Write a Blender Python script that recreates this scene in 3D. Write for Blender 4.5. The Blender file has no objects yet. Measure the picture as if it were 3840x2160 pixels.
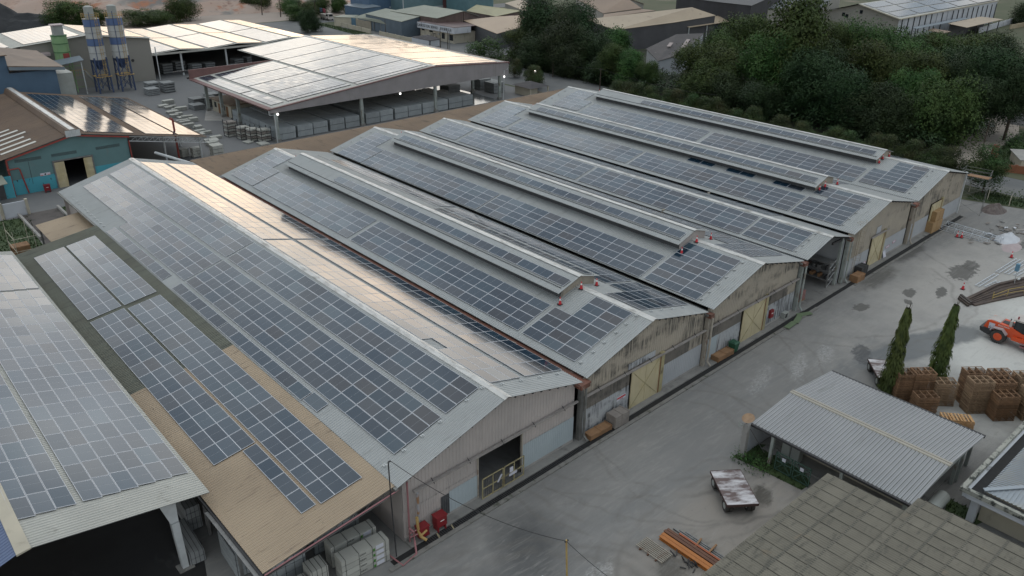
import bpy, math, random
from mathutils import Vector, Matrix, Euler, noise
R = random.Random(11)
S = bpy.context.scene
C = S.collection
SK = 0.034          # the yard's buildings are a little out of square: y = v + SK*x
PI = math.pi

# ------------------------------------------------------------------ materials
MATS = {}
def _n(nt, t, **kw):
    n = nt.nodes.new(t)
    for k, v in kw.items(): setattr(n, k, v)
    return n
def mixrgb(nt, fac, a, b, mode='MIX'):
    m = _n(nt, 'ShaderNodeMix', data_type='RGBA', blend_type=mode)
    for i, val in ((0, fac), (6, a), (7, b)):
        if hasattr(val, 'is_output') or isinstance(val, bpy.types.NodeSocket): nt.links.new(val, m.inputs[i])
        elif i == 0: m.inputs[0].default_value = val
        else: m.inputs[i].default_value = (*val, 1) if len(val) == 3 else val
    return m.outputs[2]
def mathn(nt, op, a, b=None, clamp=False):
    m = _n(nt, 'ShaderNodeMath', operation=op, use_clamp=clamp)
    for i, val in ((0, a), (1, b)):
        if val is None: continue
        if isinstance(val, bpy.types.NodeSocket): nt.links.new(val, m.inputs[i])
        else: m.inputs[i].default_value = val
    return m.outputs[0]
def coords(nt, stretch=(1,1,1), local=False):
    mp = _n(nt, 'ShaderNodeMapping')
    mp.inputs['Scale'].default_value = stretch
    if local:
        tc = _n(nt, 'ShaderNodeTexCoord'); nt.links.new(tc.outputs['Object'], mp.inputs[0])
    else:
        g = _n(nt, 'ShaderNodeNewGeometry'); nt.links.new(g.outputs['Position'], mp.inputs[0])
    return mp.outputs[0]
def noisen(nt, vec, scale, detail=4, rough=.55, dist=0):
    n = _n(nt, 'ShaderNodeTexNoise'); nt.links.new(vec, n.inputs['Vector'])
    n.inputs['Scale'].default_value = scale; n.inputs['Detail'].default_value = detail
    n.inputs['Roughness'].default_value = rough; n.inputs['Distortion'].default_value = dist
    return n.outputs['Fac']
def ramp(nt, fac, lo, hi):
    m = _n(nt, 'ShaderNodeMapRange'); m.clamp = True
    nt.links.new(fac, m.inputs[0]); m.inputs[1].default_value = lo; m.inputs[2].default_value = hi
    return m.outputs[0]
def mat(name, c1, c2=None, scale=.6, rough=.6, metal=0., bump=0., bscale=8, stretch=(1,1,1), dirt=None, rnd=0., local=False, emit=None, spec=.5, ior=1.5, layers=()):
    """c1/c2 mottled by noise; dirt=(colour, scale, lo, hi, stretch); layers=more dirt; rnd=brightness spread between copies"""
    if name in MATS: return MATS[name]
    m = bpy.data.materials.new(name); m.use_nodes = True; nt = m.node_tree
    b = nt.nodes['Principled BSDF']
    c2 = c2 or tuple(x*.8 for x in c1)
    col = mixrgb(nt, ramp(nt, noisen(nt, coords(nt, stretch, local), scale, 5), .3, .7), c1, c2)
    for d in ([dirt] if dirt else []) + list(layers):
        dc, ds, lo, hi, st = d
        f = ramp(nt, noisen(nt, coords(nt, st, local), ds, 5, .6), lo, hi)
        col = mixrgb(nt, f, col, dc)
    if rnd:
        oi = _n(nt, 'ShaderNodeObjectInfo')
        hv = _n(nt, 'ShaderNodeHueSaturation')
        nt.links.new(mathn(nt, 'ADD', mathn(nt, 'MULTIPLY', oi.outputs['Random'], 2*rnd), 1-rnd), hv.inputs['Value'])
        nt.links.new(col, hv.inputs['Color']); col = hv.outputs[0]
    nt.links.new(col, b.inputs['Base Color'])
    b.inputs['Roughness'].default_value = rough; b.inputs['Metallic'].default_value = metal
    b.inputs['Specular IOR Level'].default_value = spec; b.inputs['IOR'].default_value = ior
    if bump:
        bp = _n(nt, 'ShaderNodeBump'); bp.inputs['Strength'].default_value = bump; bp.inputs['Distance'].default_value = .05
        nt.links.new(noisen(nt, coords(nt, stretch, local), bscale, 6), bp.inputs['Height'])
        nt.links.new(bp.outputs[0], b.inputs['Normal'])
    if emit:
        b.inputs['Emission Color'].default_value = (*emit[0], 1); b.inputs['Emission Strength'].default_value = emit[1]
    MATS[name] = m; return m

SEAM = mat('grey_painted_rib_shade', (.06,.065,.06), (.10,.105,.10), .5, .7)  # dark flank beside each rib: rib shade painted into the sheet colour
RIBSHADET = mat('brown_painted_rib_shade', (.10,.072,.048), (.16,.12,.085), .5, .8)
RIBSHADEG = mat('green_painted_rib_shade', (.04,.045,.035), (.06,.065,.05), .5, .8)
METAL = mat('zinc_roof_sheet', (.37,.385,.38), (.32,.335,.33), .35, .45, .15, dirt=((.16,.165,.15), .9, .58, .85, (.25,3,1)), layers=[((.36,.38,.38), .2, .5, .8, (1,1,1))])
def streaky(name, c1, c2, black, lo, hi):
    m = bpy.data.materials.new(name); m.use_nodes = True; nt = m.node_tree; p = nt.nodes['Principled BSDF']
    col = mixrgb(nt, ramp(nt, noisen(nt, coords(nt), .5, 5), .3, .7), c1, c2)
    st = ramp(nt, noisen(nt, coords(nt, (3.2,3.2,.22)), 1.3, 4, .6), .40, .58)
    area = ramp(nt, noisen(nt, coords(nt, (.3,.3,.5)), .9, 4, .6), lo, hi)
    col = mixrgb(nt, mathn(nt, 'MULTIPLY', mathn(nt, 'MULTIPLY', st, area), .8), col, black)
    col = mixrgb(nt, mathn(nt, 'MULTIPLY', ramp(nt, noisen(nt, coords(nt, (2,2,.3)), 3, 3), .55, .7), .3), col, tuple(x*.6 for x in c1))
    nt.links.new(col, p.inputs['Base Color']); p.inputs['Roughness'].default_value = .75; MATS[name] = m; return m
METALD = mat('aged_roof_sheet', (.24,.25,.24), (.19,.2,.185), .3, .5, .2, dirt=((.11,.11,.095), 1.2, .52, .8, (.2,3,1)))
CAP = mat('ridge_flashing', (.56,.56,.54), (.46,.46,.44), .8, .45, .2, dirt=((.2,.19,.17), 2.2, .5, .75, (1,.3,1)))
TAN = mat('tan_roof_sheet', (.39,.305,.21), (.31,.24,.165), .18, .55, 0, dirt=((.12,.085,.06), 1.1, .6, .8, (.3,1.6,1)), layers=[((.05,.04,.035), 2.5, .66, .78, (1,1,1))])
GREENR = mat('green_grey_roof_sheet', (.12,.13,.10), (.095,.095,.07), .3, .6, 0, dirt=((.05,.055,.045), 1.2, .5, .75, (.3,2,1)))
BROWNR = mat('brown_roof_sheet', (.15,.10,.065), (.105,.07,.048), .15, .6, 0, dirt=((.05,.035,.025), .8, .55, .8, (.3,1.5,1)))
CONNR = mat('brown_link_roof_sheet', (.235,.165,.105), (.17,.12,.08), .15, .6, 0, dirt=((.06,.045,.035), 1.0, .56, .8, (1.5,.3,1)))
ASB = mat('fibre_cement_sheet', (.185,.175,.135), (.135,.128,.10), .5, .9, 0, dirt=((.045,.043,.036), .8, .5, .75, (.7,1.2,1)), layers=[((.27,.2,.13), .5, .64, .8, (1,1,1))], rnd=.0)
WHITER = mat('pale_roof_sheet', (.42,.42,.38), (.34,.34,.31), .3, .5, .1, dirt=((.2,.2,.17), 1., .6, .8, (1,1,1)))
MAROON = mat('maroon_flashing', (.17,.085,.08), (.12,.065,.06), 1, .6)
RUST = mat('rusty_gutter', (.19,.075,.05), (.10,.05,.035), 1.5, .8, 0, dirt=((.30,.26,.22), 2, .6, .7, (1,.4,1)))
GUTTER = mat('grey_gutter', (.2,.2,.19), (.12,.12,.11), 1.5, .6, .2)
WALLP = mat('pinkish_wall_sheet', (.43,.385,.36), (.36,.33,.31), .3, .7, 0, dirt=((.2,.18,.165), 1.2, .6, .85, (2,2,.2)))
WALLB = streaky('stained_beige_wall_sheet', (.37,.325,.26), (.31,.28,.23), (.032,.032,.03), .45, .57)
WALLB2 = streaky('worn_beige_wall_sheet', (.37,.33,.265), (.31,.28,.235), (.10,.095,.085), .55, .68)
WALLG = streaky('pale_lower_wall_sheet', (.40,.415,.42), (.33,.345,.36), (.022,.022,.026), .40, .50)
WALLG2 = mat('clean_lower_wall_sheet', (.38,.395,.41), (.33,.345,.36), .5, .7, 0, dirt=((.12,.12,.12), 1, .64, .8, (2,2,.2)))
WALLLB = mat('light_blue_wall_patch', (.37,.42,.44), (.31,.36,.38), .4, .7)
DARKSH = mat('dark_wall_interior_shade', (.075,.08,.085), (.05,.052,.055), 2, .7)
YELD = mat('pale_yellow_door_sheet', (.50,.44,.28), (.42,.365,.235), .6, .6, 0, dirt=((.36,.29,.14), .8, .5, .8, (1,1,.4)))
YELF = mat('yellow_door_frame', (.38,.33,.18), (.28,.25,.15), 1, .6, 0, dirt=((.12,.09,.05), 2, .55, .7, (1,1,.4)))
RUSTD = mat('rusty_brown_door_edge', (.25,.12,.05), (.16,.08,.04), 2, .8)
STEEL = mat('grey_steel', (.22,.22,.215), (.15,.15,.145), 2, .55, .3)
STEELD = mat('dark_steel', (.05,.05,.052), (.03,.03,.032), 2, .6, .2)
WPAINT = mat('white_painted_steel', (.50,.52,.52), (.40,.42,.42), 1.5, .5, 0, dirt=((.2,.17,.14), 2, .6, .75, (1,1,.3)))
PILAST = mat('grey_green_column', (.33,.36,.335), (.24,.265,.25), 1., .7, 0, dirt=((.16,.12,.08), 2, .55, .7, (1,1,.4)))
RUSTW = mat('rust_stained_column', (.36,.33,.28), (.3,.27,.22), 1.5, .75, 0, dirt=((.16,.09,.06), 2, .58, .7, (1,1,.5)))
CONC = mat('concrete', (.24,.235,.22), (.18,.175,.165), .7, .9, 0, .3, 6, dirt=((.09,.09,.085), .8, .55, .75, (1,1,1)))
CONCL = mat('pale_concrete', (.33,.32,.30), (.26,.25,.235), .7, .9, 0, .3, 6, dirt=((.13,.125,.12), .8, .58, .8, (1,1,1)))
KERB = mat('kerb_concrete', (.21,.205,.19), (.15,.145,.135), 1.2, .95, 0, .5, 5, dirt=((.06,.065,.045), 1.5, .55, .7, (1,1,1)))
DARK = mat('dark_drain', (.012,.012,.012), (.02,.02,.02), 2, .9)
BLOCK = mat('aerated_block_grey', (.31,.335,.34), (.26,.28,.285), .8, .85, 0, .2, 4, rnd=.13, local=True)
BLOCKL = mat('board_pack_pale', (.40,.40,.36), (.34,.34,.31), .8, .85, 0, rnd=.1, local=True)
BLOCKD = mat('block_pack_weathered', (.25,.26,.26), (.18,.19,.19), .8, .9, 0, .2, 4, rnd=.2, local=True)
STRAP = mat('black_strap', (.015,.015,.018), None, 1, .5)
GREENTAG = mat('green_tag', (.05,.22,.02), None, 1, .5)
PAPER = mat('white_paper_label', (.55,.56,.62), (.5,.5,.55), 2, .7)
INK = mat('black_ink', (.02,.02,.02), None, 1, .7)
WHITEINK = mat('white_lettering', (.75,.74,.7), None, 1, .6)
BLUEW = mat('dark_blue_wall_sheet', (.07,.125,.19), (.055,.10,.155), .4, .65)
TEAL = mat('teal_wall_sheet', (.12,.22,.225), (.10,.185,.19), .3, .7, 0, dirt=((.16,.17,.16), .5, .62, .8, (1,1,.6)))
CYANW = mat('cyan_painted_wall', (.07,.33,.40), (.055,.28,.35), .4, .7, 0, dirt=((.03,.05,.05), 2, .62, .7, (1,1,.5)))
REDP = mat('dull_red_paint', (.28,.05,.04), (.2,.04,.03), 1.2, .6)
REDBOX = mat('dark_red_cabinet_paint', (.22,.015,.02), (.17,.012,.016), 1.2, .45)
PINKP = mat('faded_pink_pipe', (.32,.14,.15), (.25,.12,.12), 1.5, .6)
YPIPE = mat('yellow_pipe_paint', (.45,.33,.12), (.33,.2,.07), 1.2, .6)
CREAM = mat('cream_render', (.46,.42,.33), (.38,.35,.28), .4, .85, 0, dirt=((.22,.2,.16), .8, .58, .8, (1,1,.4)))
WHITEW = mat('white_wall', (.50,.52,.55), (.42,.44,.47), .3, .8, 0, dirt=((.12,.12,.12), .6, .6, .75, (1,1,.25)))
GREYW = mat('grey_clad_wall', (.275,.265,.235), (.25,.24,.215), .2, .75)
GREYDW = mat('dark_grey_wall', (.075,.075,.08), (.05,.05,.055), .2, .8)
RUSTYW = mat('rusty_old_wall', (.13,.095,.085), (.08,.055,.05), .5, .85, 0, dirt=((.2,.17,.14), .5, .58, .7, (1,1,.2)))
WOOD = mat('pallet_wood', (.24,.135,.068), (.15,.085,.046), 1.2, .8, rnd=.25, local=True)
WOODL = mat('new_pallet_wood', (.55,.33,.15), (.45,.26,.12), 1.2, .8, rnd=.1, local=True)
WOODG = mat('weathered_pallet_wood', (.28,.19,.11), (.2,.13,.08), 1.2, .8, rnd=.1, local=True)
PLY = mat('plywood', (.36,.235,.115), (.30,.19,.09), .9, .7, local=True)
CRATEW = mat('crate_wood', (.30,.17,.085), (.2,.115,.06), 1.4, .8, local=True)
WOODGREY = mat('grey_timber', (.26,.235,.21), (.19,.17,.155), 1.4, .85, local=True)
ORANGE = mat('orange_paint', (.66,.085,.02), (.56,.075,.02), .8, .42)
ORANGEB = mat('orange_beam_paint', (.42,.15,.03), (.33,.12,.028), 1., .6)
BROWNB = mat('red_brown_beam', (.15,.07,.04), (.11,.05,.03), 1., .7)
TYRE = mat('tyre_rubber', (.06,.055,.05), (.03,.03,.028), 2, .9)
BLKP = mat('black_plastic', (.018,.018,.02), None, 2, .4)
GLASS = mat('dark_glass', (.02,.025,.03), None, 2, .08, 0)
DUSTW = mat('dusty_white_paint', (.46,.42,.39), (.38,.35,.32), 1, .6)
CONE = mat('cone_red', (.55,.03,.04), (.45,.025,.03), 1, .5)
CONEW = mat('cone_white_band', (.75,.72,.7), None, 1, .5)
RED2 = mat('bright_red_paint', (.5,.03,.03), None, 1, .5)
BLUE = mat('silo_blue', (.075,.125,.27), (.09,.14,.25), .7, .55, 0, dirt=((.25,.27,.3), .8, .6, .8, (1,1,.3)))
SILOW = mat('silo_white', (.45,.46,.45), (.38,.38,.36), .7, .55, 0, dirt=((.33,.27,.19), .8, .58, .8, (1,1,.3)))
SILOG = mat('silo_green', (.22,.36,.17), (.18,.3,.15), .7, .6, 0, dirt=((.15,.12,.06), .8, .55, .75, (1,1,.3)))
SILOGR = mat('filter_grey', (.32,.34,.32), (.26,.27,.25), .7, .6)
BLUEST = mat('dark_blue_steel', (.045,.075,.16), (.03,.05,.11), 1, .6)
COAL = mat('dark_aggregate', (.028,.03,.033), (.018,.02,.022), .3, .95, 0, .8, 3)
TRAILW = mat('scraped_steel_deck', (.11,.075,.07), (.09,.06,.055), .8, .38, .2, dirt=((.52,.51,.52), .9, .42, .60, (1.6,.55,1)), local=True)
TRAILE = mat('dark_red_chassis', (.07,.035,.03), (.05,.028,.025), 1, .7, dirt=((.3,.22,.12), 2, .7, .75, (1,1,1)), local=True)
GALV = mat('galvanised_ladder', (.62,.66,.70), (.52,.56,.6), 1, .4, .3)
SHEET = mat('white_plastic_sheet', (.52,.54,.57), (.42,.44,.47), .7, .5)
BRICKRED = mat('pinkish_bricks', (.32,.17,.15), (.22,.12,.11), 3, .9)
TREADY = mat('yellow_rail_paint', (.45,.33,.09), (.33,.24,.07), 1, .6)
TIN = mat('blue_grey_roof', (.17,.21,.24), (.13,.16,.185), .3, .5, .1)
OLIVR = mat('olive_grey_roof', (.225,.24,.195), (.18,.195,.155), .2, .6, 0, dirt=((.12,.125,.10), .6, .6, .8, (1,1,1)))
YELR = mat('yellow_green_roof', (.33,.31,.185), (.28,.26,.16), .2, .6)
TANR2 = mat('pale_tan_roof', (.37,.30,.215), (.31,.25,.18), .12, .6, 0, dirt=((.2,.16,.12), .5, .6, .8, (1,1,1)))
BRNR2 = mat('old_brown_roof', (.24,.175,.125), (.2,.145,.105), .12, .7)
OLDR = mat('sooty_old_roof', (.055,.05,.052), (.035,.033,.035), .5, .8, 0, dirt=((.14,.12,.11), .8, .62, .75, (1,1,1)))
SKYL = mat('roof_skylight', (.50,.50,.46), (.42,.42,.38), .5, .5)
BARK = mat('bark', (.07,.052,.038), (.04,.03,.022), 3, .9)
LAMPM = mat('lit_lamp', (1,1,1), None, 1, .5, emit=((1,.97,.9), 1.8))
PINKSH = mat('faded_pink_sheet', (.40,.33,.33), (.34,.28,.28), 1, .7)
TERRA = mat('terracotta_wall', (.25,.10,.05), (.19,.075,.04), .6, .85)
WIRE = mat('black_cable', (.012,.012,.012), None, 1, .5)
CANVAS = mat('dark_tarp', (.05,.05,.05), (.10,.10,.10), 1.5, .7)
BILLB = mat('blue_billboard', (.08,.16,.33), None, 1, .6)
BILLR = mat('pink_billboard', (.42,.08,.12), None, 1, .6)

def foliage(name, a, b, c):
    if name in MATS: return MATS[name]
    m = bpy.data.materials.new(name); m.use_nodes = True; nt = m.node_tree; p = nt.nodes['Principled BSDF']
    at = _n(nt, 'ShaderNodeAttribute', attribute_name='tint')
    oi = _n(nt, 'ShaderNodeObjectInfo')
    col = mixrgb(nt, at.outputs['Fac'], a, b)
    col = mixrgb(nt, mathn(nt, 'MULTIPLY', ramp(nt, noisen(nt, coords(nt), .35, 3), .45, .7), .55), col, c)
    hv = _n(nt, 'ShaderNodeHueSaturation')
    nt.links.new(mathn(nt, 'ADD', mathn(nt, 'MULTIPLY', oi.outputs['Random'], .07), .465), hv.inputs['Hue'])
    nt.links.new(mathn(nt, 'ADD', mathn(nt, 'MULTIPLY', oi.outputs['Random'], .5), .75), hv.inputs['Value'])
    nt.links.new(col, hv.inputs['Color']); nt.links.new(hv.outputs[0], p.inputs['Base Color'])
    p.inputs['Roughness'].default_value = .65; p.inputs['Specular IOR Level'].default_value = .25
    MATS[name] = m; return m
LEAF = foliage('tree_leaves', (.010,.024,.007), (.050,.092,.020), (.075,.102,.024))
LEAFD = foliage('dark_tree_leaves', (.006,.016,.006), (.024,.048,.014), (.036,.060,.018))
LEAFY = foliage('mast_tree_leaves', (.014,.034,.009), (.085,.115,.024), (.06,.095,.022))
LEAFS = foliage('clipped_shrub_leaves', (.012,.026,.008), (.042,.075,.018), (.08,.065,.022))
GRASSM = mat('grass_blades', (.022,.046,.012), (.042,.066,.018), .5, .8)

def panel_glass(name, dark, mid, brown, pale, ior, rough):
    m = bpy.data.materials.new(name); m.use_nodes = True; nt = m.node_tree; p = nt.nodes['Principled BSDF']
    oi = _n(nt, 'ShaderNodeObjectInfo'); at = _n(nt, 'ShaderNodeAttribute', attribute_name='rnd')
    r = mathn(nt, 'FRACT', mathn(nt, 'ADD', oi.outputs['Random'], at.outputs['Fac']))
    cr = _n(nt, 'ShaderNodeValToRGB'); cr.color_ramp.interpolation = 'LINEAR'
    e = cr.color_ramp.elements; e[0].position = 0; e[0].color = (*dark, 1); e[1].position = 1; e[1].color = (*pale, 1)
    x = e.new(.42); x.color = (*mid, 1); x = e.new(.7); x.color = (*brown, 1); x = e.new(.86); x.color = (*mid, 1)
    nt.links.new(r, cr.inputs[0]); nt.links.new(cr.outputs[0], p.inputs['Base Color'])
    p.inputs['Roughness'].default_value = rough; p.inputs['IOR'].default_value = ior
    rn = _n(nt, 'ShaderNodeTexWhiteNoise', noise_dimensions='1D'); nt.links.new(r, rn.inputs['W'])
    nt.links.new(mathn(nt, 'ADD', .40, mathn(nt, 'MULTIPLY', rn.outputs['Value'], .18)), p.inputs['Specular IOR Level'])
    MATS[name] = m; return m
PV = panel_glass('solar_cell_glass', (.006,.019,.036), (.010,.031,.053), (.027,.030,.037), (.026,.053,.074), 1.72, .11)
PVFRAME = mat('panel_frame', (.48,.50,.53), (.42,.44,.47), 1, .45, .1)
PVLINE = mat('panel_midline', (.26,.28,.31), None, 1, .4)

# ------------------------------------------------------------------ mesh builder
class MB:
    def __init__(s, skew=False): s.v = []; s.f = []; s.m = []; s.mats = []; s.skew = skew; s.att = None
    def mi(s, m):
        if m not in s.mats: s.mats.append(m)
        return s.mats.index(m)
    def poly(s, pts, m, a=None):
        b = len(s.v); s.v += [tuple(p) for p in pts]; s.f.append(tuple(range(b, b+len(pts)))); s.m.append(s.mi(m))
        if a is not None:
            if s.att is None: s.att = {}
            s.att[len(s.f)-1] = a
    def hexa(s, p, m):   # 8 corners: bottom 0-3 ccw, top 4-7
        b = len(s.v); s.v += [tuple(q) for q in p]; k = s.mi(m)
        for q in ((3,2,1,0),(4,5,6,7),(0,1,5,4),(1,2,6,5),(2,3,7,6),(3,0,4,7)): s.f.append(tuple(b+i for i in q)); s.m.append(k)
    def box(s, x0, x1, y0, y1, z0, z1, m):
        s.hexa([(x0,y0,z0),(x1,y0,z0),(x1,y1,z0),(x0,y1,z0),(x0,y0,z1),(x1,y0,z1),(x1,y1,z1),(x0,y1,z1)], m)
    def beam(s, a, b, w, h, m, up=(0,0,1)):
        a = Vector(a); b = Vector(b); d = (b-a).normalized(); u = Vector(up)
        if abs(d.dot(u)) > .99: u = Vector((0,1,0))
        r = d.cross(u).normalized()*w/2; t = r.cross(d).normalized()*h/2
        s.hexa([a-r-t, a+r-t, b+r-t, b-r-t, a-r+t, a+r+t, b+r+t, b-r+t], m)
    def tube(s, pts, r, m, n=8, caps=True):
        pts = [Vector(p) for p in pts]; rr = r if isinstance(r, (list, tuple)) else [r]*len(pts)
        base = len(s.v); k = s.mi(m)
        for i, p in enumerate(pts):
            d = (pts[min(i+1, len(pts)-1)]-pts[max(i-1, 0)]).normalized()
            u = Vector((0,0,1)) if abs(d.z) < .9 else Vector((1,0,0))
            a = d.cross(u).normalized(); c = a.cross(d).normalized()
            for j in range(n):
                t = 2*PI*j/n; s.v.append(tuple(p+(a*math.cos(t)+c*math.sin(t))*rr[i]))
        for i in range(len(pts)-1):
            for j in range(n):
                q = base+i*n; s.f.append((q+j, q+(j+1)%n, q+n+(j+1)%n, q+n+j)); s.m.append(k)
        if caps:
            s.f.append(tuple(base+j for j in reversed(range(n)))); s.m.append(k)
            s.f.append(tuple(base+(len(pts)-1)*n+j for j in range(n))); s.m.append(k)
    def cyl(s, x, y, z0, z1, r0, r1, m, n=20): s.tube([(x,y,z0),(x,y,z1)], [r0, r1], m, n)
    def prism(s, outline, y0, y1, m):      # outline in (x,z), extruded along y
        n = len(outline); b = len(s.v); k = s.mi(m)
        s.v += [(x, y0, z) for x, z in outline]+[(x, y1, z) for x, z in outline]
        s.f.append(tuple(b+i for i in range(n))); s.m.append(k)
        s.f.append(tuple(b+n+i for i in reversed(range(n)))); s.m.append(k)
        for i in range(n):
            j = (i+1) % n; s.f.append((b+i, b+n+i, b+n+j, b+j)); s.m.append(k)
    def ribbed(s, x0, z0, x1, z1, v0, v1, m, pitch=.25, h=.045, under=None):
        """corrugated roofing between line x0,z0 and x1,z1, ribs running down the slope"""
        n = max(1, int((v1-v0)/pitch)); p = (v1-v0)/n; k = s.mi(m); prof = []; dk = {'zinc_roof_sheet':SEAM, 'light_grey_roof_sheet':SEAM, 'tan_roof_sheet':RIBSHADET, 'brown_link_roof_sheet':RIBSHADET, 'green_grey_roof_sheet':RIBSHADEG, 'pale_roof_sheet':SEAM if pitch < .3 else None}.get(m.name); sd = dk is not None; kd = s.mi(dk) if sd else k  # SEAM and RIBSHADE*: rib shade painted on the flanks
        for i in range(n):
            a = v0+i*p; prof += [(a, 0), (a+p*.14, 0), (a+p*.60, 0), (a+p*.70, h), (a+p*.90, h)]
        prof.append((v1, 0)); b = len(s.v)
        for v, z in prof: s.v += [(x0, v, z0+z), (x1, v, z1+z)]
        for i in range(len(prof)-1):
            q = b+2*i; s.f.append((q, q+1, q+3, q+2) if x1 > x0 else (q, q+2, q+3, q+1)); s.m.append(kd if i % 5 in (0,4) and sd else k)
        s.poly([(x0,v0,z0-.02),(x0,v1,z0-.02),(x1,v1,z1-.02),(x1,v0,z1-.02)], under or m)
    def corrwall(s, x0, x1, ztop, z0, v, m, pitch=.3, d=.035, out=-1):
        """vertical profiled sheet facing -y between x0 and x1; ztop(x) its upper edge"""
        n = max(2, int((x1-x0)/pitch)); p = (x1-x0)/n; k = s.mi(m); pr = []
        for i in range(n):
            a = x0+i*p; pr += [(a, 0), (a+p*.5, 0), (a+p*.62, d*out), (a+p*.88, d*out)]
        pr.append((x1, 0)); b = len(s.v)
        for x, o in pr: s.v += [(x, v+o, z0(x) if callable(z0) else z0), (x, v+o, ztop(x) if callable(ztop) else ztop)]
        for i in range(len(pr)-1):
            q = b+2*i; s.f.append((q, q+2, q+3, q+1)); s.m.append(k)
    def build(s, name, parent=None, smooth=False):
        vs = [(x, y+SK*x, z) for x, y, z in s.v] if s.skew else s.v
        if parent is not None:
            L = parent.location
            if parent.parent: L = L + parent.parent.location
            if parent.rotation_euler.z == 0 or True: vs = [(x-L.x, y-L.y, z-L.z) for x, y, z in vs] if parent.get('abs', 1) else vs
        me = bpy.data.meshes.new(name); me.from_pydata(vs, [], s.f)
        for m in s.mats: me.materials.append(m)
        me.polygons.foreach_set('material_index', s.m)
        if smooth: me.polygons.foreach_set('use_smooth', [True]*len(s.f))
        if s.att:
            at = me.attributes.new(s.attname if hasattr(s, 'attname') else 'rnd', 'FLOAT', 'FACE')
            at.data.foreach_set('value', [s.att.get(i, 0.) for i in range(len(s.f))])
        me.update()
        o = bpy.data.objects.new(name, me); C.objects.link(o)
        if parent is not None: o.parent = parent
        return o
def tag(o, label, cat, group=None, kind=None):
    if label: o['label'] = label
    if cat: o['category'] = cat
    if group: o['group'] = group
    if kind: o['kind'] = kind
    return o
def thing(name, label, cat, loc=(0,0,0), group=None):
    o = bpy.data.objects.new(name, None); C.objects.link(o); o.location = loc; o.empty_display_size = .3
    return tag(o, label, cat, group)
def structure(o): o['kind'] = 'structure'; return o
def local_thing(name, label, cat, loc=(0,0,0), rz=0, group=None):
    """a thing whose parts are modelled at the origin and then moved"""
    o = thing(name, label, cat, (0,0,0), group); o['_l'] = (loc[0], loc[1], loc[2], rz); return o
def settle(o):
    l = o['_l']; o.location = l[:3]; o.rotation_euler = (0,0,l[3]); del o['_l']; return o
def dup(root, loc, rz=0, label=None, scale=None, group=None):
    r = root.copy(); C.objects.link(r); r.location = loc; r.rotation_euler = (0,0,rz)
    if scale is not None: r.scale = scale if not isinstance(scale, (int, float)) else (scale,)*3
    if label: r['label'] = label
    if group: r['group'] = group
    for ch in list(root.children):
        c = ch.copy(); C.objects.link(c); c.parent = r
        for g in list(ch.children):
            d = g.copy(); C.objects.link(d); d.parent = c
    return r
def text_on(parent, name, body, size, mtx, m, ext=.01, sx=1):
    cu = bpy.data.curves.new(name, 'FONT'); cu.body = body; cu.size = size; cu.extrude = ext; cu.align_x = 'CENTER'; cu.align_y = 'CENTER'
    ob = bpy.data.objects.new(name, cu); C.objects.link(ob)
    dg = bpy.context.evaluated_depsgraph_get(); me = bpy.data.meshes.new_from_object(ob.evaluated_get(dg)); bpy.data.objects.remove(ob)
    me.materials.clear(); me.materials.append(m)
    for v in me.vertices: v.co.x *= sx
    o = bpy.data.objects.new(name, me); C.objects.link(o)
    o.parent = parent; o.matrix_local = mtx; return o
def facing(x, y, z, rz=0, tilt=PI/2):   # text standing upright facing -y rotated rz
    return Matrix.Translation((x,y,z)) @ Euler((tilt,0,rz)).to_matrix().to_4x4()

# ------------------------------------------------------------------ camera, world, sun
cam = bpy.data.cameras.new('camera'); co = bpy.data.objects.new('camera', cam); C.objects.link(co)
F = Vector((0.602231, 0.674626, -0.426835)); U = None
yaw, pitch, roll = 0.728765049820774, 0.4409832275829838, 0.012052364944682448
cy, sy, cp, sp = math.cos(yaw), math.sin(yaw), math.cos(pitch), math.sin(pitch)
F = Vector((cp*sy, cp*cy, -sp)); r0 = Vector((cy, -sy, 0)); u0 = r0.cross(F)
rv = math.cos(roll)*r0+math.sin(roll)*u0; uv = -math.sin(roll)*r0+math.cos(roll)*u0
mw = Matrix(((rv.x, uv.x, -F.x, -16.983767554484228), (rv.y, uv.y, -F.y, -36.02073299699535), (rv.z, uv.z, -F.z, 40.0), (0,0,0,1)))
co.matrix_world = mw; cam.sensor_width = 36; cam.lens = 2024.2010982/2576*36; cam.clip_end = 6000; cam.clip_start = .5
S.camera = co

w = bpy.data.worlds.new('World'); S.world = w; w.use_nodes = True; nt = w.node_tree
bg = nt.nodes['Background']
SUN_EL, SUN_AZ = math.radians(14), math.radians(27)     # azimuth from +y towards +x
sky = _n(nt, 'ShaderNodeTexSky', sky_type='NISHITA'); sky.sun_disc = False
sky.sun_elevation = SUN_EL; sky.sun_rotation = SUN_AZ; sky.altitude = 50; sky.dust_density = 3
g = _n(nt, 'ShaderNodeTexCoord')
sep = _n(nt, 'ShaderNodeSeparateXYZ'); nt.links.new(g.outputs['Generated'], sep.inputs[0])
el = sep.outputs['Z']
def vramp(stops):
    cr = _n(nt, 'ShaderNodeValToRGB'); e = cr.color_ramp.elements
    e[0].position, e[0].color = stops[0][0], (*stops[0][1], 1); e[1].position, e[1].color = stops[-1][0], (*stops[-1][1], 1)
    for p, c in stops[1:-1]: x = e.new(p); x.color = (*c, 1)
    nt.links.new(el, cr.inputs[0]); return cr.outputs[0]
bright = vramp([(0, (2.1,1.50,1.10)), (.10, (1.85,1.48,1.18)), (.2, (1.58,1.56,1.52)), (.34, (1.24,1.36,1.50)), (.46, (.78,.95,1.12)), (.60, (.38,.51,.66)), (.76, (.42,.50,.60)), (.88, (1.15,1.17,1.18)), (1, (1.5,1.5,1.48))])
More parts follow.
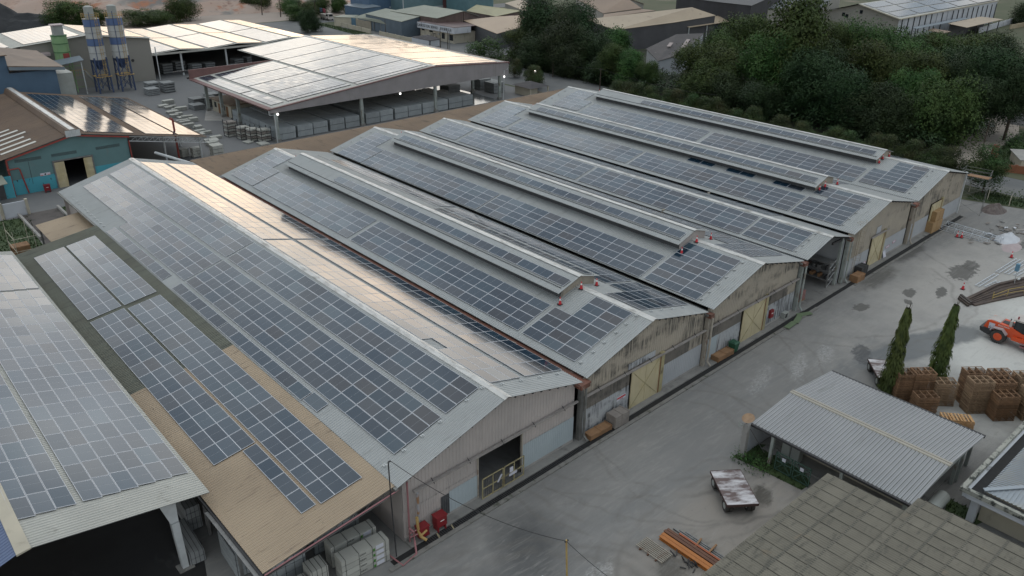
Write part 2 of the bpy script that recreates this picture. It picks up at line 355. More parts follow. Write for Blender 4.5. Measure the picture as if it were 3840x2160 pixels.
dim = vramp([(0, (.86,.86,.86)), (.3, (.86,.87,.88)), (.5, (.56,.63,.70)), (.76, (.42,.50,.60)), (.88, (1.15,1.17,1.18)), (1, (1.5,1.5,1.48))])
mp = _n(nt, 'ShaderNodeMapping'); mp.inputs['Scale'].default_value = (1.6,1.6,4.); nt.links.new(g.outputs['Generated'], mp.inputs[0])
cl = noisen(nt, mp.outputs[0], 3.2, 6, .56, .5)
cl2 = noisen(nt, mp.outputs[0], 4.5, 5, .6, .3)
hz = _n(nt, 'ShaderNodeVectorMath', operation='MULTIPLY'); nt.links.new(g.outputs['Generated'], hz.inputs[0]); hz.inputs[1].default_value = (1,1,0)
hn = _n(nt, 'ShaderNodeVectorMath', operation='NORMALIZE'); nt.links.new(hz.outputs[0], hn.inputs[0])
vd = _n(nt, 'ShaderNodeVectorMath', operation='DOT_PRODUCT'); nt.links.new(hn.outputs[0], vd.inputs[0])
vd.inputs[1].default_value = (math.sin(SUN_AZ), math.cos(SUN_AZ), 0)
side = ramp(nt, mathn(nt, 'ADD', vd.outputs['Value'], mathn(nt, 'MULTIPLY', mathn(nt, 'SUBTRACT', cl, .5), .16)), .88, 1.0)
col = mixrgb(nt, side, dim, bright)
col = mixrgb(nt, 1., col, mixrgb(nt, ramp(nt, cl, .38, .62), (.80,.93,1.06), (1.14,1.07,.98)), 'MULTIPLY')
cloud = mathn(nt, 'ADD', .60, mathn(nt, 'MULTIPLY', ramp(nt, cl, .36, .64), .78))
cloud = mathn(nt, 'ADD', cloud, mathn(nt, 'MULTIPLY', mathn(nt, 'SUBTRACT', cl2, .5), 1.3))
mul = _n(nt, 'ShaderNodeVectorMath', operation='SCALE'); nt.links.new(col, mul.inputs[0]); nt.links.new(cloud, mul.inputs['Scale'])
ns = _n(nt, 'ShaderNodeVectorMath', operation='SCALE'); nt.links.new(sky.outputs[0], ns.inputs[0]); ns.inputs['Scale'].default_value = .05
add = _n(nt, 'ShaderNodeVectorMath', operation='ADD')
m2 = _n(nt, 'ShaderNodeVectorMath', operation='SCALE'); nt.links.new(mul.outputs[0], m2.inputs[0]); m2.inputs['Scale'].default_value = 8.3
nt.links.new(m2.outputs[0], add.inputs[0]); nt.links.new(ns.outputs[0], add.inputs[1])
nt.links.new(add.outputs[0], bg.inputs['Color']); bg.inputs['Strength'].default_value = .12
sun = bpy.data.lights.new('sun', 'SUN'); so = bpy.data.objects.new('sun', sun); C.objects.link(so)
sun.energy = .5; sun.angle = math.radians(85); sun.color = (1,.88,.74)
sd = Vector((math.sin(SUN_AZ)*math.cos(SUN_EL), math.cos(SUN_AZ)*math.cos(SUN_EL), math.sin(SUN_EL)))
so.rotation_euler = sd.to_track_quat('Z', 'Y').to_euler()
S.view_settings.view_transform = 'Standard'; S.view_settings.look = 'None'; S.view_settings.exposure = .05; S.view_settings.gamma = 1
# ------------------------------------------------------------------ ground
def ell(nt, cx, cy, rx, ry, rot=0, soft=.35, amp=.7, sc=.5):
    g = _n(nt, 'ShaderNodeNewGeometry')
    a = _n(nt, 'ShaderNodeVectorMath', operation='SUBTRACT'); nt.links.new(g.outputs['Position'], a.inputs[0]); a.inputs[1].default_value = (cx, cy, 0)
    r = _n(nt, 'ShaderNodeVectorRotate', rotation_type='Z_AXIS'); nt.links.new(a.outputs[0], r.inputs[0]); r.inputs['Angle'].default_value = -rot
    s = _n(nt, 'ShaderNodeVectorMath', operation='MULTIPLY'); nt.links.new(r.outputs[0], s.inputs[0]); s.inputs[1].default_value = (1/rx, 1/ry, 0)
    l = _n(nt, 'ShaderNodeVectorMath', operation='LENGTH'); nt.links.new(s.outputs[0], l.inputs[0])
    nz = noisen(nt, coords(nt), sc, 6, .65)
    v = mathn(nt, 'ADD', l.outputs['Value'], mathn(nt, 'MULTIPLY', mathn(nt, 'SUBTRACT', nz, .5), amp*2))
    return mathn(nt, 'SUBTRACT', 1, ramp(nt, v, 1-soft, 1), True)
def yard_material():
    m = bpy.data.materials.new('dusty_concrete_yard'); m.use_nodes = True; nt = m.node_tree; p = nt.nodes['Principled BSDF']
    c = coords(nt)
    col = mixrgb(nt, ramp(nt, noisen(nt, c, .09, 6, .6), .35, .65), (.218,.214,.204), (.183,.181,.175))
    # wheel-polished lanes along the front of the sheds
    col = mixrgb(nt, mathn(nt, 'MULTIPLY', ramp(nt, noisen(nt, coords(nt, (.05,.8,1)), .8, 5, .6, .2), .45, .7), .5), col, (.155,.16,.16))
    col = mixrgb(nt, mathn(nt, 'MULTIPLY', ramp(nt, noisen(nt, coords(nt, (.15,.6,1)), 1.6, 6, .65, 1.2), .5, .75), .4), col, (.29,.285,.27))
    fine = ramp(nt, noisen(nt, coords(nt, (.7,1.5,1)), 4.0, 6, .72, 1.0), .42, .72)
    def powder(msk, colr, k=1.): lay(mathn(nt, 'MULTIPLY', msk, fine), colr, k)
    def lay(msk, colr, k=1.):
        nonlocal col
        col = mixrgb(nt, mathn(nt, 'MULTIPLY', msk, k), col, colr)
    lay(ell(nt, 24, -13, 15, 5.5, .05, .6, .5, .25), (.27,.245,.215), .75)       # brownish dirt by the parked trailer
    lay(ell(nt, 80, -17, 33, 11.5, .05, .5, .45, .12), (.50,.50,.47), .95)      # pale rock dust round the loader
    lay(ell(nt, 82, -6, 30, 8.5, .0, .7, .6, .2), (.36,.345,.32), .8)
    lay(ell(nt, 62, -10, 12, 2.2, -.25, .3, .5, .3), (.12,.13,.135), .8)        # wet tracks
    lay(ell(nt, 56, -7, 2.3, 1.0, .5, .25, .9, 1.0), (.085,.087,.09), .9)
    for x, y, a, b, r in ((74,-3.6,1.5,.7,.2),(71.5,-4.6,.7,.5,.5),(66,-1.8,1.5,.8,0),(85,-5.2,3.2,1.6,.1),(77,-6,1.9,.6,.3),(88,-5,2,1.,.2),(100,-6.5,1.6,1.4,0),(103,-7,1.4,1,.2)):
        lay(ell(nt, x, y, a, b, r, .2, .9, 1.3), (.095,.092,.085), .85)
    lay(ell(nt, 75, .8, 6, 1.5, .03, .5, .6, .5), (.09,.088,.08), .8)
    lay(ell(nt, 86, 2.0, 6, 1.3, .03, .5, .6, .5), (.075,.072,.068), .8)
    lay(ell(nt, 12.8, -4.8, 3.4, 4.6, -.5, .7, .45, .4), (.075,.077,.078), .85)  # black tyre dust at the open door
    lay(ell(nt, 9, -7.5, 3.2, 4., -.2, .8, .6, .5), (.10,.102,.103), .7)
    powder(ell(nt, 49, -4.2, 3.5, 1., .5, .5, .8, .8), (.46,.46,.455), .7)         # spilled powder
    powder(ell(nt, 53, -4.6, 3.2, 1.0, .3, .5, .8, .8), (.46,.46,.455), .7)
    powder(ell(nt, 44, -3.2, 4, .9, .3, .5, .8, .9), (.42,.42,.415), .6)
    powder(ell(nt, 14.5, -9.8, 1.7, .7, .1, .4, .7, 1.), (.46,.46,.45), .8)
    powder(ell(nt, 12.5, -11, 3, .9, .3, .4, .8, 1.), (.42,.42,.41), .6)
    lay(ell(nt, 100, -5.5, 3.2, 1.1, .1, .3, .7, .8), (.44,.38,.38), .8)
    lay(ell(nt, 18, -13, 2.2, 1.2, .6, .5, .7, 1.), (.09,.085,.075), .8)
    lay(ell(nt, 29.6, -12.6, 1.5, .9, .6, .4, .7, 1.2), (.07,.065,.055), .85)  # trailer's cast shadow painted into the yard colour
    lay(ell(nt, 20.5, -13, 2.4, 1.6, .3, .5, .7, 1.), (.12,.11,.095), .6)
    lay(mathn(nt, 'MULTIPLY', ramp(nt, noisen(nt, c, .6, 6, .75), .56, .66), ramp(nt, noisen(nt, c, .07, 2), .45, .6)), (.155,.15,.14), .45)
    # sweeping tyre marks
    g = _n(nt, 'ShaderNodeNewGeometry')
    for cx, cy_, r_, w_ in ((28,-1.5,11.5,.25),(28.6,-1.2,13.4,.22),(36,9,19,.2),(36,9,20.8,.2),(24,-22,14,.22),(24,-22,15.7,.22),(70,8,17,.25),(70,8,19,.25),(31,-6,8.8,.2),(6,-14,10.5,.4),(5.4,-14.6,12.4,.35),(30,-4,6.5,.2),(33,0,15,.2)):
        a = _n(nt, 'ShaderNodeVectorMath', operation='DISTANCE'); wob = _n(nt, 'ShaderNodeVectorMath', operation='MULTIPLY'); nt.links.new(g.outputs['Position'], wob.inputs[0]); wob.inputs[1].default_value = (1,1,0)
        nt.links.new(wob.outputs[0], a.inputs[0]); a.inputs[1].default_value = (cx, cy_, 0)
        dd = mathn(nt, 'ABSOLUTE', mathn(nt, 'SUBTRACT', mathn(nt, 'ADD', a.outputs['Value'], mathn(nt, 'MULTIPLY', noisen(nt, c, .25, 3), 2.2)), r_+1.1))
        lay(mathn(nt, 'MULTIPLY', mathn(nt, 'SUBTRACT', 1, ramp(nt, dd, 0, w_*1.3)), ramp(nt, noisen(nt, c, .35, 4), .36, .55)), (.14,.132,.12), .42)
    lay(mathn(nt, 'MULTIPLY', ramp(nt, noisen(nt, c, 2.5, 5, .7), .62, .72), .6), (.11,.11,.105), .6)
    lay(ramp(nt, noisen(nt, c, 9, 3, .7), .68, .8), (.38,.38,.37), .4)
    lay(mathn(nt, 'MULTIPLY', ramp(nt, noisen(nt, coords(nt, (.22,1.3,1)), 2.2, 6, .7, .8), .5, .72), ramp(nt, noisen(nt, c, .12, 3), .4, .6)), (.31,.30,.28), .45)
    lay(mathn(nt, 'MULTIPLY', ramp(nt, noisen(nt, coords(nt, (.12,1.6,1)), 3.0, 6, .7, .5), .55, .75), ramp(nt, noisen(nt, c, .17, 3), .45, .6)), (.15,.148,.14), .4)
    # darker northern apron between the halls
    sp = _n(nt, 'ShaderNodeSeparateXYZ'); nt.links.new(g.outputs['Position'], sp.inputs[0])
    lay(ramp(nt, sp.outputs['Y'], 84, 96), (.125,.13,.135), .75)
    nt.links.new(col, p.inputs['Base Color']); p.inputs['Roughness'].default_value = .88; p.inputs['Specular IOR Level'].default_value = .3
    bp = _n(nt, 'ShaderNodeBump'); bp.inputs['Strength'].default_value = .4; bp.inputs['Distance'].default_value = .08
    nt.links.new(noisen(nt, c, 3, 7, .7), bp.inputs['Height']); nt.links.new(bp.outputs[0], p.inputs['Normal'])
    return m
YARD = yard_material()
EARTH = mat('bare_earth_and_grass', (.085,.085,.05), (.045,.062,.025), .05, .95, 0, .3, 3, dirt=((.16,.135,.10), .03, .55, .68, (1,1,1)))
ASPH = mat('worn_asphalt', (.13,.135,.135), (.10,.104,.105), .3, .9, 0, .2, 6, dirt=((.17,.17,.16), .15, .5, .8, (1,.3,1)))
GRAVEL = mat('pale_gravel', (.33,.29,.25), (.27,.235,.20), .3, .95, 0, .3, 5)
PINKEARTH = mat('quarry_cut_earth', (.36,.25,.195), (.34,.29,.25), .05, .95, 0, .8, .5, dirt=((.17,.165,.155), .05, .54, .64, (1,1,2.5)), layers=[((.32,.15,.09), .12, .54, .64, (1,1,1.5)), ((.22,.14,.11), .35, .55, .7, (1,1,.4))])

def sheet(name, pts, z, m, kind='structure', **kw):
    b = MB(); b.poly([(x, y, z) for x, y in pts], m); o = b.build(name); o['kind'] = kind
    return o
sheet('ground', [(-2500,-2500),(2500,-2500),(2500,2500),(-2500,2500)], -.03, EARTH)
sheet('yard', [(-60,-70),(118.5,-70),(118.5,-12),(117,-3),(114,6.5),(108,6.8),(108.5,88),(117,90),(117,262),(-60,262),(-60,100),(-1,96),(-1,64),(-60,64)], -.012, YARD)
sheet('road', [(121.5,-80),(131.5,-80),(132.5,60),(136,110),(137.5,216),(137.5,250),(260,250),(260,262),(131,262),(118,262),(118,110),(122.5,60)], -.008, ASPH)
sheet('gravel_lot', [(131.6,14),(143,12.5),(149,14),(166,16),(184,22),(190,34),(172,32),(160,25),(147,20),(138,20),(132.2,21)], -.004, GRAVEL)
sheet('path', [(139.5,150),(200,150),(200,236),(139.5,236)], -.016, ASPH)
for nm, pts in (('verge', [(108.6,8),(120.6,6),(121.4,88),(108.8,87)]), ('verge', [(114.2,6.4),(117.2,-3),(118.8,-12),(121.3,-30),(121.3,5.9)]), ('verge', [(132,-30),(180,-30),(180,9),(148,12),(132.3,11.7)])):
    sheet(nm, pts, -.006, EARTH)
# grass: real blades on a low mat
def grass(name, label, pts, dens=16, h=.28, seed=1, z=0):
    r = random.Random(seed); b = MB(); xs = [p[0] for p in pts]; ys = [p[1] for p in pts]
    def inside(x, y):
        c = False; n = len(pts)
        for i in range(n):
            x1, y1 = pts[i]; x2, y2 = pts[(i+1) % n]
            if (y1 > y) != (y2 > y) and x < (x2-x1)*(y-y1)/(y2-y1)+x1: c = not c
        return c
    b.poly([(x, y, z+.02) for x, y in pts], GRASSM)
    area = (max(xs)-min(xs))*(max(ys)-min(ys))
    for i in range(min(9000, int(area*dens))):
        x = r.uniform(min(xs), max(xs)); y = r.uniform(min(ys), max(ys))
        if not inside(x, y): continue
        a = r.uniform(0, 6.28); wd = r.uniform(.05, .14); hh = h*r.uniform(.4, 1.1)
        dx, dy = math.cos(a)*wd, math.sin(a)*wd; lx, ly = r.uniform(-.12,.12), r.uniform(-.12,.12)
        b.poly([(x-dx,y-dy,z), (x+dx,y+dy,z), (x+lx,y+ly,z+hh)], GRASSM)
    o = b.build(name); tag(o, label, 'grass', None, 'stuff'); return o
grass('grass', 'green lawn beside the blue and teal shed, left of the link roofs', [(-9,66),(1.6,70),(1.9,80),(3.1,88.5),(-2,89.5),(-9,91)], 14, .3, 1)
grass('grass', 'small grass patch between the ramp kerb and the first silver roof', [(6.6,79.8),(7.2,90),(9,90),(9.2,79)], 16, .3, 2)
grass('grass', 'green grass strip behind the scaffold tower at the right edge', [(114.8,6.2),(118,-4),(120,-14),(121,-14),(121,6)], 14, .5, 3)
sheet('forest_floor', [(134,16),(137,150),(150,152),(215,120),(262,84),(262,20),(200,10),(190,36),(170,34),(146,20)], -.001, mat('leaf_litter', (.03,.034,.018), (.018,.022,.012), .3, .95))
grass('grass', 'rough yellowish grass beside the gravel lot', [(133,13),(142,12.4),(149,13.6),(160,15),(160,2),(133,9)], 10, .6, 4)
grass('grass', 'dark grass under the open shed with the grey roof', [(31.9,-8.4),(35,-8.7),(36.5,-10.6),(33.6,-14.3),(32.4,-14.2),(32.2,-10.8)], 30, .22, 5)
grass('grass', 'dark grass corner between the grey-roofed shed and the white parapet building', [(33.5,-21.9),(40,-21.8),(40,-25),(36.5,-24)], 25, .3, 6)
grass('grass', 'long verge of weeds along the far boundary wall', [(133.6,216),(138.6,216),(139.2,247),(136,247)], 12, .4, 7)

# ------------------------------------------------------------------ factory sheds along the yard
BAY = {  # x left eave, z, x ridge, z, x right eave, z, v front, v back
 1: (5.54,5.56,15.39,8.24,23.56,6.10,.02,78.9),
 2: (24.5,5.88,33.03,8.21,41.57,6.00,.40,70.7),
 3: (42.0,6.20,50.42,8.45,59.12,6.20,.22,70.8),
 4: (59.7,6.15,65.05,7.46,70.0,6.13,.20,71.6),
 5: (70.3,6.35,79.26,8.40,88.0,6.30,.05,71.6),
 6: (89.0,6.05,98.03,8.26,106.8,6.20,.30,73.4)}
ORD = {1:'first and nearest', 2:'second', 3:'third', 4:'fourth and narrowest', 5:'fifth', 6:'sixth and farthest'}
FEAT = {1:'long silver shed, nearest of the six, with open black doorway', 2:'silver shed, second of the row, with raised vent roof and yellow door',
 3:'silver shed, third of the row, raised vent roof and yellow door beside a green bin', 4:'narrow silver shed, fourth of the row, with an open storage bay',
 5:'silver shed, fifth of the row, with caged ladder beside its yellow door', 6:'silver shed, farthest of the six, next to the scaffold tower'}
DOOR = {1:(13.1,17.5,3.85), 2:(30.6,35.1,3.95), 3:(48.3,52.9,3.9), 5:(77.1,80.9,3.95), 6:(95.3,99.2,4.0)}
WV = .78
for k, (x0,z0,xr,zr,x1,z1,vf,vb) in BAY.items():
    T = thing('factory_shed', FEAT[k], 'factory shed', (xr, SK*xr, 0), 'silver roofed sheds side by side')
    for (a, za, b_, zb) in ((x0,z0,xr-.02,zr), (xr+.02,zr,x1,z1)):
        b = MB(True); b.ribbed(a, za, b_, zb, vf, vb, METAL); b.build('roof', T)
    b = MB(True)
    s1 = (zr-z0)/(xr-x0); s2 = (z1-zr)/(x1-xr)
    for sgn, s in ((-1, -s1), (1, s2)):
        xe = xr+sgn*.34; ze = zr+s*.34
        n = 40; L = vb-vf+.1
        for i in range(n):
            ya = vf-.06+L*i/n; yb = vf-.06+L*(i+1)/n-.012
            b.poly([(xr,ya,zr+.10),(xr,yb,zr+.10),(xe,yb,ze+.075),(xe,ya,ze+.075)] if sgn > 0 else [(xr,yb,zr+.10),(xr,ya,zr+.10),(xe,ya,ze+.075),(xe,yb,ze+.075)], CAP)
            b.poly([(xe,ya,ze+.075),(xe,yb,ze+.075),(xe,yb,ze+.01),(xe,ya,ze+.01)], CAP)
    b.build('ridge_cap', T)
    zt = lambda x: (z0+(x-x0)*s1 if x < xr else zr+(x-xr)*s2)-.06
    wl, wr = x0+.75, x1-.1
    if k > 1: wl = x0-.1
    up = {1:WALLP,2:WALLB,3:WALLB,5:WALLB2,6:WALLB}.get(k)
    if k != 4:
        dl, dr, dz = DOOR[k]
        b = MB(True)
        b.corrwall(wl, dl, zt, 2.5, WV, up); b.corrwall(dr, wr, zt, 2.5, WV, up)
        b.corrwall(dl, dr, zt, dz, WV+.01, up)
        b.build('upper_wall', T)
        lo = {1:(WALLP,WALLLB),2:(WALLG,WALLG2),3:(WALLG,WALLG),5:(WALLG2,WALLG2),6:(WALLG2,WALLG2)}[k]
        for a_, b2, m_ in ((wl, dl, lo[0]), (dr, wr, lo[1])):
            b = MB(True); b.corrwall(a_, b2, 2.56, .32, WV-.05, m_, .22 if k == 1 else .28, .02); b.box(a_, b2, WV-.09, WV+.1, 0, .32, CONCL); b.build('lower_wall', T)
        if k == 1:
            b = MB(True); b.corrwall(9.55, 10.3, 2.1, .33, WV-.1, DARKSH, .16, .03); b.build('wall_patch', T)
            b = MB(True); b.corrwall(10.32, 12.98, lambda x: 2.2+(x-10.3)*.02, .33, WV-.085, WALLLB, .3, .015); b.build('wall_patch', T)
        if k in (2, 3):
            MIDW = streaky('dark_weathered_wall_band', (.20,.18,.155), (.13,.12,.105), (.03,.03,.028), .42, .55) if 'dark_weathered_wall_band' not in MATS else MATS['dark_weathered_wall_band']
            for xa, xb in ((wl+.2, dl-.1), (dr+.15, min(wr, dr+4.2))):
                b = MB(True); b.corrwall(xa, xb, 3.98, 2.57, WV-.04, MIDW, .2, .03); b.build('middle_wall', T)
        if k == 2:
            b = MB(True); b.corrwall(30.2, 34.0, 4.75, 4.15, WV-.07, WALLG, .3, .02); b.build('wall_patch', T)
        if k == 5:
            b = MB(True); b.box(78.3, 79.5, WV-.08, WV-.05, 4.05, 5.0, WALLG2); b.build('wall_patch', T)
        if k == 3:
            b = MB(True); b.box(42.5, 44.1, WV-.09, WV-.055, .35, 2.6, WALLLB); b.build('wall_patch', T)
        # door
        if k == 1:
            D = MB(True)
            for xa in (dl-.12, dr): D.box(xa, xa+.12, WV-.12, WV+.06, 0, dz+.1, RUSTW)
            D.box(dl, dr, WV-.12, WV+.06, dz, dz+.12, RUSTW); D.build('door_frame', T)
            for s in (0, 1):
                xa, xb = (dl+.05, 15.28) if s == 0 else (15.34, dr-.05)
                g_ = MB(True)
                for zz in (.12, 1.0, 1.88): g_.box(xa, xb, .30, .36, zz, zz+.07, YELF)
                for i in range(3): xx = xa+(xb-xa-.07)*i/2; g_.box(xx, xx+.07, .295, .365, .06, 1.95, YELF)
                for i in range(9): xx = xa+.1+(xb-xa-.2)*i/9; g_.box(xx, xx+.02, .32, .34, .12, 1.9, STEELD)
                gt = g_.build('gate', T)
                if s: 
                    q = MB(True); q.box(15.9, 16.25, .26, .29, 1.15, 1.6, PAPER); q.build('notice', gt)
                    q = MB(True); q.box(15.85, 16.65, .26, .29, .82, 1.05, PAPER); q.build('notice', gt)
                else:
                    q = MB(True); q.hexa([(14.6,.26,.95),(14.75,.26,.9),(14.75,.29,.9),(14.6,.29,.95),(15.0,.26,1.5),(15.15,.26,1.45),(15.15,.29,1.45),(15.0,.29,1.5)], PAPER); q.build('notice', gt)
        else:
            D = MB(True); D.box(dl, dr-.5, WV-.24, WV-.18, .08, dz, YELD)
            for xx in (dl+.02, (dl+dr-.5)/2, dr-.62): D.box(xx, xx+.09, WV-.265, WV-.24, .08, dz, YELD)
            for a_, b2 in (((dl+.1,.2), ((dl+dr-.5)/2, dz/2)), (((dl+dr-.5)/2, dz/2), (dr-.6, .2)), ((dl+.1,dz-.1),((dl+dr-.5)/2, dz/2)), (((dl+dr-.5)/2, dz/2),(dr-.6,dz-.1))):
                D.beam((a_[0], WV-.25, a_[1]), (b2[0], WV-.25, b2[1]), .03, .06, YELF)
            dd = D.build('sliding_door', T)
            q = MB(True); q.box(dr-.5, dr-.38, WV-.27, WV-.02, .05, dz, RUSTD); q.build('door_edge', dd)
            q = MB(True); q.box(dr-.36, dr+.1, WV-.3, WV-.02, 0, dz+.25, YELF); q.build('door_post', T)
        # door track across the front
        ra, rb = (7.1, x1) if k == 1 else (x0, x1)
        b = MB(True); b.box(ra if k in (1,2,3) else dl-.5, rb if k in (1,2,3) else dr+.6, WV-.4, WV-.2, 4.02, 4.15, mat('worn_track_paint', (.3,.28,.26), (.22,.2,.19), 1.5, .7))
        for i in range(5 if k in (1,2,3) else 0):
            xx = ra+(rb-ra)*(i+.5)/5; b.beam((xx, WV-.1, 4.3), (xx, WV-.5, 4.02), .04, .05, STEELD)
        if k in (1,2,3,5): b.build('door_track', T)
    else:
        b = MB(True); b.corrwall(x1-3.4, x1-.2, zt, 2.5, 7.5, WALLB2); b.build('upper_wall', T)
        b = MB(True); b.box(x1-.45, x1-.3, .8, 14, 0, 6.0, WALLG2); b.build('side_wall', T)
        b = MB(True); b.box(x0+.1, x0+.2, .8, 20, 0, 6.0, WALLG2); b.build('side_wall', T)
        b = MB(True); b.box(x0, x1, 20, 20.15, 0, 6.4, WALLB2); b.build('inner_wall', T)
        b = MB(True); b.beam((x1-3.3, .9, 5.9), (x1-.3, .9, 5.85), .2, .25, STEELD); b.beam((x1-.9,.9,0),(x1-.9,.9,6),.22,.3,PILAST); b.build('door_frame', T)
    # back and side walls
    b = MB(True); b.corrwall(x0+.3, x1-.3, zt, 0, vb-.5, up or WALLB2, .4, .04, 1)
    b.build('back_wall', T)
    if k == 1:
        b = MB(True); b.box(6.28, 6.36, WV, vb-.5, 0, 5.7, WALLP); b.build('side_wall', T)
    if k == 6:
        b = MB(True); b.box(x1-.5, x1-.4, WV, vb-.5, 0, 6.1, WALLB); b.build('side_wall', T)
        b = MB(True); b.box(x1-.2, x1+.02, WV-.25, WV, 0, 6.3, WPAINT); b.build('corner_post', T)
    # purlin ends under the verge
    b = MB(True)
    for i in range(1, 9):
        for xa, za, xb, zb in ((x0,z0,xr,zr), (xr,zr,x1,z1)):
            t = i/9; xx = xa+(xb-xa)*t; zz = za+(zb-za)*t-.13; b.box(xx-.06, xx+.06, vf+.12, WV, zz-.08, zz+.06, STEELD)
    b.build('purlin_ends', T)
    # valley gutter, hopper and downpipe on the right
    if k < 6:
        xn = BAY[k+1][0]; zg = min(z1, BAY[k+1][1])-.22
        b = MB(True); b.box(x1-.25, xn+.25, min(vf,BAY[k+1][6])+.15, min(vb, BAY[k+1][7])-.3, zg-.2, zg-.02, RUST if k in (1,) else GUTTER); b.build('valley_gutter', T)
        b = MB(True); b.box(x1-.05, xn+.1, .1, WV-.1, zg-.4, zg+.02, RUST); b.build('gutter_outlet', T)
        b = MB(True); m_ = {1:GUTTER,2:RUSTW,3:PILAST,4:PILAST,5:RUSTW}[k]
        xm = (x1+xn)/2; b.box(xm-.16, xm+.16, .38, WV, .1, zg-.3, m_); b.build('column', T)
        b = MB(True); b.tube([(xm+.1,.12,zg-.4),(xm+.1,.12,.7),(xm+.25,-.15,.25)], .11, m_, 8); b.build('downpipe', T)
    else:
        b = MB(True); b.box(x1-.05, x1+.2, vf, vb, z1-.2, z1-.04, GUTTER); b.build('gutter', T)
    if k == 1:
        b = MB(True); b.box(x0-.2, x0+.03, vf, vb, z0-.2, z0-.03, GUTTER); b.build('gutter', T)
        b = MB(True); b.tube([(7.3,.35,4.0),(7.3,.35,3.2),(7.3,.35,1.6)], .1, mat('rust_streaked_pipe', (.33,.33,.34), (.25,.25,.26), 1, .6, 0, dirt=((.27,.15,.08), 1.2, .5, .56, (1,1,1))), 10); b.build('downpipe', T)
        b = MB(True); b.tube([(6.6,.5,5.2),(6.55,.45,0)], .07, PINKP, 8); b.build('downpipe', T)
    # raised vent roof (monitor)
    if k in (2,3,5,6):
        mf, mb_ = {2:(9.3,62.6),3:(8.7,62.4),5:(8.6,63.1),6:(9.2,64.2)}[k]; zm = zr+1.02
        q = MB(True); q.ribbed(xr-2.95, zm-.88, xr-.02, zm, mf, mb_, METAL, .25); q.build('vent_roof', T)
        q = MB(True); q.ribbed(xr+.02, zm, xr+2.75, zm-.8, mf, mb_, METAL, .25); q.build('vent_roof', T)
        q = MB(True)
        for xx in (xr-2.3, xr+2.2): q.box(xx, xx+.05, mf+.35, mb_-.35, zr-.8, zm-.6, DARKSH)
        q.build('vent_side', T)
        for vv in (mf+.3, mb_-.35):
            q = MB(True); q.corrwall(xr-2.35, xr+2.25, lambda x: zm-.05-abs(x-xr)*.295, lambda x: zr-.02-abs(x-xr)*.26, vv, WALLB2 if k != 3 else WALLP, .2, .02); q.build('vent_gable', T)
        q = MB(True)
        for sgn in (-1, 1): q.poly([(xr,mf-.04,zm+.08),(xr+sgn*.28,mf-.04,zm+.02),(xr+sgn*.28,mb_+.04,zm+.02),(xr,mb_+.04,zm+.08)][::sgn], CAP)
        q.build('vent_ridge_cap', T)

# ------------------------------------------------------------------ solar panels
PW, PL_, GX, GY = 1.06, 2.145, 1.04, 2.165
def panel_mesh():
    b = MB(); w2, l2, t = PW/2, PL_/2, .035; f = .03
    b.box(-w2, w2, -l2, l2, -t, 0, PVFRAME)
    b.f.pop(1); b.m.pop(1)                                    # open the top, then frame + glass
    for q in ([(-w2,-l2),(w2,-l2),(w2-f,-l2+f),(-w2+f,-l2+f)], [(w2,-l2),(w2,l2),(w2-f,l2-f),(w2-f,-l2+f)], [(w2,l2),(-w2,l2),(-w2+f,l2-f),(w2-f,l2-f)], [(-w2,l2),(-w2,-l2),(-w2+f,-l2+f),(-w2+f,l2-f)]):
        b.poly([(x,y,0) for x,y in q], PVFRAME)
    g = .007
    b.poly([(-w2+f,-l2+f,-.003),(w2-f,-l2+f,-.003),(w2-f,-g,-.003),(-w2+f,-g,-.003)], PV)
    b.poly([(-w2+f,g,-.003),(w2-f,g,-.003),(w2-f,l2-f,-.003),(-w2+f,l2-f,-.003)], PV)
    b.poly([(-w2+f,-g,-.003),(w2-f,-g,-.003),(w2-f,g,-.003),(-w2+f,g,-.003)], PVLINE)
    o = b.build('solar_panel'); me = o.data; bpy.data.objects.remove(o); return me
PMESH = panel_mesh()
def zat(k, x):
    x0,z0,xr,zr,x1,z1 = (BAYS(k))[:6]
    return z0+(x-x0)*(zr-z0)/(xr-x0) if x <= xr else zr+(x-xr)*(z1-zr)/(x1-xr)
def BAYS(k): return BAY[k]
NPAN = 0
def array(label, x, v, nx, ny, zf, slope, skip=(), group='solar arrays on the silver roofs', sk=SK, off=.13, gx=GX):
    """nx panels across the slope from x, ny rows back from v (unskewed); zf(x) roof height"""
    global NPAN
    if len(label.split()) > 16: label = label.replace('solar array', 'array').replace(' of the ', ' of ')
    T = thing('solar_array', label, 'solar array', (x, v+sk*x, zf(x)), group)
    ang = -math.atan(slope)
    for i in range(nx):
        for j in range(ny):
            if (i, j) in skip: continue
            cx = x+gx*(i+.5); cv = v+GY*(j+.5)
            o = bpy.data.objects.new('solar_panel', PMESH); C.objects.link(o); o.parent = T
            o.location = (cx-T.location.x, cv+sk*cx-T.location.y, zf(cx)+off-T.location.z)
            o.rotation_euler = (R.gauss(0,.0035), ang+R.gauss(0,.0035), 0); NPAN += 1
    return T
SL = {k: ((b[3]-b[1])/(b[2]-b[0]), (b[5]-b[3])/(b[4]-b[2])) for k, b in BAY.items()}
def arr(k, side, label, x, v, nx, ny, skip=()):
    return array(label, x, v, nx, ny, lambda xx, k=k: zat(k, xx), SL[k][0 if side == 'L' else 1], skip)
NM = {1:'nearest silver roof', 2:'second silver roof', 3:'third silver roof', 4:'narrow fourth silver roof', 5:'fifth silver roof', 6:'farthest silver roof'}
def A(k, side, where, x, v, nx, ny, skip=()):
    arr(k, side, f"{where} solar array on the {'near' if side == 'L' else 'far'} slope of the {NM[k]}".replace('eave of the solar array', 'eave, array'), x, v, nx, ny, skip)
A(1,'L','front lower', 7.03, 2.55, 4, 17); A(1,'L','front upper', 11.6, 2.55, 3, 17)
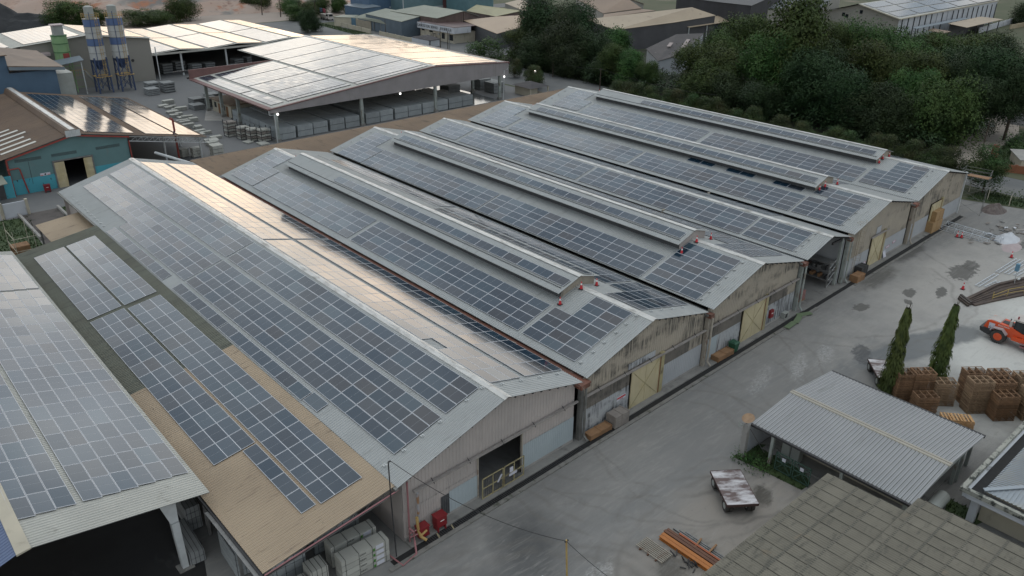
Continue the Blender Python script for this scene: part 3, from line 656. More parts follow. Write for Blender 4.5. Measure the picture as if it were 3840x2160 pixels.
A(1,'L','back lower', 7.03, 39.75, 4, 17, [(0,j) for j in range(9,17)]); A(1,'L','back upper', 11.6, 39.75, 3, 17)
A(1,'L','single offset panel', 5.78, 11.05, 1, 1)
A(1,'L','narrow edge', 5.64, 13.35, 1, 7); A(1,'L','narrow middle edge', 5.64, 28.7, 1, 5)
A(1,'L','narrow far edge', 5.64, 42.2, 1, 4); A(1,'L','narrow farthest edge', 5.64, 51.0, 1, 4)
A(1,'R','front upper', 15.72, 2.35, 3, 17, [(0,3)]); A(1,'R','front lower', 19.35, 2.35, 4, 17)
A(1,'R','back upper', 15.72, 39.6, 3, 17); A(1,'R','back lower', 19.35, 39.6, 4, 17)
A(2,'L','front stepped', 25.25, 2.55, 7, 3, [(4,2),(5,2),(6,2)]); A(2,'L','long middle', 25.25, 9.6, 4, 13)
A(2,'L','long rear', 25.25, 38.5, 4, 11); A(2,'L','back stepped', 25.35, 62.7, 7, 3, [(4,0),(5,0),(6,0)])
A(2,'R','front stepped', 33.75, 2.45, 7, 3, [(0,2),(1,2),(2,2)]); A(2,'R','long middle', 36.87, 9.4, 4, 13); A(2,'R','long rear', 36.87, 38.3, 4, 12)
A(3,'L','front', 42.2, 2.35, 7, 3); A(3,'L','long middle', 42.1, 9.4, 4, 12)
A(3,'L','long rear', 42.1, 35.75, 4, 12); A(3,'L','back stepped', 42.0, 62.1, 7, 3, [(4,0),(5,0),(6,0)])
A(3,'R','front stepped', 50.8, 2.2, 7, 3, [(0,2),(1,2),(2,2)]); A(3,'R','long middle', 54.3, 9.0, 4, 12); A(3,'R','long rear', 54.3, 35.5, 4, 12)
A(4,'L','front', 60.25, 2.35, 4, 3); A(4,'L','long middle', 60.2, 9.2, 4, 12); A(4,'L','long rear', 60.2, 35.75, 4, 12); A(4,'L','back', 60.2, 62.6, 4, 3)
A(4,'R','long front', 65.5, 9, 4, 12); A(4,'R','long rear', 65.5, 35.5, 4, 12)
A(5,'L','front', 71.1, 2.3, 7, 3, [(4,2)]); A(5,'L','long middle', 71.0, 9.15, 4, 12)
A(5,'L','long rear', 71.0, 35.7, 4, 12); A(5,'L','back stepped', 71.0, 62.7, 7, 3, [(4,0),(5,0),(6,0)])
A(5,'L','dark pair under the vent eave,', 75.9, 10.2, 1, 2); A(5,'L','broken dark row under the vent eave,', 75.9, 17.5, 1, 5, [(0,2)])
A(5,'R','long front', 83.2, 9, 4, 12); A(5,'R','long rear', 83.2, 35.5, 4, 12)
A(6,'L','front stepped', 90.0, 2.6, 7, 3, [(4,2),(5,2),(6,2)]); A(6,'L','long middle', 89.5, 9.7, 4, 12)
A(6,'L','long rear', 89.6, 36.6, 4, 12); A(6,'L','back stepped', 90.1, 63.6, 7, 3, [(4,0),(5,0),(6,0)])
A(6,'R','long front', 102.2, 9, 4, 12); A(6,'R','long rear', 102.2, 36, 4, 12)
for k, va, n in ((2,9.6,19),(3,9.2,24),(5,9.3,24),(6,10.2,20)):
    xr, zr = BAY[k][2], BAY[k][3]+1.02
    array(f'single row solar array on the raised vent roof of the {NM[k]}', xr-2.05, va, 1, n, lambda x: zr-(xr-x)*.3, .3, (), 'single rows of panels on the raised vent roofs')
    array(f'single row solar array on the far side of the raised vent of the {NM[k]}', xr+1.0, va, 1, n-8, lambda x: zr-(x-xr)*.29, -.29, (), 'single rows of panels on the raised vent roofs')
# white foot brackets along the front rows
fb = MB(); fb.box(-.16,.16,-.1,.1,0,.035,WPAINT); fb.box(-.03,.03,-.1,.1,.035,.12,WPAINT); fb.box(-.16,-.1,-.1,.1,.035,.09,WPAINT)
FB = fb.build('roof_bracket'); tag(FB, 'small white roof bracket on the silver sheeting in front of the panels', 'bracket', 'white roof brackets on the silver roofs')
br = []
for k, xs in ((1, (6.1,7.7,9.3,10.9,13.4,14.9)), (2, (25.5,27,28.4,29.9,31.2,32.5)), (3, (42.6,43.9,45.3,46.6,48,49.4)), (4, (60.5,61.8,63.1,64.5)), (5, (71.5,73,74.6,76.2,77.8)), (6, (90.3,92,93.8,95.5,97))):
    for x in xs: br.append((x, 2.1+(0 if k > 1 else .2), zat(k, x)+.05))
for x in (16.5,18.5,20.5,22.5): br.append((x, 1.9, zat(1, x)+.05))
for x in (34.6,36.2,37.8,39.5): br.append((x, 2.0, zat(2, x)+.05))
for i in range(12): br.append((6.0+.02*i, 61.5+1.25*i, zat(1, 6.0)+.05))
for k in (2,3,4,5,6):
    for i in range(4): x = BAY[k][0]+1.6+1.8*i; br.append((x, BAY[k][7]-1.0, zat(k, x)+.05))
for i, (x, v, z) in enumerate(br):
    o = FB if i == 0 else FB.copy()
    if i: C.objects.link(o)
    o.location = (x, v+SK*x, z)
# traffic cones
def cone():
    T = thing('traffic_cone', 'red traffic cone', 'traffic cone', (0,0,0), 'red traffic cones')
    b = MB(); b.box(-.2,.2,-.2,.2,0,.05,BLKP); b.build('base', T)
    b = MB(); b.cyl(0,0,.05,.42,.15,.085,CONE,14); b.cyl(0,0,.60,.76,.06,.03,CONE,14); b.build('cone_body', T)
    b = MB(); b.cyl(0,0,.421,.60,.088,.062,CONEW,14); b.build('white_band', T); return T
CN = cone(); first = True
for x, v, z, lb, rz in ((30.0,9.0,7.42,'red and white cone by the lower corner of the second roof vent',0), (32.7,8.9,8.17,'red and white cone at the ridge before the second roof vent',.4), (35.0,9.0,7.76,'red and white cone on the far side of the second roof vent',0),
    (47.6,8.3,7.70,'red and white cone by the lower corner of the third roof vent',0), (50.0,8.2,8.38,'red and white cone at the ridge before the third roof vent',0), (53.0,8.4,7.84,'red and white cone on the far side of the third roof vent',0),
    (77.4,8.6,7.98,'red cone by the lower corner of the fifth roof vent',0), (78.4,8.4,8.24,'white-topped cone by the fifth roof vent, second one along',0), (81.4,8.2,7.96,'red cone on the far side of the fifth roof vent',0),
    (96.0,9.2,7.76,'red cone by the lower corner of the farthest roof vent',0), (97.2,9.3,8.1,'red cone at the ridge before the farthest roof vent',0), (99.6,9.4,7.94,'red cone on the far side of the farthest roof vent',0),
    (50.3,63.2,8.5,'small red cone at the back end of the third roof vent',0), (32.5,63.4,8.1,'small red cone at the back end of the second roof vent',0), (79.0,63.9,8.4,'small red cone at the back end of the fifth roof vent',0), (97.8,65,8.3,'small red cone at the back end of the farthest roof vent',0),
    (79.8,-7.28-SK*79.8,0,'red cone on the yard beside the dark wooden sleepers',0), (94.7,-7.38-SK*94.7,0,'red cone on the yard at the far end of the ladders',0), (96.78,.21-SK*96.78,0,'left one of two cones standing before the wooden crates',0), (96.95,-.3-SK*96.95,0,'right one of two cones standing before the wooden crates',0)):
    if first: CN.location = (x, v+SK*x, z); CN['label'] = lb; first = False
    else: dup(CN, (x, v+SK*x, z), rz, lb, 1.15 if z == 0 else 1)
# ------------------------------------------------------------------ left: lean-to roofs in the foreground
def arraymesh(label, x0, x1, y0, y1, zf, sk=0., group='solar arrays on the far roofs', off=.12, jit=.0035, pw=1.06, pl=2.16):
    b = MB(); nx = max(1, round((x1-x0)/pw)); ny = max(1, round((y1-y0)/pl)); dx = (x1-x0)/nx; dy = (y1-y0)/ny; f = .03
    P = lambda x, y, dz=0.: (x, y+sk*x, zf(x)+off+dz)
    b.poly([P(x0,y0), P(x1,y0), P(x1,y1), P(x0,y1)], PVFRAME)
    for p, q in (((x0,y0),(x1,y0)), ((x1,y0),(x1,y1)), ((x1,y1),(x0,y1)), ((x0,y1),(x0,y0))): b.poly([P(*p), P(*q), P(*q, dz=-.1), P(*p, dz=-.1)], STEELD)
    for i in range(nx):
        for j in range(ny):
            xa, ya = x0+i*dx+f, y0+j*dy+f; xb, yb = xa+dx-2*f, ya+dy-2*f; tx, ty = R.gauss(0, jit)*dx*.5, R.gauss(0, jit)*dy*.5; e = .02
            b.poly([P(xa,ya,e-tx-ty), P(xb,ya,e+tx-ty), P(xb,yb,e+tx+ty), P(xa,yb,e-tx+ty)], PV, R.random())
    o = b.build('solar_array'); tag(o, label, 'solar array', group); return o

zL1 = lambda x: 4.9+.16*(x-1.3)
T = thing('lean_to_shed', 'tan and green lean-to roof against the nearest silver shed, stacked blocks beneath', 'lean-to shed', (0,30,0))
b = MB(); b.ribbed(-3.95, zL1(-3.95), 5.5, zL1(5.5), .5, 25.3, TAN, .25, .04); b.build('tan_roof', T)
b = MB(); b.ribbed(-3.95, zL1(-3.95), 5.5, zL1(5.5), 25.3, 63.0, GREENR, .25, .04); b.build('green_roof', T)
b = MB(); b.box(-4.1, -3.85, .5, 63, 3.72, 3.95, STEELD); b.box(-4.35,-4.1,.5,8.2,3.78,3.84,CONE if False else STEEL); b.build('gutter', T)
b = MB()
for y in (1.2, 9.5, 17, 25, 33, 41, 49, 57):
    b.beam((-3.8,y,3.5), (5.6,y,4.9), .12, .18, STEEL); b.beam((-3.8,y,3.0), (5.6,y,4.3), .1, .1, STEEL)
    for i in range(8): t = i/8; b.beam((-3.8+9.4*t, y, 3.0+1.3*t), (-3.8+9.4*(t+.1), y, 3.5+1.4*(t+.1)), .05, .05, STEEL)
b.build('roof_truss', T)
for y in (1.0, 5.3, 10.5, 17, 25, 33, 41, 49, 57, 62.5):
    b = MB(); b.box(-3.72, -3.5, y-.11, y+.11, 0, 3.85, STEEL); b.build('column', T)
b = MB(); b.tube([(-3.9,.42,3.95),(5.6,.25,5.35)], .05, PINKP, 6); b.build('edge_pipe', T)
b = MB(); b.beam((-3.9,.55,3.75),(5.4,.35,5.25),.08,.14,STEELD); b.build('verge_beam', T)
array('three-wide front solar array on the tan lean-to roof, next to the nearest shed', 1.28, 2.75, 3, 17, zL1, .16, (), 'solar arrays on the lean-to roof', 0., .12)
array('three-wide far solar array on the green lean-to roof, next to the nearest shed', 1.28, 40.5, 3, 9, zL1, .16, (), 'solar arrays on the lean-to roof', 0., .12)
array('outer solar array on the tan and green lean-to roof, left of the walkway gap', -2.1, 11.8, 3, 13, zL1, .16, (), 'solar arrays on the lean-to roof', 0., .12)
array('outer far solar array on the green lean-to roof, left of the walkway gap', -2.1, 40.6, 3, 9, zL1, .16, (), 'solar arrays on the lean-to roof', 0., .12)
array('single row of four panels at the tan lean-to roof front corner', -.03, 2.95, 1, 4, zL1, .16, (), 'solar arrays on the lean-to roof', 0., .12)

zL0 = lambda x: 5.55-.25*(x+4.4)
SK0 = .14
T = thing('open_shed', 'open black-floored shed with grey roof covered in panels, bottom left corner', 'open shed', (-9,30,0))
def skw(b, k, x_0): b.v = [(x, y+k*(x-x_0), z) for x, y, z in b.v]; return b
b = MB(); b.ribbed(-14.5, zL0(-14.5), -3.85, zL0(-3.85), 8.0, 61, WHITER, .25, .04); skw(b, SK0, -3.85).build('roof', T)
BLUR = mat('blue_roof_sheet', (.13,.17,.28), (.10,.135,.22), .3, .5, .1)
b = MB(); b.ribbed(-27, zL0(-14.5)-3.1, -14.6, zL0(-14.5), 8.0, 61, BLUR, .25, .04); skw(b, SK0, -3.85).build('blue_roof', T)
b = MB(); b.hexa([(-14.85,6.3,8.0),(-14.1,6.4,8.05),(-14.1,60,8.05),(-14.85,60,8.0),(-14.85,6.3,8.12),(-14.1,6.4,8.14),(-14.1,60,8.14),(-14.85,60,8.12)], CREAM); b.build('ridge_cap', T)
for y in (8.55, 24, 40, 56):
    b = MB(); b.hexa([(-6.3,y-.2,0),(-5.9,y-.2,0),(-5.9,y+.2,0),(-6.3,y+.2,0),(-6.45,y-.2,3.9),(-5.95,y-.2,3.9),(-5.95,y+.2,3.9),(-6.45,y+.2,3.9)], WPAINT)
    b.hexa([(-6.45,y-.12,3.95),(-5.95,y-.12,3.95),(-5.95,y+.12,3.95),(-6.45,y+.12,3.95),(-7.0,y-.12,5.9),(-5.9,y-.12,5.7),(-5.9,y+.12,5.7),(-7.0,y+.12,5.9)], WPAINT); b.box(-6.6,-5.6,y-.4,y+.4,0,.12,CONC); b.build('column', T)
b = MB()
for y in (9.5, 24, 40, 56):
    b.beam((-6.2,y,5.3),(-14.4,y,7.4),.12,.2,STEEL); b.beam((-6.2,y,4.8),(-14.4,y,6.6),.1,.12,STEEL)
    for i in range(7): t = i/7; b.beam((-6.2-8.2*t,y,4.8+1.8*t),(-6.2-8.2*(t+.12),y,5.3+2.1*(t+.12)),.05,.05,YELF)
b.build('roof_truss', T)
FLOORB = mat('black_floor', (.012,.012,.013), (.02,.02,.021), .4, .6, 0, dirt=((.06,.06,.06), .35, .62, .75, (1,.5,1)))  # near-black floor with slightly paler patches
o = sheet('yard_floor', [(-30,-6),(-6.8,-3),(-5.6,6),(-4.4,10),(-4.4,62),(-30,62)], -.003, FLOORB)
def array0(label, x, nx, y, ny):
    T = thing('solar_array', label, 'solar array', (x, y, zL0(x)), 'solar arrays on the bottom left roof'); a = math.atan(.25)
    for i in range(nx):
        for j in range(ny):
            o = bpy.data.objects.new('solar_panel', PMESH); C.objects.link(o); o.parent = T; cx = x+1.085*(i+.5)
            o.location = (cx-x, 2.2*(j+.5)+SK0*(cx-x), zL0(cx)-zL0(x)+.12); o.scale = (1.035,1.015,1); o.rotation_euler = (R.gauss(0,.004), a+R.gauss(0,.004), 0)
array0('six-wide front solar array on the pale grey roof at bottom left', -10.66, 6, 9.8, 17)
array0('six-wide rear solar array on the pale grey roof at far left edge', -10.66, 6, 47.6, 5)
array0('three-wide solar array by the cream ridge of the bottom left roof', -14.28, 3, 9.35, 17)

# brown link roof behind the sheds, small link roofs on the left
T = thing('link_roof', 'long low brown corrugated roof running behind all the silver sheds', 'link roof', (60,78,0))
b = MB(True); b.ribbed(24.6, 5.35, 70, 5.4, 72.5, 82.4, CONNR, .33, .05); b.ribbed(70, 5.4, 107.5, 5.35, 72.5, 82.4, CONNR, .33, .05); b.build('roof', T)
b = MB(True); b.box(24.6, 107.5, 82.4, 82.55, 5.2, 5.42, STEELD); b.build('edge_gutter', T)
for x in range(26, 108, 9):
    b = MB(True); b.box(x, x+.25, 81.9, 82.15, 0, 5.2, STEEL); b.build('column', T)
T = thing('link_roof', 'small tan corrugated roof behind the green lean-to roof', 'link roof', (3.6,69,0))
b = MB(); b.ribbed(.9, 3.9, 6.6, 4.5, 63.2, 72.6, TAN, .3, .04); b.build('roof', T)
for x, y in ((1.2,64),(1.2,72),(6.2,72),(6.2,64)):
    b = MB(); b.box(x-.1,x+.1,y-.1,y+.1,0,3.9,STEEL); b.build('column', T)
RAMPM = mat('ribbed_concrete_ramp', (.14,.125,.115), (.10,.09,.085), .4, .9, 0, dirt=((.05,.045,.04), .4, .5, .75, (1,1,1)))
b = MB()
for i in range(60): y = 72+i*.3; b.box(2.1-.02*i*.2, 7.0, y, y+.22, -.01, .05, RAMPM)
b.build('ramp')['kind'] = 'structure'
for lab, x in (('pale kerb along the left side of the ribbed ramp', 1.9), ('pale kerb along the right side of the ribbed ramp', 7.0)):
    b = MB(); b.box(x, x+.3, 78 if x < 3 else 84, 90, 0, .45, CONCL); tag(b.build('kerb'), lab, 'kerb', 'kerbs beside the ribbed ramp')
T = thing('wall', 'short stained white wall between pink pillars before the teal shed', 'wall', (1.8,89.8,0))
b = MB(); b.box(.35,3.3,89.65,89.85,0,2.1,WHITEW); b.build('panel', T)
for x in (.1, 3.3):
    b = MB(); b.box(x-.15,x+.2,89.5,90.0,0,2.3,CREAM); b.build('pillar', T)
T = thing('scaffold', 'small scaffold frame round a wooden box behind the green lean-to roof', 'scaffold', (-1.2,72,0))
b = MB()
for x, y in ((-2,71),(.2,71),(-2,75.5),(.2,75.5)): b.tube([(x,y,0),(x,y,4.2)], .035, CREAM, 6)
for z in (1.6, 3.2):
    b.tube([(-2.3,71,z),(.5,71,z)], .03, CREAM, 6); b.tube([(-2,70.8,z),(-2,75.8,z)], .03, CREAM, 6)
b.build('poles', T)
T = thing('crate', 'open slatted wooden box beside the small scaffold, left edge', 'crate', (-1,74,0))
b = MB()
for i in range(9): b.box(-2,0,74+i*.18,74.13+i*.18,1.1,1.16,CRATEW)
b.box(-2,0,73.95,74.0,0,1.1,CRATEW); b.box(-2,0,75.6,75.65,0,1.1,CRATEW); b.build('slats', T)

# ------------------------------------------------------------------ teal shed with brown roof
T = thing('workshop', 'teal and cyan walled workshop with brown roof and dark doorway', 'workshop', (12,105,0))
zT = lambda x: 8.11-.19*(x-13.2) if x > 13.2 else 8.11-.234*(13.2-x)
b = MB(); b.ribbed(-9, zT(-9), 13.2, 8.11, 99.2, 139, BROWNR, .3, .04); b.build('brown_roof', T)
b = MB(); b.ribbed(13.22, 8.11, 33.7, zT(33.7), 99.2, 139, BROWNR, .3, .04); b.build('side_roof', T)
b = MB(); b.hexa([(12.2,99,8.0),(14.3,99,8.0),(14.3,139,8.0),(12.2,139,8.0),(12.6,99,8.75),(13.9,99,8.75),(13.9,139,8.75),(12.6,139,8.75)], BROWNR); b.box(12.9,13.6,98.95,139,8.76,8.84,CAP); b.build('ridge_vent', T)
b = MB(); b.corrwall(12.2,14.3,8.7,7.7,98.95,WPAINT,.25,.03); b.build('ridge_gable', T)
for x in (3.3,):
    for i, (y, xl) in enumerate(((101.5,8.6),(103.8,8.4),(106.2,8.0),(108.6,8.8),(111,8.2),(113.2,7.4),(120,5.6),(122.5,5.6),(125,5.4))):
        b = MB(); xa = xl-5; b.hexa([(xa,y,zT(xa)+.07),(xl,y,zT(xl)+.07),(xl,y+.75,zT(xl)+.07),(xa,y+.75,zT(xa)+.07),(xa,y,zT(xa)+.1),(xl,y,zT(xl)+.1),(xl,y+.75,zT(xl)+.1),(xa,y+.75,zT(xa)+.1)], SKYL); b.build('skylight', T)
wy = 99.85
b = MB()
for xa, xb in ((3.8,9.9),(15.3,21.2)): b.poly([(xa,wy,2.3),(xb,wy,2.3),(xb,wy,zT(xb)-.1)]+([(13.2,wy,8.0)] if xa < 13.2 < xb else [])+[(xa,wy,zT(xa)-.1)], TEAL)
b.poly([(9.9,wy,4.1),(15.3,wy,4.1),(15.3,wy,zT(15.3)-.1),(13.2,wy,8.0),(9.9,wy,zT(9.9)-.1)], TEAL); b.build('upper_wall', T)
b = MB()
for xa, xb in ((3.8,9.9),(15.3,21.2)): b = MB(); b.box(xa,xb,wy-.05,wy+.15,0,2.3,CYANW); b.build('lower_wall', T)
for xa in (4.8, 9.8, 16.2):
    b = MB()
    for r_ in range(4): b.box(xa,xa+3.6,wy-.03,wy-.008,4.9+r_*.12,4.95+r_*.12,STEELD)
    b.build('louvre', T)
for xa, xb in ((9.9,11.3),(14.1,15.3)):
    b = MB()
    for i in range(8): b.box(xa,xb,wy-.14-(i%2)*.05,wy-.04,i*.5,i*.5+.5,YELD)
    b.build('folding_door', T)
b = MB(); b.box(9.7,9.9,wy-.2,wy+.1,0,4.25,STEEL); b.box(15.3,15.5,wy-.2,wy+.1,0,4.25,STEEL); b.box(9.7,15.5,wy-.25,wy+.1,4.1,4.28,STEEL); b.build('door_frame', T)
b = MB(); b.beam((3.6,99.3,zT(3.6)-.3),(12.8,99.3,zT(12.8)-.3),.12,.25,REDP); b.beam((13.6,99.3,zT(13.6)-.3),(21.3,99.3,zT(21.3)-.3),.12,.25,REDP); b.tube([(21.2,99.6,5.6),(21.3,99.6,0)],.11,REDP,8); b.tube([(3.7,99.6,5.4),(3.75,99.6,0)],.16,REDP,8); b.build('red_trim', T)
b = MB(); b.tube([(3.5,99.4,4.1),(5.0,99.4,4.15),(5.15,99.4,3.9),(5.5,99.4,.9),(5.6,99.4,.2)],.11,REDP,8); b.build('red_pipe', T)
b = MB(); b.box(21.1,21.2,wy,139,0,6.2,TEAL); b.box(3.8,3.9,wy,139,0,5.5,TEAL); b.box(3.8,33,138.4,138.5,0,4,TEAL); b.build('side_wall', T)
b = MB()
for i in range(14):
    x = 21.5+i*.9; z = zT(x)-.15; b.beam((x,99.6,z-.9),(x+.9,99.6,z-.35),.05,.05,WPAINT); b.beam((x+.9,99.6,z-.35),(x+.9,99.6,z-.95),.05,.05,WPAINT)
b.beam((21.3,99.6,zT(21.3)-.3),(33.6,99.6,zT(33.6)-.3),.1,.12,WPAINT); b.beam((21.3,99.6,zT(21.3)-1.05),(33.6,99.6,zT(33.6)-1.05),.1,.12,WPAINT); b.build('front_truss', T)
for x, y in ((33.5,102.4),(33.4,112),(33.3,122),(33.2,132),(27.5,102.4)):
    b = MB(); b.box(x-.13,x+.13,y-.13,y+.13,0,zT(x)-.2,WPAINT); b.build('column', T)
T2 = tag((lambda b: (b.tube([(24.3,97.5,3.5),(27.6,86,3.1)],.22,WPAINT,10), b.build('duct'))[1])(MB()), 'white sloping duct between the workshop lean-to and the silver shed', 'duct')
b = MB(); b.tube([(6.4,99.2,1.5),(6.45,99.2,5)],.03,STEELD,6); tag(b.build('pipe'), 'thin dark pipe on the cyan wall beside the red pipe', 'pipe')
def redbox(x, y, lab, s=1., z=.25, legs=False):
    T = thing('cabinet', lab, 'hose cabinet', (x,y,0), 'red hose cabinets')
    b = MB(); b.box(x-.38*s,x+.38*s,y-.28*s,y+.28*s,z,z+.75*s,REDBOX); b.prism([(x-.42*s,z+.75*s),(x+.42*s,z+.75*s),(x+.42*s,z+.8*s),(x-.42*s,z+.8*s)],y-.32*s,y+.32*s,REDBOX)
    b.build('body', T)
    if legs:
        for dx in (-.33, .25):
            b = MB(); b.box(x+dx*s,x+(dx+.08)*s,y-.26*s,y+.26*s,0,z,REDBOX); b.build('leg', T)
    b = MB(); b.box(x-.14*s,x+.16*s,y-.29*s-.01,y-.28*s,z+.44*s,z+.49*s,WHITEINK); b.build('label_strip', T)
    b = MB(); b.box(x+.3*s,x+.33*s,y-.29*s-.02,y-.28*s,z+.3*s,z+.45*s,STEELD); b.build('handle', T)
redbox(8.0, 98.7, 'bright red cabinet standing against the cyan wall of the workshop', 1.1, .3, True)
redbox(7.45, .42, 'dark red cabinet by the yellow pipe at the corner of the nearest shed', 1.05, .35)
redbox(8.95, .42, 'dark red cabinet on legs beside the dark wall patch of the nearest shed', 1.1, .45, True)
T = thing('warning_sign', 'white warning board on the cyan wall left of the workshop door', 'sign', (8.4,99.7,2.4))
b = MB(); b.box(7.7,9.1,wy-.1,wy-.06,2.3,2.7,PAPER); b.build('board', T)
b = MB(); b.cyl(0,0,0,.02,.13,.13,INK,14); b.v = [(8.4+x, wy-.105-z, 2.5+y) for x, y, z in b.v]; b.build('symbol', T)
b = MB(); b.box(7.72,8.1,wy-.106,wy-.1,2.34,2.42,RED2); b.box(8.7,9.08,wy-.106,wy-.1,2.34,2.42,RED2); b.build('red_strip', T)
T = thing('porch', 'low porch roof with lit tube lamp and cyan door posts at left edge', 'porch', (1,97.6,0))
b = MB(); b.hexa([(-5,94,3.0),(2.6,95.8,3.1),(2.6,98.8,3.6),(-5,98.8,3.6),(-5,94,3.1),(2.6,95.8,3.2),(2.6,98.8,3.7),(-5,98.8,3.7)], OLIVR); b.build('roof', T)
b = MB(); b.box(-5,3.7,99.0,99.2,0,3.3,CYANW); b.build('wall', T)
for xa in (-1.6,.1,1.6):
    b = MB(); b.box(xa,xa+.9,98.9,98.99,0,2.2,DARKSH); b.build('door', T)
b = MB(); b.beam((-.4,96.4,2.9),(1.9,96.7,2.95),.1,.08,LAMPM); b.build('tube_lamp', T)
arraymesh('left block of solar panels on the brown workshop roof, right of its ridge', 15.3, 22.5, 100.6, 136.5, zT)
arraymesh('middle block of solar panels on the lean-to of the teal workshop', 24.2, 28.9, 100.2, 137, zT)
arraymesh('right block of solar panels on the lean-to of the teal workshop, above its outer posts', 29.3, 33.0, 100.2, 137, zT)
b = MB(); b.tube([(29.9,103.3,0),(29.85,103.3,6.9),(29.7,103.3,7.15),(29.35,103.3,7.2)],.17,REDP,10); tag(b.build('stack_pipe'), 'tall rusty red pipe with bent top before the workshop lean-to', 'pipe')

# ------------------------------------------------------------------ blue building, silos, beige hall, white roofs
T = thing('plant_building', 'dark blue clad plant building with brown roof at the left edge', 'plant building', (10,145,0))
b = MB(); b.box(-12,14.4,142,160,0,14.2,BLUEW); b.box(14.4,22.4,142,160,0,10.8,BLUEW); b.build('wall', T)
b = MB(); b.hexa([(-12,141,14.2),(14.6,141,14.2),(14.6,161,14.8),(-12,161,15.6),(-12,141,14.35),(14.6,141,14.35),(14.6,161,14.95),(-12,161,15.8)], BROWNR); b.build('upper_roof', T)
b = MB(); b.hexa([(14.4,141.3,12.0),(23.8,141.3,11.0),(23.8,161,11.6),(14.4,161,13.4),(14.4,141.3,12.3),(23.8,141.3,11.2),(23.8,161,11.8),(14.4,161,13.6)], BROWNR); b.hexa([(14.4,141.2,11.5),(23.9,141.2,10.6),(23.9,141.35,10.6),(14.4,141.35,11.5),(14.4,141.2,12.1),(23.9,141.2,11.1),(23.9,141.35,11.1),(14.4,141.35,12.1)], TIN); b.build('lower_roof', T)
b = MB(); b.box(22.6,25.6,143.5,150,2,9.6,SILOGR); b.build('filter_unit', T)

def silo(x, y, lab, first=True):
    T = thing('silo', lab, 'silo', (x,y,0), 'blue and white banded silos')
    r = 1.72
    for z0, z1, m in ((7.5,10.6,SILOW),(10.6,12.2,BLUE),(12.2,14.8,SILOW),(14.8,16.4,BLUE)):
        b = MB(); b.cyl(x,y,z0,z1,r,r,m,28); b.build('drum_band', T, False)
    b = MB()
    for z in (9.0,10.6,12.2,13.5,14.8,16.4,7.55): b.cyl(x,y,z-.04,z+.04,r+.05,r+.05,STEEL,28)
    b.build('hoops', T)
    b = MB(); b.cyl(x,y,5.2,7.5,.45,r-.05,BLUEST,24); b.build('cone_bottom', T)
    b = MB(); b.cyl(x-.1,y,16.42,19.0,1.0,1.0,SILOGR,20); b.cyl(x-.1,y,19.0,19.2,.9,.5,SILOGR,20); b.build('filter_top', T)
    b = MB()
    for a in range(12): t = a*PI/6; b.tube([(x+1.85*math.cos(t),y+1.85*math.sin(t),16.4),(x+1.85*math.cos(t),y+1.85*math.sin(t),17.5)],.035,YPIPE,5)
    for z in (17.0,17.5): b.tube([(x+1.85*math.cos(a*PI/8),y+1.85*math.sin(a*PI/8),z) for a in range(17)],.035,YPIPE,5,False)
    b.build('top_railing', T)
    for sx in (-1, 1):
        for sy_ in (-1, 1):
            b = MB(); b.beam((x+sx*1.45,y+sy_*1.45,0),(x+sx*1.3,y+sy_*1.3,8.0),.28,.28,BLUEST); b.build('leg', T)
    b = MB()
    for z0 in (.6, 4.1):
        for sx in (-1, 1): b.beam((x-1.4,y+sx*1.4,z0),(x+1.4,y+sx*1.4,z0+3.2),.1,.1,BLUEST); b.beam((x+1.4,y+sx*1.4,z0),(x-1.4,y+sx*1.4,z0+3.2),.1,.1,BLUEST); b.beam((x+sx*1.4,y-1.4,z0),(x+sx*1.4,y+1.4,z0+3.2),.1,.1,BLUEST)
        b.beam((x-1.5,y-1.45,z0+3.3),(x+1.5,y-1.45,z0+3.3),.14,.14,BLUEST); b.beam((x+1.45,y-1.45,z0+3.3),(x+1.45,y+1.45,z0+3.3),.14,.14,BLUEST)
    b.build('bracing', T)
    b = MB(); b.box(x-1.6,x+1.8,y-1.9,y+1.6,3.7,3.82,YPIPE); b.build('platform', T)
    b = MB()
    for s in (-.25,.25): b.tube([(x+.5+s,y-1.95,3.8),(x+.5+s,y-1.95,17.2)],.04,YPIPE,5)
    for i in range(40): b.tube([(x+.25,y-1.95,4+i*.33),(x+.75,y-1.95,4+i*.33)],.02,YPIPE,4)
    for i in range(10): b.tube([(x+.5+.4*math.cos(a*PI/4-PI),y-2.0+.45*math.sin(a*PI/4-PI),5.5+i*1.1) for a in range(5)],.03,YPIPE,4,False)
    b.build('caged_ladder', T)
    b = MB(); b.tube([(x-.7,y-1.8,1),(x-.7,y-1.8,18)],.07,BLUEST,6); b.build('fill_pipe', T)
silo(37.8, 169.3, 'blue and white banded silo, left one of the pair'); silo(42.6, 168.8, 'blue and white banded silo, right one of the pair')
T = thing('silo', 'pale green silo with grey filter box and rusty streak', 'silo', (31.7,178,0))
b = MB(); b.cyl(31.6,174,7.2,12.8,1.65,1.65,SILOG,26); b.build('drum', T)
b = MB()
for z in (7.3,9.2,11.1,12.8): b.cyl(31.6,174,z-.08,z+.08,1.74,1.74,mat('green_steel',(.06,.16,.06)),26)
b.build('hoops', T)
b = MB(); b.box(30.6,32.6,173,175,12.9,15,SILOGR); b.box(30.3,32.9,172.7,175.3,15,15.2,PINKSH); b.build('filter_box', T)
b = MB(); b.box(31.3,32.6,172.28,172.4,7.6,9.0,REDP); b.build('red_plate', T)
for sx, sy_ in ((-1.3,-1.3),(1.3,-1.3),(1.3,1.3),(-1.3,1.3)):
    b = MB(); b.beam((31.6+sx,174+sy_,0),(31.6+sx,174+sy_,7.3),.22,.22,SILOG); b.build('leg', T)
b = MB()
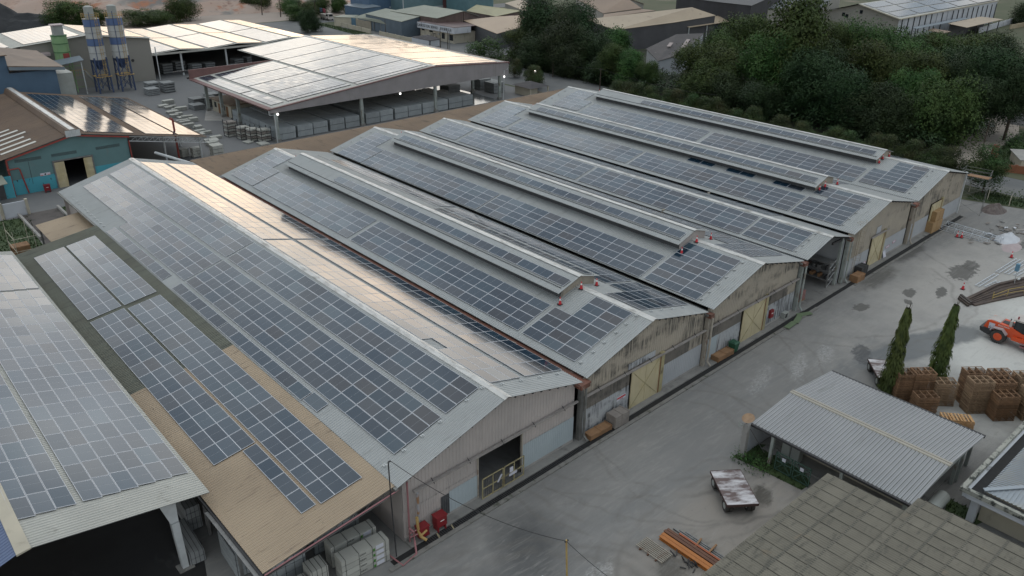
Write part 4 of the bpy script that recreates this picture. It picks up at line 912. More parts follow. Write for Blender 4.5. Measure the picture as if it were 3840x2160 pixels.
for i in range(4): z = 1.2+i*1.6; b.beam((30,172.6,z),(34.8,172.6,z),.12,.12,SILOG); b.beam((30,172.6,z),(33,172.6,z+1.5),.08,.08,SILOG)
for i in range(16): b.box(34.6+i*.2,35.2+i*.2,171.5,172.4,4.8-i*.3,4.86-i*.3,SILOGR)
b.beam((34.6,171.5,5.8),(38,171.5,1.0),.06,.06,YPIPE)
for i in range(7): b.tube([(32+i*.5,171.6,3.9),(32+i*.5,171.6,5.2)],.04,YPIPE,5)
b.tube([(31.8,171.6,5.2),(35.2,171.6,5.2)],.05,YPIPE,5); b.build('walkway_frame', T)
T = thing('canopy', 'tilted blue-grey sheet canopy in front of the green silo', 'canopy', (31.5,170,0))
b = MB(); b.hexa([(27.8,168.5,6.9),(34.6,169.2,7.6),(34.6,172,8.2),(27.8,171.5,7.6),(27.8,168.5,7.0),(34.6,169.2,7.7),(34.6,172,8.3),(27.8,171.5,7.7)], TIN); b.build('roof', T)
for x in (28.3, 33.9):
    b = MB(); b.box(x,x+.2,169.4,169.6,0,7.2,WPAINT); b.build('post', T)

T = thing('factory_hall', 'tall blank grey-beige hall behind the silos with white panelled roof', 'factory hall', (38,186,0))
b = MB(); b.prism([(24,0),(52.4,0),(52.4,10.05),(38,11.9),(24,10.6)],177.2,200,GREYW); b.build('wall', T)
zq = lambda x: 11.95-(x-38)*.128 if x > 38 else 11.95-(38-x)*.09
b = MB(); b.ribbed(5,zq(5),38,11.97,176.4,201,WHITER,.5,.04); b.ribbed(38,11.97,53,zq(53),176.4,201,WHITER,.5,.04); b.build('roof', T)
b = MB(); b.box(5,24,178.5,200,0,zq(12)-.6,GREYW); b.build('side_wing', T)
b = MB(); b.prism([(22,8.4),(29.4,8.4),(29.4,9.0),(22,9.0)],175.0,178,PINKSH); b.build('annex_roof', T)
b = MB(); b.box(53.0,53.2,176.2,176.4,0,8,WPAINT); b.build('downpipe', T)
b = MB(); b.cyl(0,0,0,.1,.35,.35,STEELD,12); b.v = [(47.6+x,177.15-z,5.2+y) for x, y, z in b.v]; b.build('wall_vent', T)
for i, (xa, xb, ya, yb) in enumerate(((8,22,178,200),(25,37,178,200),(39,44.5,178,200),(45.2,51.8,178,200))):
    arraymesh(['far left','left','middle','right'][i]+' block of pale solar panels on the tall grey-beige hall', xa, xb, ya, yb, zq)
T = thing('factory_hall', 'wide low hall with several white gables, dark open front', 'factory hall', (72,200,0))
xs = [52.6, 59.5, 67, 75, 83, 91, 97.5]; zs = [6.0, 6.55, 6.0, 6.65, 6.1, 6.8, 6.35]
def zp(x):
    for i in range(6):
        if x <= xs[i+1]: return zs[i]+(zs[i+1]-zs[i])*(x-xs[i])/(xs[i+1]-xs[i])
    return zs[-1]
for i in range(6):
    b = MB(); b.ribbed(xs[i]+.02, zs[i], xs[i+1]-.02, zs[i+1], 178, 226, WHITER, .6, .04); b.build('roof', T)
    arraymesh('pale solar panel block, number %d from the left slope of the low multi-gabled hall' % (i+1) if False else ['first','second','third','fourth','fifth','sixth'][i]+' slope from the left of pale panels on the low multi-gabled hall', xs[i]+.5, xs[i+1]-.5, 178.8, 201.5, zp)
    arraymesh(['first','second','third','fourth','fifth','sixth'][i]+' slope from the left, rear panels of the low gabled hall', xs[i]+.5, xs[i+1]-.5, 202.3, 225, zp)
b = MB(); b.box(52.6,97.5,177.85,178,5.65,6.1,WHITER); b.build('front_fascia', T)
b = MB(); b.box(52.6,97.4,225,225.2,0,6.2,GREYW); b.box(52.6,52.8,200,225,0,6,GREYW); b.box(97.2,97.4,178,225,0,6,GREYW); b.build('back_wall', T)
for x in (60, 71.9, 84, 96):
    b = MB(); b.box(x-.2,x+.2,178.6,179,0,6,WPAINT); b.build('column', T)

# ------------------------------------------------------------------ big open hall with the white panelled roof
T = thing('storage_hall', 'big open storage hall with wide panelled roof and grey front fascia', 'storage hall', (80,125,0))
XL, XR_, XE = 47.3, 85.7, 107.0; zl = lambda x: 6.2+.09*(x-47.3) if x <= XR_ else 9.656-.068*(x-XR_)
b = MB(True); b.ribbed(XL, zl(XL), 67, zl(67), 101.4, 138.6, WHITER, .5, .04); b.ribbed(67.01, zl(67), XR_, zl(XR_), 101.4, 157.5, WHITER, .5, .04); b.build('left_roof', T)
b = MB(True); b.ribbed(XR_, zl(XR_)-.01, XE, zl(XE), 101.4, 157.5, WHITER, .5, .04); b.build('right_roof', T)
b = MB(True)
b.poly([(XL-.1,101.3,5.55),(XE,101.3,5.55),(XE,101.3,zl(XE)+.05),(XR_,101.3,zl(XR_)+.05),(XL-.1,101.3,zl(XL)+.05)], mat('hall_fascia_sheet',(.27,.25,.25),(.22,.205,.205),.4,.7,0,dirt=((.16,.15,.14),.8,.6,.8,(2,2,.2))))
b.poly([(XL-.1,101.5,5.55),(XE,101.5,5.55),(XE,101.5,zl(XE)),(XR_,101.5,zl(XR_)),(XL-.1,101.5,zl(XL))][::-1], STEEL); b.build('front_fascia', T)
b = MB(True)
for xa, xb in ((XL-.1,XR_),(XR_,XE+.1)): b.hexa([(xa,101.15,zl(xa)-.02),(xb,101.15,zl(xb)-.02),(xb,101.7,zl(xb)-.02),(xa,101.7,zl(xa)-.02),(xa,101.15,zl(xa)+.16),(xb,101.15,zl(xb)+.16),(xb,101.7,zl(xb)+.16),(xa,101.7,zl(xa)+.16)], MAROON)
b.box(XE-.1,XE+.2,101.2,157.5,zl(XE)-.25,zl(XE)+.05,MAROON); b.hexa([(XL-.2,101.3,6.0),(XL+.7,101.3,6.25),(XL+.7,138.6,6.25),(XL-.2,138.6,6.0),(XL-.2,101.3,6.22),(XL+.7,101.3,6.36),(XL+.7,138.6,6.36),(XL-.2,138.6,6.22)], MAROON)
b.box(XL,67,138.6,138.85,6.0,8.1,MAROON); b.build('maroon_trim', T)
b = MB(True); b.hexa([(XR_-.5,101.3,9.62),(XR_+.5,101.3,9.62),(XR_+.5,157.5,9.62),(XR_-.5,157.5,9.62),(XR_-.3,101.3,9.82),(XR_+.3,101.3,9.82),(XR_+.3,157.5,9.82),(XR_-.3,157.5,9.82)], CAP); b.build('ridge_cap', T)
for x, v in ((48.5,101.75),(67.2,101.75),(85.9,101.75),(105.0,102.2),(48.9,127.2),(48.9,119),(48.8,134.4),(105,112),(105,122),(105,132),(105,145),(67.2,118),(67.2,134),(86,118),(86,134)):
    b = MB(True); b.box(x-.3,x+.3,v-.25,v+.25,0,min(zl(x)-.2,6.4 if v > 102.5 else 5.6),PILAST); b.box(x-.45,x+.45,v-.4,v+.4,0,.5,CONC); b.build('column', T)
b = MB(True); b.box(70,XE-1,156.5,156.7,0,7,DARKSH); b.build('back_wall', T)
b = MB(True)
for v in (110,118,126,134,142,150): b.box(48,105,v,v+.3,5.6,6.0,STEELD)
b.build('roof_beams', T)
for x in (47.3, 47.5): pass
b = MB(True); b.tube([(47.0,101.2,6.0),(47.0,101.2,5.3),(48.0,101.15,5.2),(48.05,101.2,0)],.09,WPAINT,8); b.build('downpipe', T)
b = MB(True); b.tube([(106.7,101.2,7.2),(106.6,101.2,6.8),(105.5,101.2,6.6),(105.45,101.3,0)],.09,WPAINT,8); b.build('downpipe', T)
for x, z in ((48.55,5.3),(76.2,5.35),(105.3,5.3)):
    Q = thing('floodlight', ['lit round floodlight on the left corner column of the storage hall','lit round floodlight hanging mid-way along the grey hall fascia','lit round floodlight on the right corner column of the storage hall'][0 if x < 50 else 1 if x < 90 else 2], 'floodlight', (x,100.9+SK*x,z), 'lit floodlights along the storage hall front')
    b = MB(); yy = 100.95+SK*x; b.cyl(0,0,0,.12,.24,.2,LAMPM,14); b.v = [(x+px, yy-pz, z+py) for px, py, pz in b.v]; b.build('lamp', Q)
    b = MB(); b.box(x-.05,x+.05,yy,yy+.3,z-.05,z+.05,STEELD); b.build('bracket', Q)
n = 0
ords = ['first','second','third','fourth','fifth','sixth','seventh']
for i, (va, vb) in enumerate(((103.8,116.6),(117.2,137.6))): arraymesh(['front','rear'][i]+' strip of panels along the left eave of the open storage hall', 48.8, 51.4, va, vb, zl, SK)
for i, (va, vb) in enumerate(((103.7,104.9),(105.3,112.0),(112.4,120.6),(121.0,129.0),(129.4,137.2))): arraymesh(ords[i]+' panel block from the front on the lower left slope of the storage hall', 52.3, 66.3, va, vb, zl, SK)
for i, (va, vb) in enumerate(((102.9,104.2),(104.6,112.0),(112.4,120.6),(121.0,129.0),(129.4,136.7),(137.1,145),(145.4,156))): arraymesh(ords[i]+' panel block from the front on the upper left slope of the storage hall', 67.3, 84.9, va, vb, zl, SK)
for i, (va, vb) in enumerate(((102.6,104.6),(105,112.0),(112.4,121),(121.4,129.8),(130.2,138.6),(139,148),(148.4,156.5))): arraymesh(ords[i]+' panel block from the front on the glowing far slope of the storage hall', 86.6, 104.6, va, vb, zl, SK)
T = thing('office', 'small cream office with brown flat roof under the left side of the storage hall', 'office', (52,128,0))
b = MB(True); b.box(49.6,56.5,124.5,134,0,2.6,CREAM); b.build('wall', T)
b = MB(True); b.box(49.2,57,124.1,134.4,2.6,2.8,BRNR2); b.build('roof', T)
for v in (126.0, 130.0):
    b = MB(True); b.box(49.55,49.62,v,v+.9,0,2.1,RUSTD); b.build('door', T)
for v in (127.6, 131.8):
    b = MB(True); b.box(49.55,49.62,v,v+1.0,1.0,2.1,GLASS); b.build('window', T)
sheet('paved_slab', [(44.5,128),(49,124),(51,136),(49,138)], -.004, CONCL)
# block stacks: packs of two courses, strapped
def blockpack(lx, ly, lz, m=BLOCK, nx=4, nl=2, name='block_stack'):
    b = MB(); h = lz/nl; g_ = .03
    for l in range(nl):
        for i in range(nx):
            x0 = -lx/2+i*lx/nx+g_/2; x1 = x0+lx/nx-g_; b.box(x0,x1,-ly/2,ly/2,l*h+.07,(l+1)*h-.015,m)
        b.box(-lx/2+.1,lx/2-.1,-ly/2+.15,ly/2-.15,l*h,l*h+.07,BLKP)
    o = b.build(name); return o
def spread(proto, items, cat, group):
    for i, (x, y, rz, lb, sc) in enumerate(items):
        o = proto if i == 0 else proto.copy()
        if i: C.objects.link(o)
        o.location = (x, y, 0); o.rotation_euler = (0,0,rz); o.scale = sc if isinstance(sc, tuple) else (sc,sc,sc)
        tag(o, lb, cat, group)
fx = [(49.1,52.4),(52.9,56.1),(56.3,59.4),(60.0,63.2),(63.4,66.6),(68.2,71.5),(71.7,74.8),(75.4,78.6),(78.8,82.2),(82.6,86.1),(86.3,89.4),(89.8,93.4),(93.6,96.6)]
items = []
dn = ['front','second','third','fourth','rearmost']
for i, (xa, xb) in enumerate(fx):
    for j in range(5 if i < 11 else (3 if i == 11 else 1)):
        items.append(((xa+xb)/2, 101.9+SK*xa+2.1+j*4.15 + (.0 if i > 3 else .2), 0, f"{dn[j]} grey block pack in row {ords[i] if i < 7 else ['eighth','ninth','tenth','eleventh','twelfth','thirteenth'][i-7]} from the left under the storage hall", ((xb-xa)/3.2, 1, 1)))
spread(blockpack(3.2,4.05,2.25,BLOCK,6,2), items, 'block stack', 'grey block stacks in rows under the storage hall')
def wpos(k): return k
ys = [(46.6,163.5,2.2,'weathered block stack beside the beige hall corner, left'),(49.3,160.9,2.3,'weathered block stack beside the beige hall corner, right'),(45.3,160,1.5,'low weathered block stack before the two silos'),
 (57.5,184,2.6,'tall block pack in the dark front of the low hall, left'),(61,184.5,2.8,'block pack in the dark front of the low hall, second'),(64,181,2.2,'block pack in the dark front of the low hall, third'),(68,182,2.0,'block pack in the dark front of the low hall, fourth'),(65.5,176,1.4,'loose block pack before the low hall, left'),(69.5,176.5,1.2,'loose block pack before the low hall, middle'),(73.5,178,1.4,'loose block pack before the low hall, right'),(76,182,2.2,'block pack behind the hall column, right'),(80,183,2.2,'block pack behind the hall column, far right'),(62,171.5,1.2,'low block pack alone on the apron'),
 (49.0,143,1.6,'block stack behind the open hall, left edge'),(51.5,141,1.7,'block stack behind the open hall, middle'),(53.6,146,1.5,'block stack behind the open hall, rear'),(47.6,139.5,1.0,'low block stack behind the open hall')]
spread(blockpack(2.6,2.9,1,BLOCKD,4,4), [(x,y,.05,lb,(1,1,h)) for x,y,h,lb in ys], 'block stack', 'weathered block stacks in the rear yard')
r = random.Random(5); its = []
for i in range(26):
    t = i/25; x = 44.2-6.0*t+r.uniform(-1.4,1.4); y = 147.5-41*t+r.uniform(-1,1)
    its.append((x, y, r.uniform(-.15,.15), f"loose pale slab pile beside the workshop lean-to, {['nearest','next'][0] if i == 25 else 'number '+str(26-i)} along the row", (r.uniform(.7,1.3), r.uniform(.5,1.1), r.uniform(.35,.9))))
for i, it in enumerate(its): its[i] = (it[0],it[1],it[2],'loose pale slab pile in the row beside the workshop lean-to',it[4])
spread(blockpack(1.9,1.3,1,BLOCKL,2,3,'slab_pile'), its, 'slab pile', 'slab piles beside the workshop lean-to')
spread(blockpack(1.9,1.7,2.0,BLOCKL,2,3,'slab_pile'), [(35.9,101.6,0,'two-tier pale slab pile standing alone by the workshop lean-to post',1),(33.0,103.6,0,'pale slab pile half under the workshop lean-to',.8),(31.3,104.8,.2,'lower pale slab pile deeper under the workshop lean-to',.7)], 'slab pile', None)
def timber_stack(loc, lab, n=6, w_=2.0, l_=1.6):
    T = local_thing('timber_rack', lab, 'timber rack', loc, .1, 'racks of curved boards before the storage hall')
    rr = random.Random(int(loc[0]*7)); 
    for k in range(n):
        b = MB(); z = .12+k*.48
        for i in range(5): b.box(-w_/2+i*w_/5, -w_/2+(i+.85)*w_/5, -l_/2+rr.uniform(-.1,.1), l_/2, z, z+.28+.05*math.sin(i), [BLOCKL,WOODGREY][k%2])
        b.build('boards', T)
    for sx in (-1,1):
        for sy_ in (-1,1):
            b = MB(); b.box(sx*w_/2-.05,sx*w_/2+.05,sy_*l_/2-.05,sy_*l_/2+.05,0,n*.5+.2,STEELD); b.build('post', T)
    settle(T)
timber_stack((43.6,113.0,0),'tallest rack of curved boards, left of the hall corner'); timber_stack((44.6,109.6,0),'rack of curved boards, second from left',5); timber_stack((45.4,107.2,0),'rack of curved boards, third from left',5); timber_stack((46.8,105.6,0),'dark rack of boards next to the hall corner column',5)
spread(blockpack(1.7,2.2,.3,BLOCKL,4,1,'slab_pile'), [(45.5,103.6,0,'low pallet of pale tiles on the ground near the hall corner',1),(43.9,106.4,.2,'low grey slab pallet between the board racks and the beige roof',.8)], 'slab pile', None)

# foreground block packs and boards under the lean-to
def boardpack(loc, lx, ly, n, lab, h=.46, mark=True, m=BLOCKL):
    T = local_thing('board_pack', lab, 'board pack', loc, -.05, 'strapped board packs at the front of the lean-to')
    for k in range(n):
        z = k*h+.06; b = MB(); b.box(-lx/2,lx/2,-ly/2,ly/2,z,z+h-.04,m); b.box(-lx/2+.1,lx/2-.1,-ly/2+.1,ly/2-.1,z-.06,z,WOODGREY)
        pk = b.build('pack', T)
        b = MB()
        for t in (-.42,-.14,.14,.42): x = lx*t; b.box(x-.015,x+.015,-ly/2-.012,ly/2+.012,z-.01,z+h-.028,STRAP)
        b.build('straps', pk)
        if mark:
            b = MB(); b.box(lx*.15+.02,lx*.15+.16,-ly/2-.016,-ly/2-.004,z+.02,z+.22,GREENTAG); b.build('tag', pk)
            b = MB(); b.box(lx*.22,lx*.38,-ly/2-.016,-ly/2-.004,z+.06,z+h-.1,PAPER); b.build('paper_label', pk)
            text_on(pk, 'lettering', 'SIRIM', .2, facing(-lx*.06, -ly/2-.012, z+.2), INK, .003)
    settle(T)
boardpack((2.85,.77,0), 3.5, 1.0, 4, 'near strapped board pack with black lettering and green tags, four high')
boardpack((2.95,2.4,0), 3.4, .95, 4, 'second strapped board pack with green tags, just behind the near one', .44)
boardpack((2.7,4.4,0), 3.4, 1.3, 4, 'third board pack, deeper under the lean-to', .44, False, BLOCK)
boardpack((-.1,1.7,0), 1.2, 1.2, 3, 'square pale block pack with smooth top, left of the lettered packs', .5, False)
boardpack((-1.5,1.3,0), 1.2, 1.5, 2, 'lower square block pack at the bottom edge below the tan roof', .5, False)
boardpack((-1.2,3.7,0), 2.2, 1.4, 3, 'wide grey block pack behind the square ones', .6, False, BLOCK)
boardpack((-3.35,6.7,0), 1.0, 2.9, 4, 'long grey block pack below the left edge of the tan roof', .5, False, BLOCK)
boardpack((-5.2,10.2,0), 1.0, 3.8, 2, 'long grey block pack beside the big white steel column', .5, False, BLOCKD)
boardpack((-4.0,14.5,0), 1.0, 5.8, 4, 'dim long block pack behind the white steel column', .5, False, BLOCKD)
T = thing('lamp_post', 'thin black mast at the nearest shed corner, cable running from its top', 'mast', (4.95,.17,0))
b = MB(); b.tube([(5.1,.2,0),(4.95,.18,5.4),(4.93,.17,8.0)],.045,STEELD,6); b.tube([(4.93,.17,8.0),(5.1,.15,8.02)],.06,STEELD,6); b.build('pole', T)
def cable(pts_a, pts_b, sag, lab, rad=.02):
    a, c_ = Vector(pts_a), Vector(pts_b); b = MB()
    b.tube([a.lerp(c_, t/14)-Vector((0,0,sag*4*(t/14)*(1-t/14))) for t in range(15)], rad, WIRE, 5); o = b.build('cable'); tag(o, lab, 'cable'); return o
cable((5.1,.15,8.0),(11.97,-9.05,3.66),.9,'black cable sagging from the shed corner mast to the yellow post',.022)
cable((11.97,-9.05,3.66),(13.5,-16.5,2.2),.5,'thin cable dropping from the yellow post towards the fibre-cement roof')
T = thing('pole', 'thin yellowish wooden post carrying the cable, bottom centre', 'post', (12.1,-9.2,0))
b = MB(); b.tube([(12.1,-9.2,0),(11.98,-9.05,3.75)],.06,YPIPE,8); b.build('post', T)
b = MB(); b.box(11.85,12.15,-9.1,-9.0,3.62,3.7,STEELD); b.build('insulator', T)
# drain, kerb and grate before the sheds
b = MB(True); b.box(4.5,106,-.62,-.1,-.2,.015,DARK); b.build('drain_channel')['kind'] = 'structure'
b = MB(True); b.box(4.0,62,-1.0,-.66,-.05,.11,KERB); b.box(71,106,-1.0,-.7,-.05,.06,KERB); b.build('kerb')['kind'] = 'structure'
b = MB(True); b.box(6.3,60,-.08,.75,-.05,.10,CONC); b.box(70.8,106.5,-.08,.75,-.05,.10,CONC); b.build('pavement')['kind'] = 'structure'
b = MB(True); b.box(60.2,70.5,-.15,20,-.05,.02,CONC); b.build('bay_floor')['kind'] = 'structure'
b = MB(True)
for i in range(92): x = 7.4+i*.175; b.box(x,x+.07,-.62,-.12,.02,.06,STEELD)
tag(b.build('drain_grate'), 'long dark iron drain grate in front of the open doorway', 'drain grate')
b = MB(True)
for x in (8.3, 9.6):
    for i in range(6): b.hexa([(x+i*.02,-.62+i*.08,.065),(x+.12+i*.02,-.60+i*.08,.065),(x+.12+i*.02,-.56+i*.08,.065),(x+i*.02,-.58+i*.08,.065),(x+i*.02,-.62+i*.08,.08),(x+.12+i*.02,-.60+i*.08,.08),(x+.12+i*.02,-.56+i*.08,.08),(x+i*.02,-.58+i*.08,.08)], YELD)
tag(b.build('warning_stripe'), 'yellow and black striped bars across the drain grate near the red cabinets', 'warning stripe')
T = thing('hydrant', 'yellow and pink fire pipes at the corner of the nearest shed', 'hydrant pipes', (6.9,.2,0))
b = MB(); b.tube([(7.0,.35,2.2),(7.0,.25,1.1),(7.1,.1,.6),(7.35,-.2,.35)],.11,YPIPE,8); b.tube([(7.1,.1,.7),(7.6,.1,.9)],.09,YPIPE,8); b.build('yellow_pipe', T)
b = MB(); b.tube([(6.3,.3,1.7),(6.5,.1,1.4),(6.5,0,.6),(6.2,-.6,.12)],.07,PINKP,8); b.tube([(6.2,-.6,.12),(4.9,-.9,.1),(4.6,1.6,.1),(4.9,14,.1)],.06,PINKP,8); b.tube([(6.3,.25,.9),(6.9,.2,.9)],.06,PINKP,8); b.tube([(6.3,.2,1.3),(6.8,.2,1.3)],.05,PINKP,8); b.build('pink_pipe', T)
# ------------------------------------------------------------------ things along the shed fronts
def wcrate(x0, x1, y0, y1, z0, z1, lab, m=CRATEW, name='crate', cat='crate', slats=True):
    T = thing(name, lab, cat, ((x0+x1)/2,(y0+y1)/2,z0))
    b = MB()
    n = max(2, int((z1-z0)/.2))
    for i in range(n):
        za = z0+(z1-z0)*i/n; zb = z0+(z1-z0)*(i+1)/n-.02; b.box(x0,x1,y0,y1,za,zb,m)
    b.build('boards', T)
    b = MB()
    for x in (x0, (x0+x1)/2-.05, x1-.1): b.box(x,x+.1,y0-.03,y0-.001,z0,z1+.02,m); b.box(x,x+.1,y0-.03,y1+.03,z1,z1+.03,m)
    for y in (y0, y1-.1): b.box(x0-.03,x0-.001,y,y+.1,z0,z1,m); b.box(x1+.001,x1+.03,y,y+.1,z0,z1,m)
    b.build('battens', T); return T
wcrate(24.6,27.2,.55,1.35,.1,.55,'long low brown crate on the pavement before the second shed')
wcrate(27.4,29.1,.35,1.4,.1,1.25,'grey timber crate with pale sheet, second shed, left of the yellow door', WOODGREY)
wcrate(43.4,46.0,1.3,2.2,.1,.6,'low tan crate on the pavement before the third shed', CRATEW)
T = thing('bin', 'dark green bin beside the tan crate at the third shed', 'bin', (46.5,1.7,.1))
b = MB(); b.hexa([(46.2,1.4,.1),(46.8,1.4,.1),(46.8,2.0,.1),(46.2,2.0,.1),(46.1,1.3,1.1),(46.9,1.3,1.1),(46.9,2.1,1.1),(46.1,2.1,1.1)], mat('bin_green',(.02,.09,.05))); b.build('body', T)
b = MB(); b.hexa([(46.05,1.25,1.1),(46.95,1.25,1.1),(46.95,2.15,1.1),(46.05,2.15,1.1),(46.2,1.4,1.22),(46.8,1.4,1.22),(46.8,2.0,1.22),(46.2,2.0,1.22)], mat('bin_green',(.02,.09,.05))); b.build('lid', T)
wcrate(95.2,98.2,3.05,4.2,.02,1.55,'large plywood crate, lower of two beside the farthest yellow door', PLY)
wcrate(95.9,98.3,3.15,4.1,1.6,2.9,'plywood crate on top of another beside the farthest yellow door', PLY)
wcrate(71.6,73.4,1.6,2.6,.02,.85,'weathered box with pink board lid by the caged ladder', CRATEW)
wcrate(73.6,75.2,2.2,3.1,.02,1.25,'dark grey crate under the caged ladder', mat('dark_crate',(.05,.05,.05)))
T = thing('cabinet', 'red fire box fixed on the front wall of the third shed', 'fire box', (54.2,2.5,1.3))
b = MB(); b.box(53.9,54.5,2.3,2.55,1.0,1.9,REDBOX); b.build('body', T); b = MB(); b.box(54.05,54.35,2.28,2.3,1.5,1.6,WHITEINK); b.build('label_strip', T)
T = thing('air_conditioner', 'small pale box unit at the foot of the third shed wall', 'air conditioner', (57.0,2.3,.1))
b = MB(); b.box(56.6,57.4,2.1,2.6,.1,.75,SILOGR); b.build('casing', T); b = MB(); b.box(56.7,57.1,2.08,2.1,.2,.65,STEELD); b.build('fan_grille', T)
for i, (x, y, rz, lb) in enumerate(((57.6,1.1,.3,'dark green board lying over the drain, first one'), (59.3,1.3,-.4,'dark green board leaning at the third shed downpipe'), (55.8,.9,.1,'dark green board lying over the drain, nearer one'))):
    b = MB(); b.box(-.9,.9,-.3,.3,0,.05,mat('faded_green_board',(.13,.18,.10))); o = b.build('board'); o.location = (x,y,.14); o.rotation_euler = (.05,0,rz); tag(o, lb, 'board', 'green boards over the drain')
T = thing('storage_rack', 'dusty steel storage rack with shelves inside the open fourth bay', 'storage rack', (68,6,0))
for y in (3.4, 8.0, 12.5):
    for x in (67.6, 68.9):
        b = MB(); b.box(x-.06,x+.06,y-.06,y+.06,0,3.4,STEEL); b.build('upright', T)
for z in (.9, 2.0, 3.0):
    b = MB(); b.box(67.5,69.0,3.3,12.6,z,z+.12,STEEL); b.build('shelf', T)
rr = random.Random(3)
for z in (1.02, 2.12):
    for i in range(11): b = MB(); y = 3.6+i*.78+rr.uniform(0,.2); b.box(67.6+rr.random()*.2,68.5,y,y+rr.uniform(.1,.5),z,z+rr.uniform(.1,.6),rr.choice([STEELD,CRATEW,STEEL,RUSTYW])); b.build('stored_part', T)
b = MB()
for i in range(4): z = .1+i*.8; b.beam((67.6,3.35,z),(68.9,3.35,z+.8*(1 if i%2 else 1)),.05,.05,WPAINT)
b.build('cross_brace', T)
T = thing('brick_pile', 'small pile of pinkish bricks on a pallet in the open bay', 'brick pile', (62.3,3.9,0))
b = MB()
for i in range(9):
    for j in range(5):
        for k in range(3): b.box(61.8+j*.24,62.0+j*.24,3.4+k*.3,3.66+k*.3,.12+i*.12,.22+i*.12,BRICKRED)
b.build('bricks', T); b = MB(); b.box(61.75,63.0,3.35,4.3,0,.11,CRATEW); b.build('pallet', T)
LADC = mat('pale_rusty_ladder', (.34,.30,.22), (.25,.2,.14), 2, .7)
T = thing('caged_ladder', 'pale yellow caged ladder up the front of the fifth shed', 'ladder', (72.6,2.9,0))
b = MB()
for s in (72.4,72.9): b.tube([(s,2.95,.3),(s,2.95,7.0),(s,3.4,7.1)],.025,LADC,6)
for i in range(24): b.tube([(72.4,2.95,.5+i*.28),(72.9,2.95,.5+i*.28)],.012,LADC,4)
b.build('ladder', T); b = MB()
for i in range(8):
    z = 2.5+i*.7; b.tube([(72.65+.45*math.cos(PI+a*PI/6),2.95+.7*math.sin(PI+a*PI/6),z) for a in range(7)],.014,LADC,4,False)
for a in (1,3,5): b.tube([(72.65+.45*math.cos(PI+a*PI/6),2.95+.7*math.sin(PI+a*PI/6),z) for z in (2.5,7.4)],.012,LADC,4)
b.build('cage', T)
T = thing('notice_board', 'white sheet leaning by the fifth shed door', 'notice', (82,3,.3))
b = MB(); b.hexa([(81.6,3.2,.1),(82.3,3.2,.1),(82.3,3.25,.1),(81.6,3.25,.1),(81.5,3.4,.9),(82.2,3.4,.9),(82.2,3.45,.9),(81.5,3.45,.9)], PAPER); b.build('sheet', T)
for x0, v, z, w_, lb in ((82.3,.69,1.1,1.1,'small white framed notice on the fifth shed, lower'), (84.2,.69,1.3,.9,'small white framed notice on the fifth shed, right'), (76.0,.69,.7,.7,'small framed notice left of the fifth shed door')):
    T = thing('notice_board', lb, 'notice', (x0,v+SK*x0,z)); b = MB(True); b.box(x0,x0+w_,v-.02,v+.01,z,z+.3,PAPER); b.build('board', T)
    b = MB(True)
    for zz in (z, z+.27): b.box(x0,x0+w_,v-.03,v-.02,zz,zz+.03,RED2)
    for xx in (x0, x0+w_-.04): b.box(xx,xx+.04,v-.03,v-.02,z+.03,z+.27,RED2)
    b.build('border', T)
T = thing('notice_board', 'red and white warning notice left of the second shed door', 'notice', (29.2,1.7,1.7)); b = MB(True); b.box(28.9,30.1,.66,.69,1.55,1.95,PAPER); b.build('board', T); b = MB(True); b.box(28.95,30.05,.64,.66,1.75,1.9,RED2); b.build('red_strip', T)
text_on(T, 'lettering', 'AWAS', .16, facing(29.5-29.2, .635+SK*29.5-1.7, 1.64-1.7), REDP, .002)
# scaffold tower at the far corner
T = thing('scaffold_tower', 'tall scaffold tower with timber platform at the farthest shed corner', 'scaffold tower', (108.6,3.6,0))
b = MB()
P4 = [(107.6,5.2),(109.4,5.4),(109.7,1.9),(108.2,1.6)]
for x, y in P4: b.tube([(x,y,0),(x,y,6.5)],.028,STEEL,6)
for z in (1.9,3.8,5.4,5.9,6.45):
    for i in range(4): b.tube([(*P4[i],z),(*P4[(i+1)%4],z)],.022,STEEL,5)
for z in (0,1.9,3.7):
    for i in range(4): b.tube([(*P4[i],z),(*P4[(i+1)%4],z+1.8)],.018,STEEL,5)
b.build('poles', T); b = MB()
for i in range(4): t = i*.24; b.hexa([(108.0+t*1.6,5.3,5.42),(108.35+t*1.6,5.3,5.42),(108.65+t*1.5,1.8,5.42),(108.3+t*1.5,1.8,5.42),(108.0+t*1.6,5.3,5.47),(108.35+t*1.6,5.3,5.47),(108.65+t*1.5,1.8,5.47),(108.3+t*1.5,1.8,5.47)], CRATEW)
b.build('platform', T)
# long hooped rails, ladders on the ground
def hoops(p, q, lab, n=9):
    T = thing('ladder_cage', lab, 'ladder cage', (*p,0), 'hooped ladder cages lying by the crates'); b = MB(); a = Vector((*p,0)); c_ = Vector((*q,0)); d = (c_-a).normalized(); nn = Vector((-d.y,d.x,0))
    for s, z in ((-.35,.06),(.35,.06),(-.3,.5),(.3,.5),(0,.68)): b.tube([a+nn*s+Vector((0,0,z)), c_+nn*s+Vector((0,0,z))],.03,GALV,5)
    b.build('rails', T); b = MB()
    for i in range(n):
        m_ = a.lerp(c_, i/(n-1)); b.tube([m_+nn*.38*math.cos(t*PI/6)+Vector((0,0,.06+.64*math.sin(t*PI/6))) for t in range(7)],.035,GALV,5,False)
    b.build('hoops', T)
hoops((98.4,5.2),(97.7,-3.4),'hooped ladder cage lying nearest to the plywood crates'); hoops((100.3,3.0),(99.5,-4.5),'hooped ladder cage lying farther from the plywood crates',7)
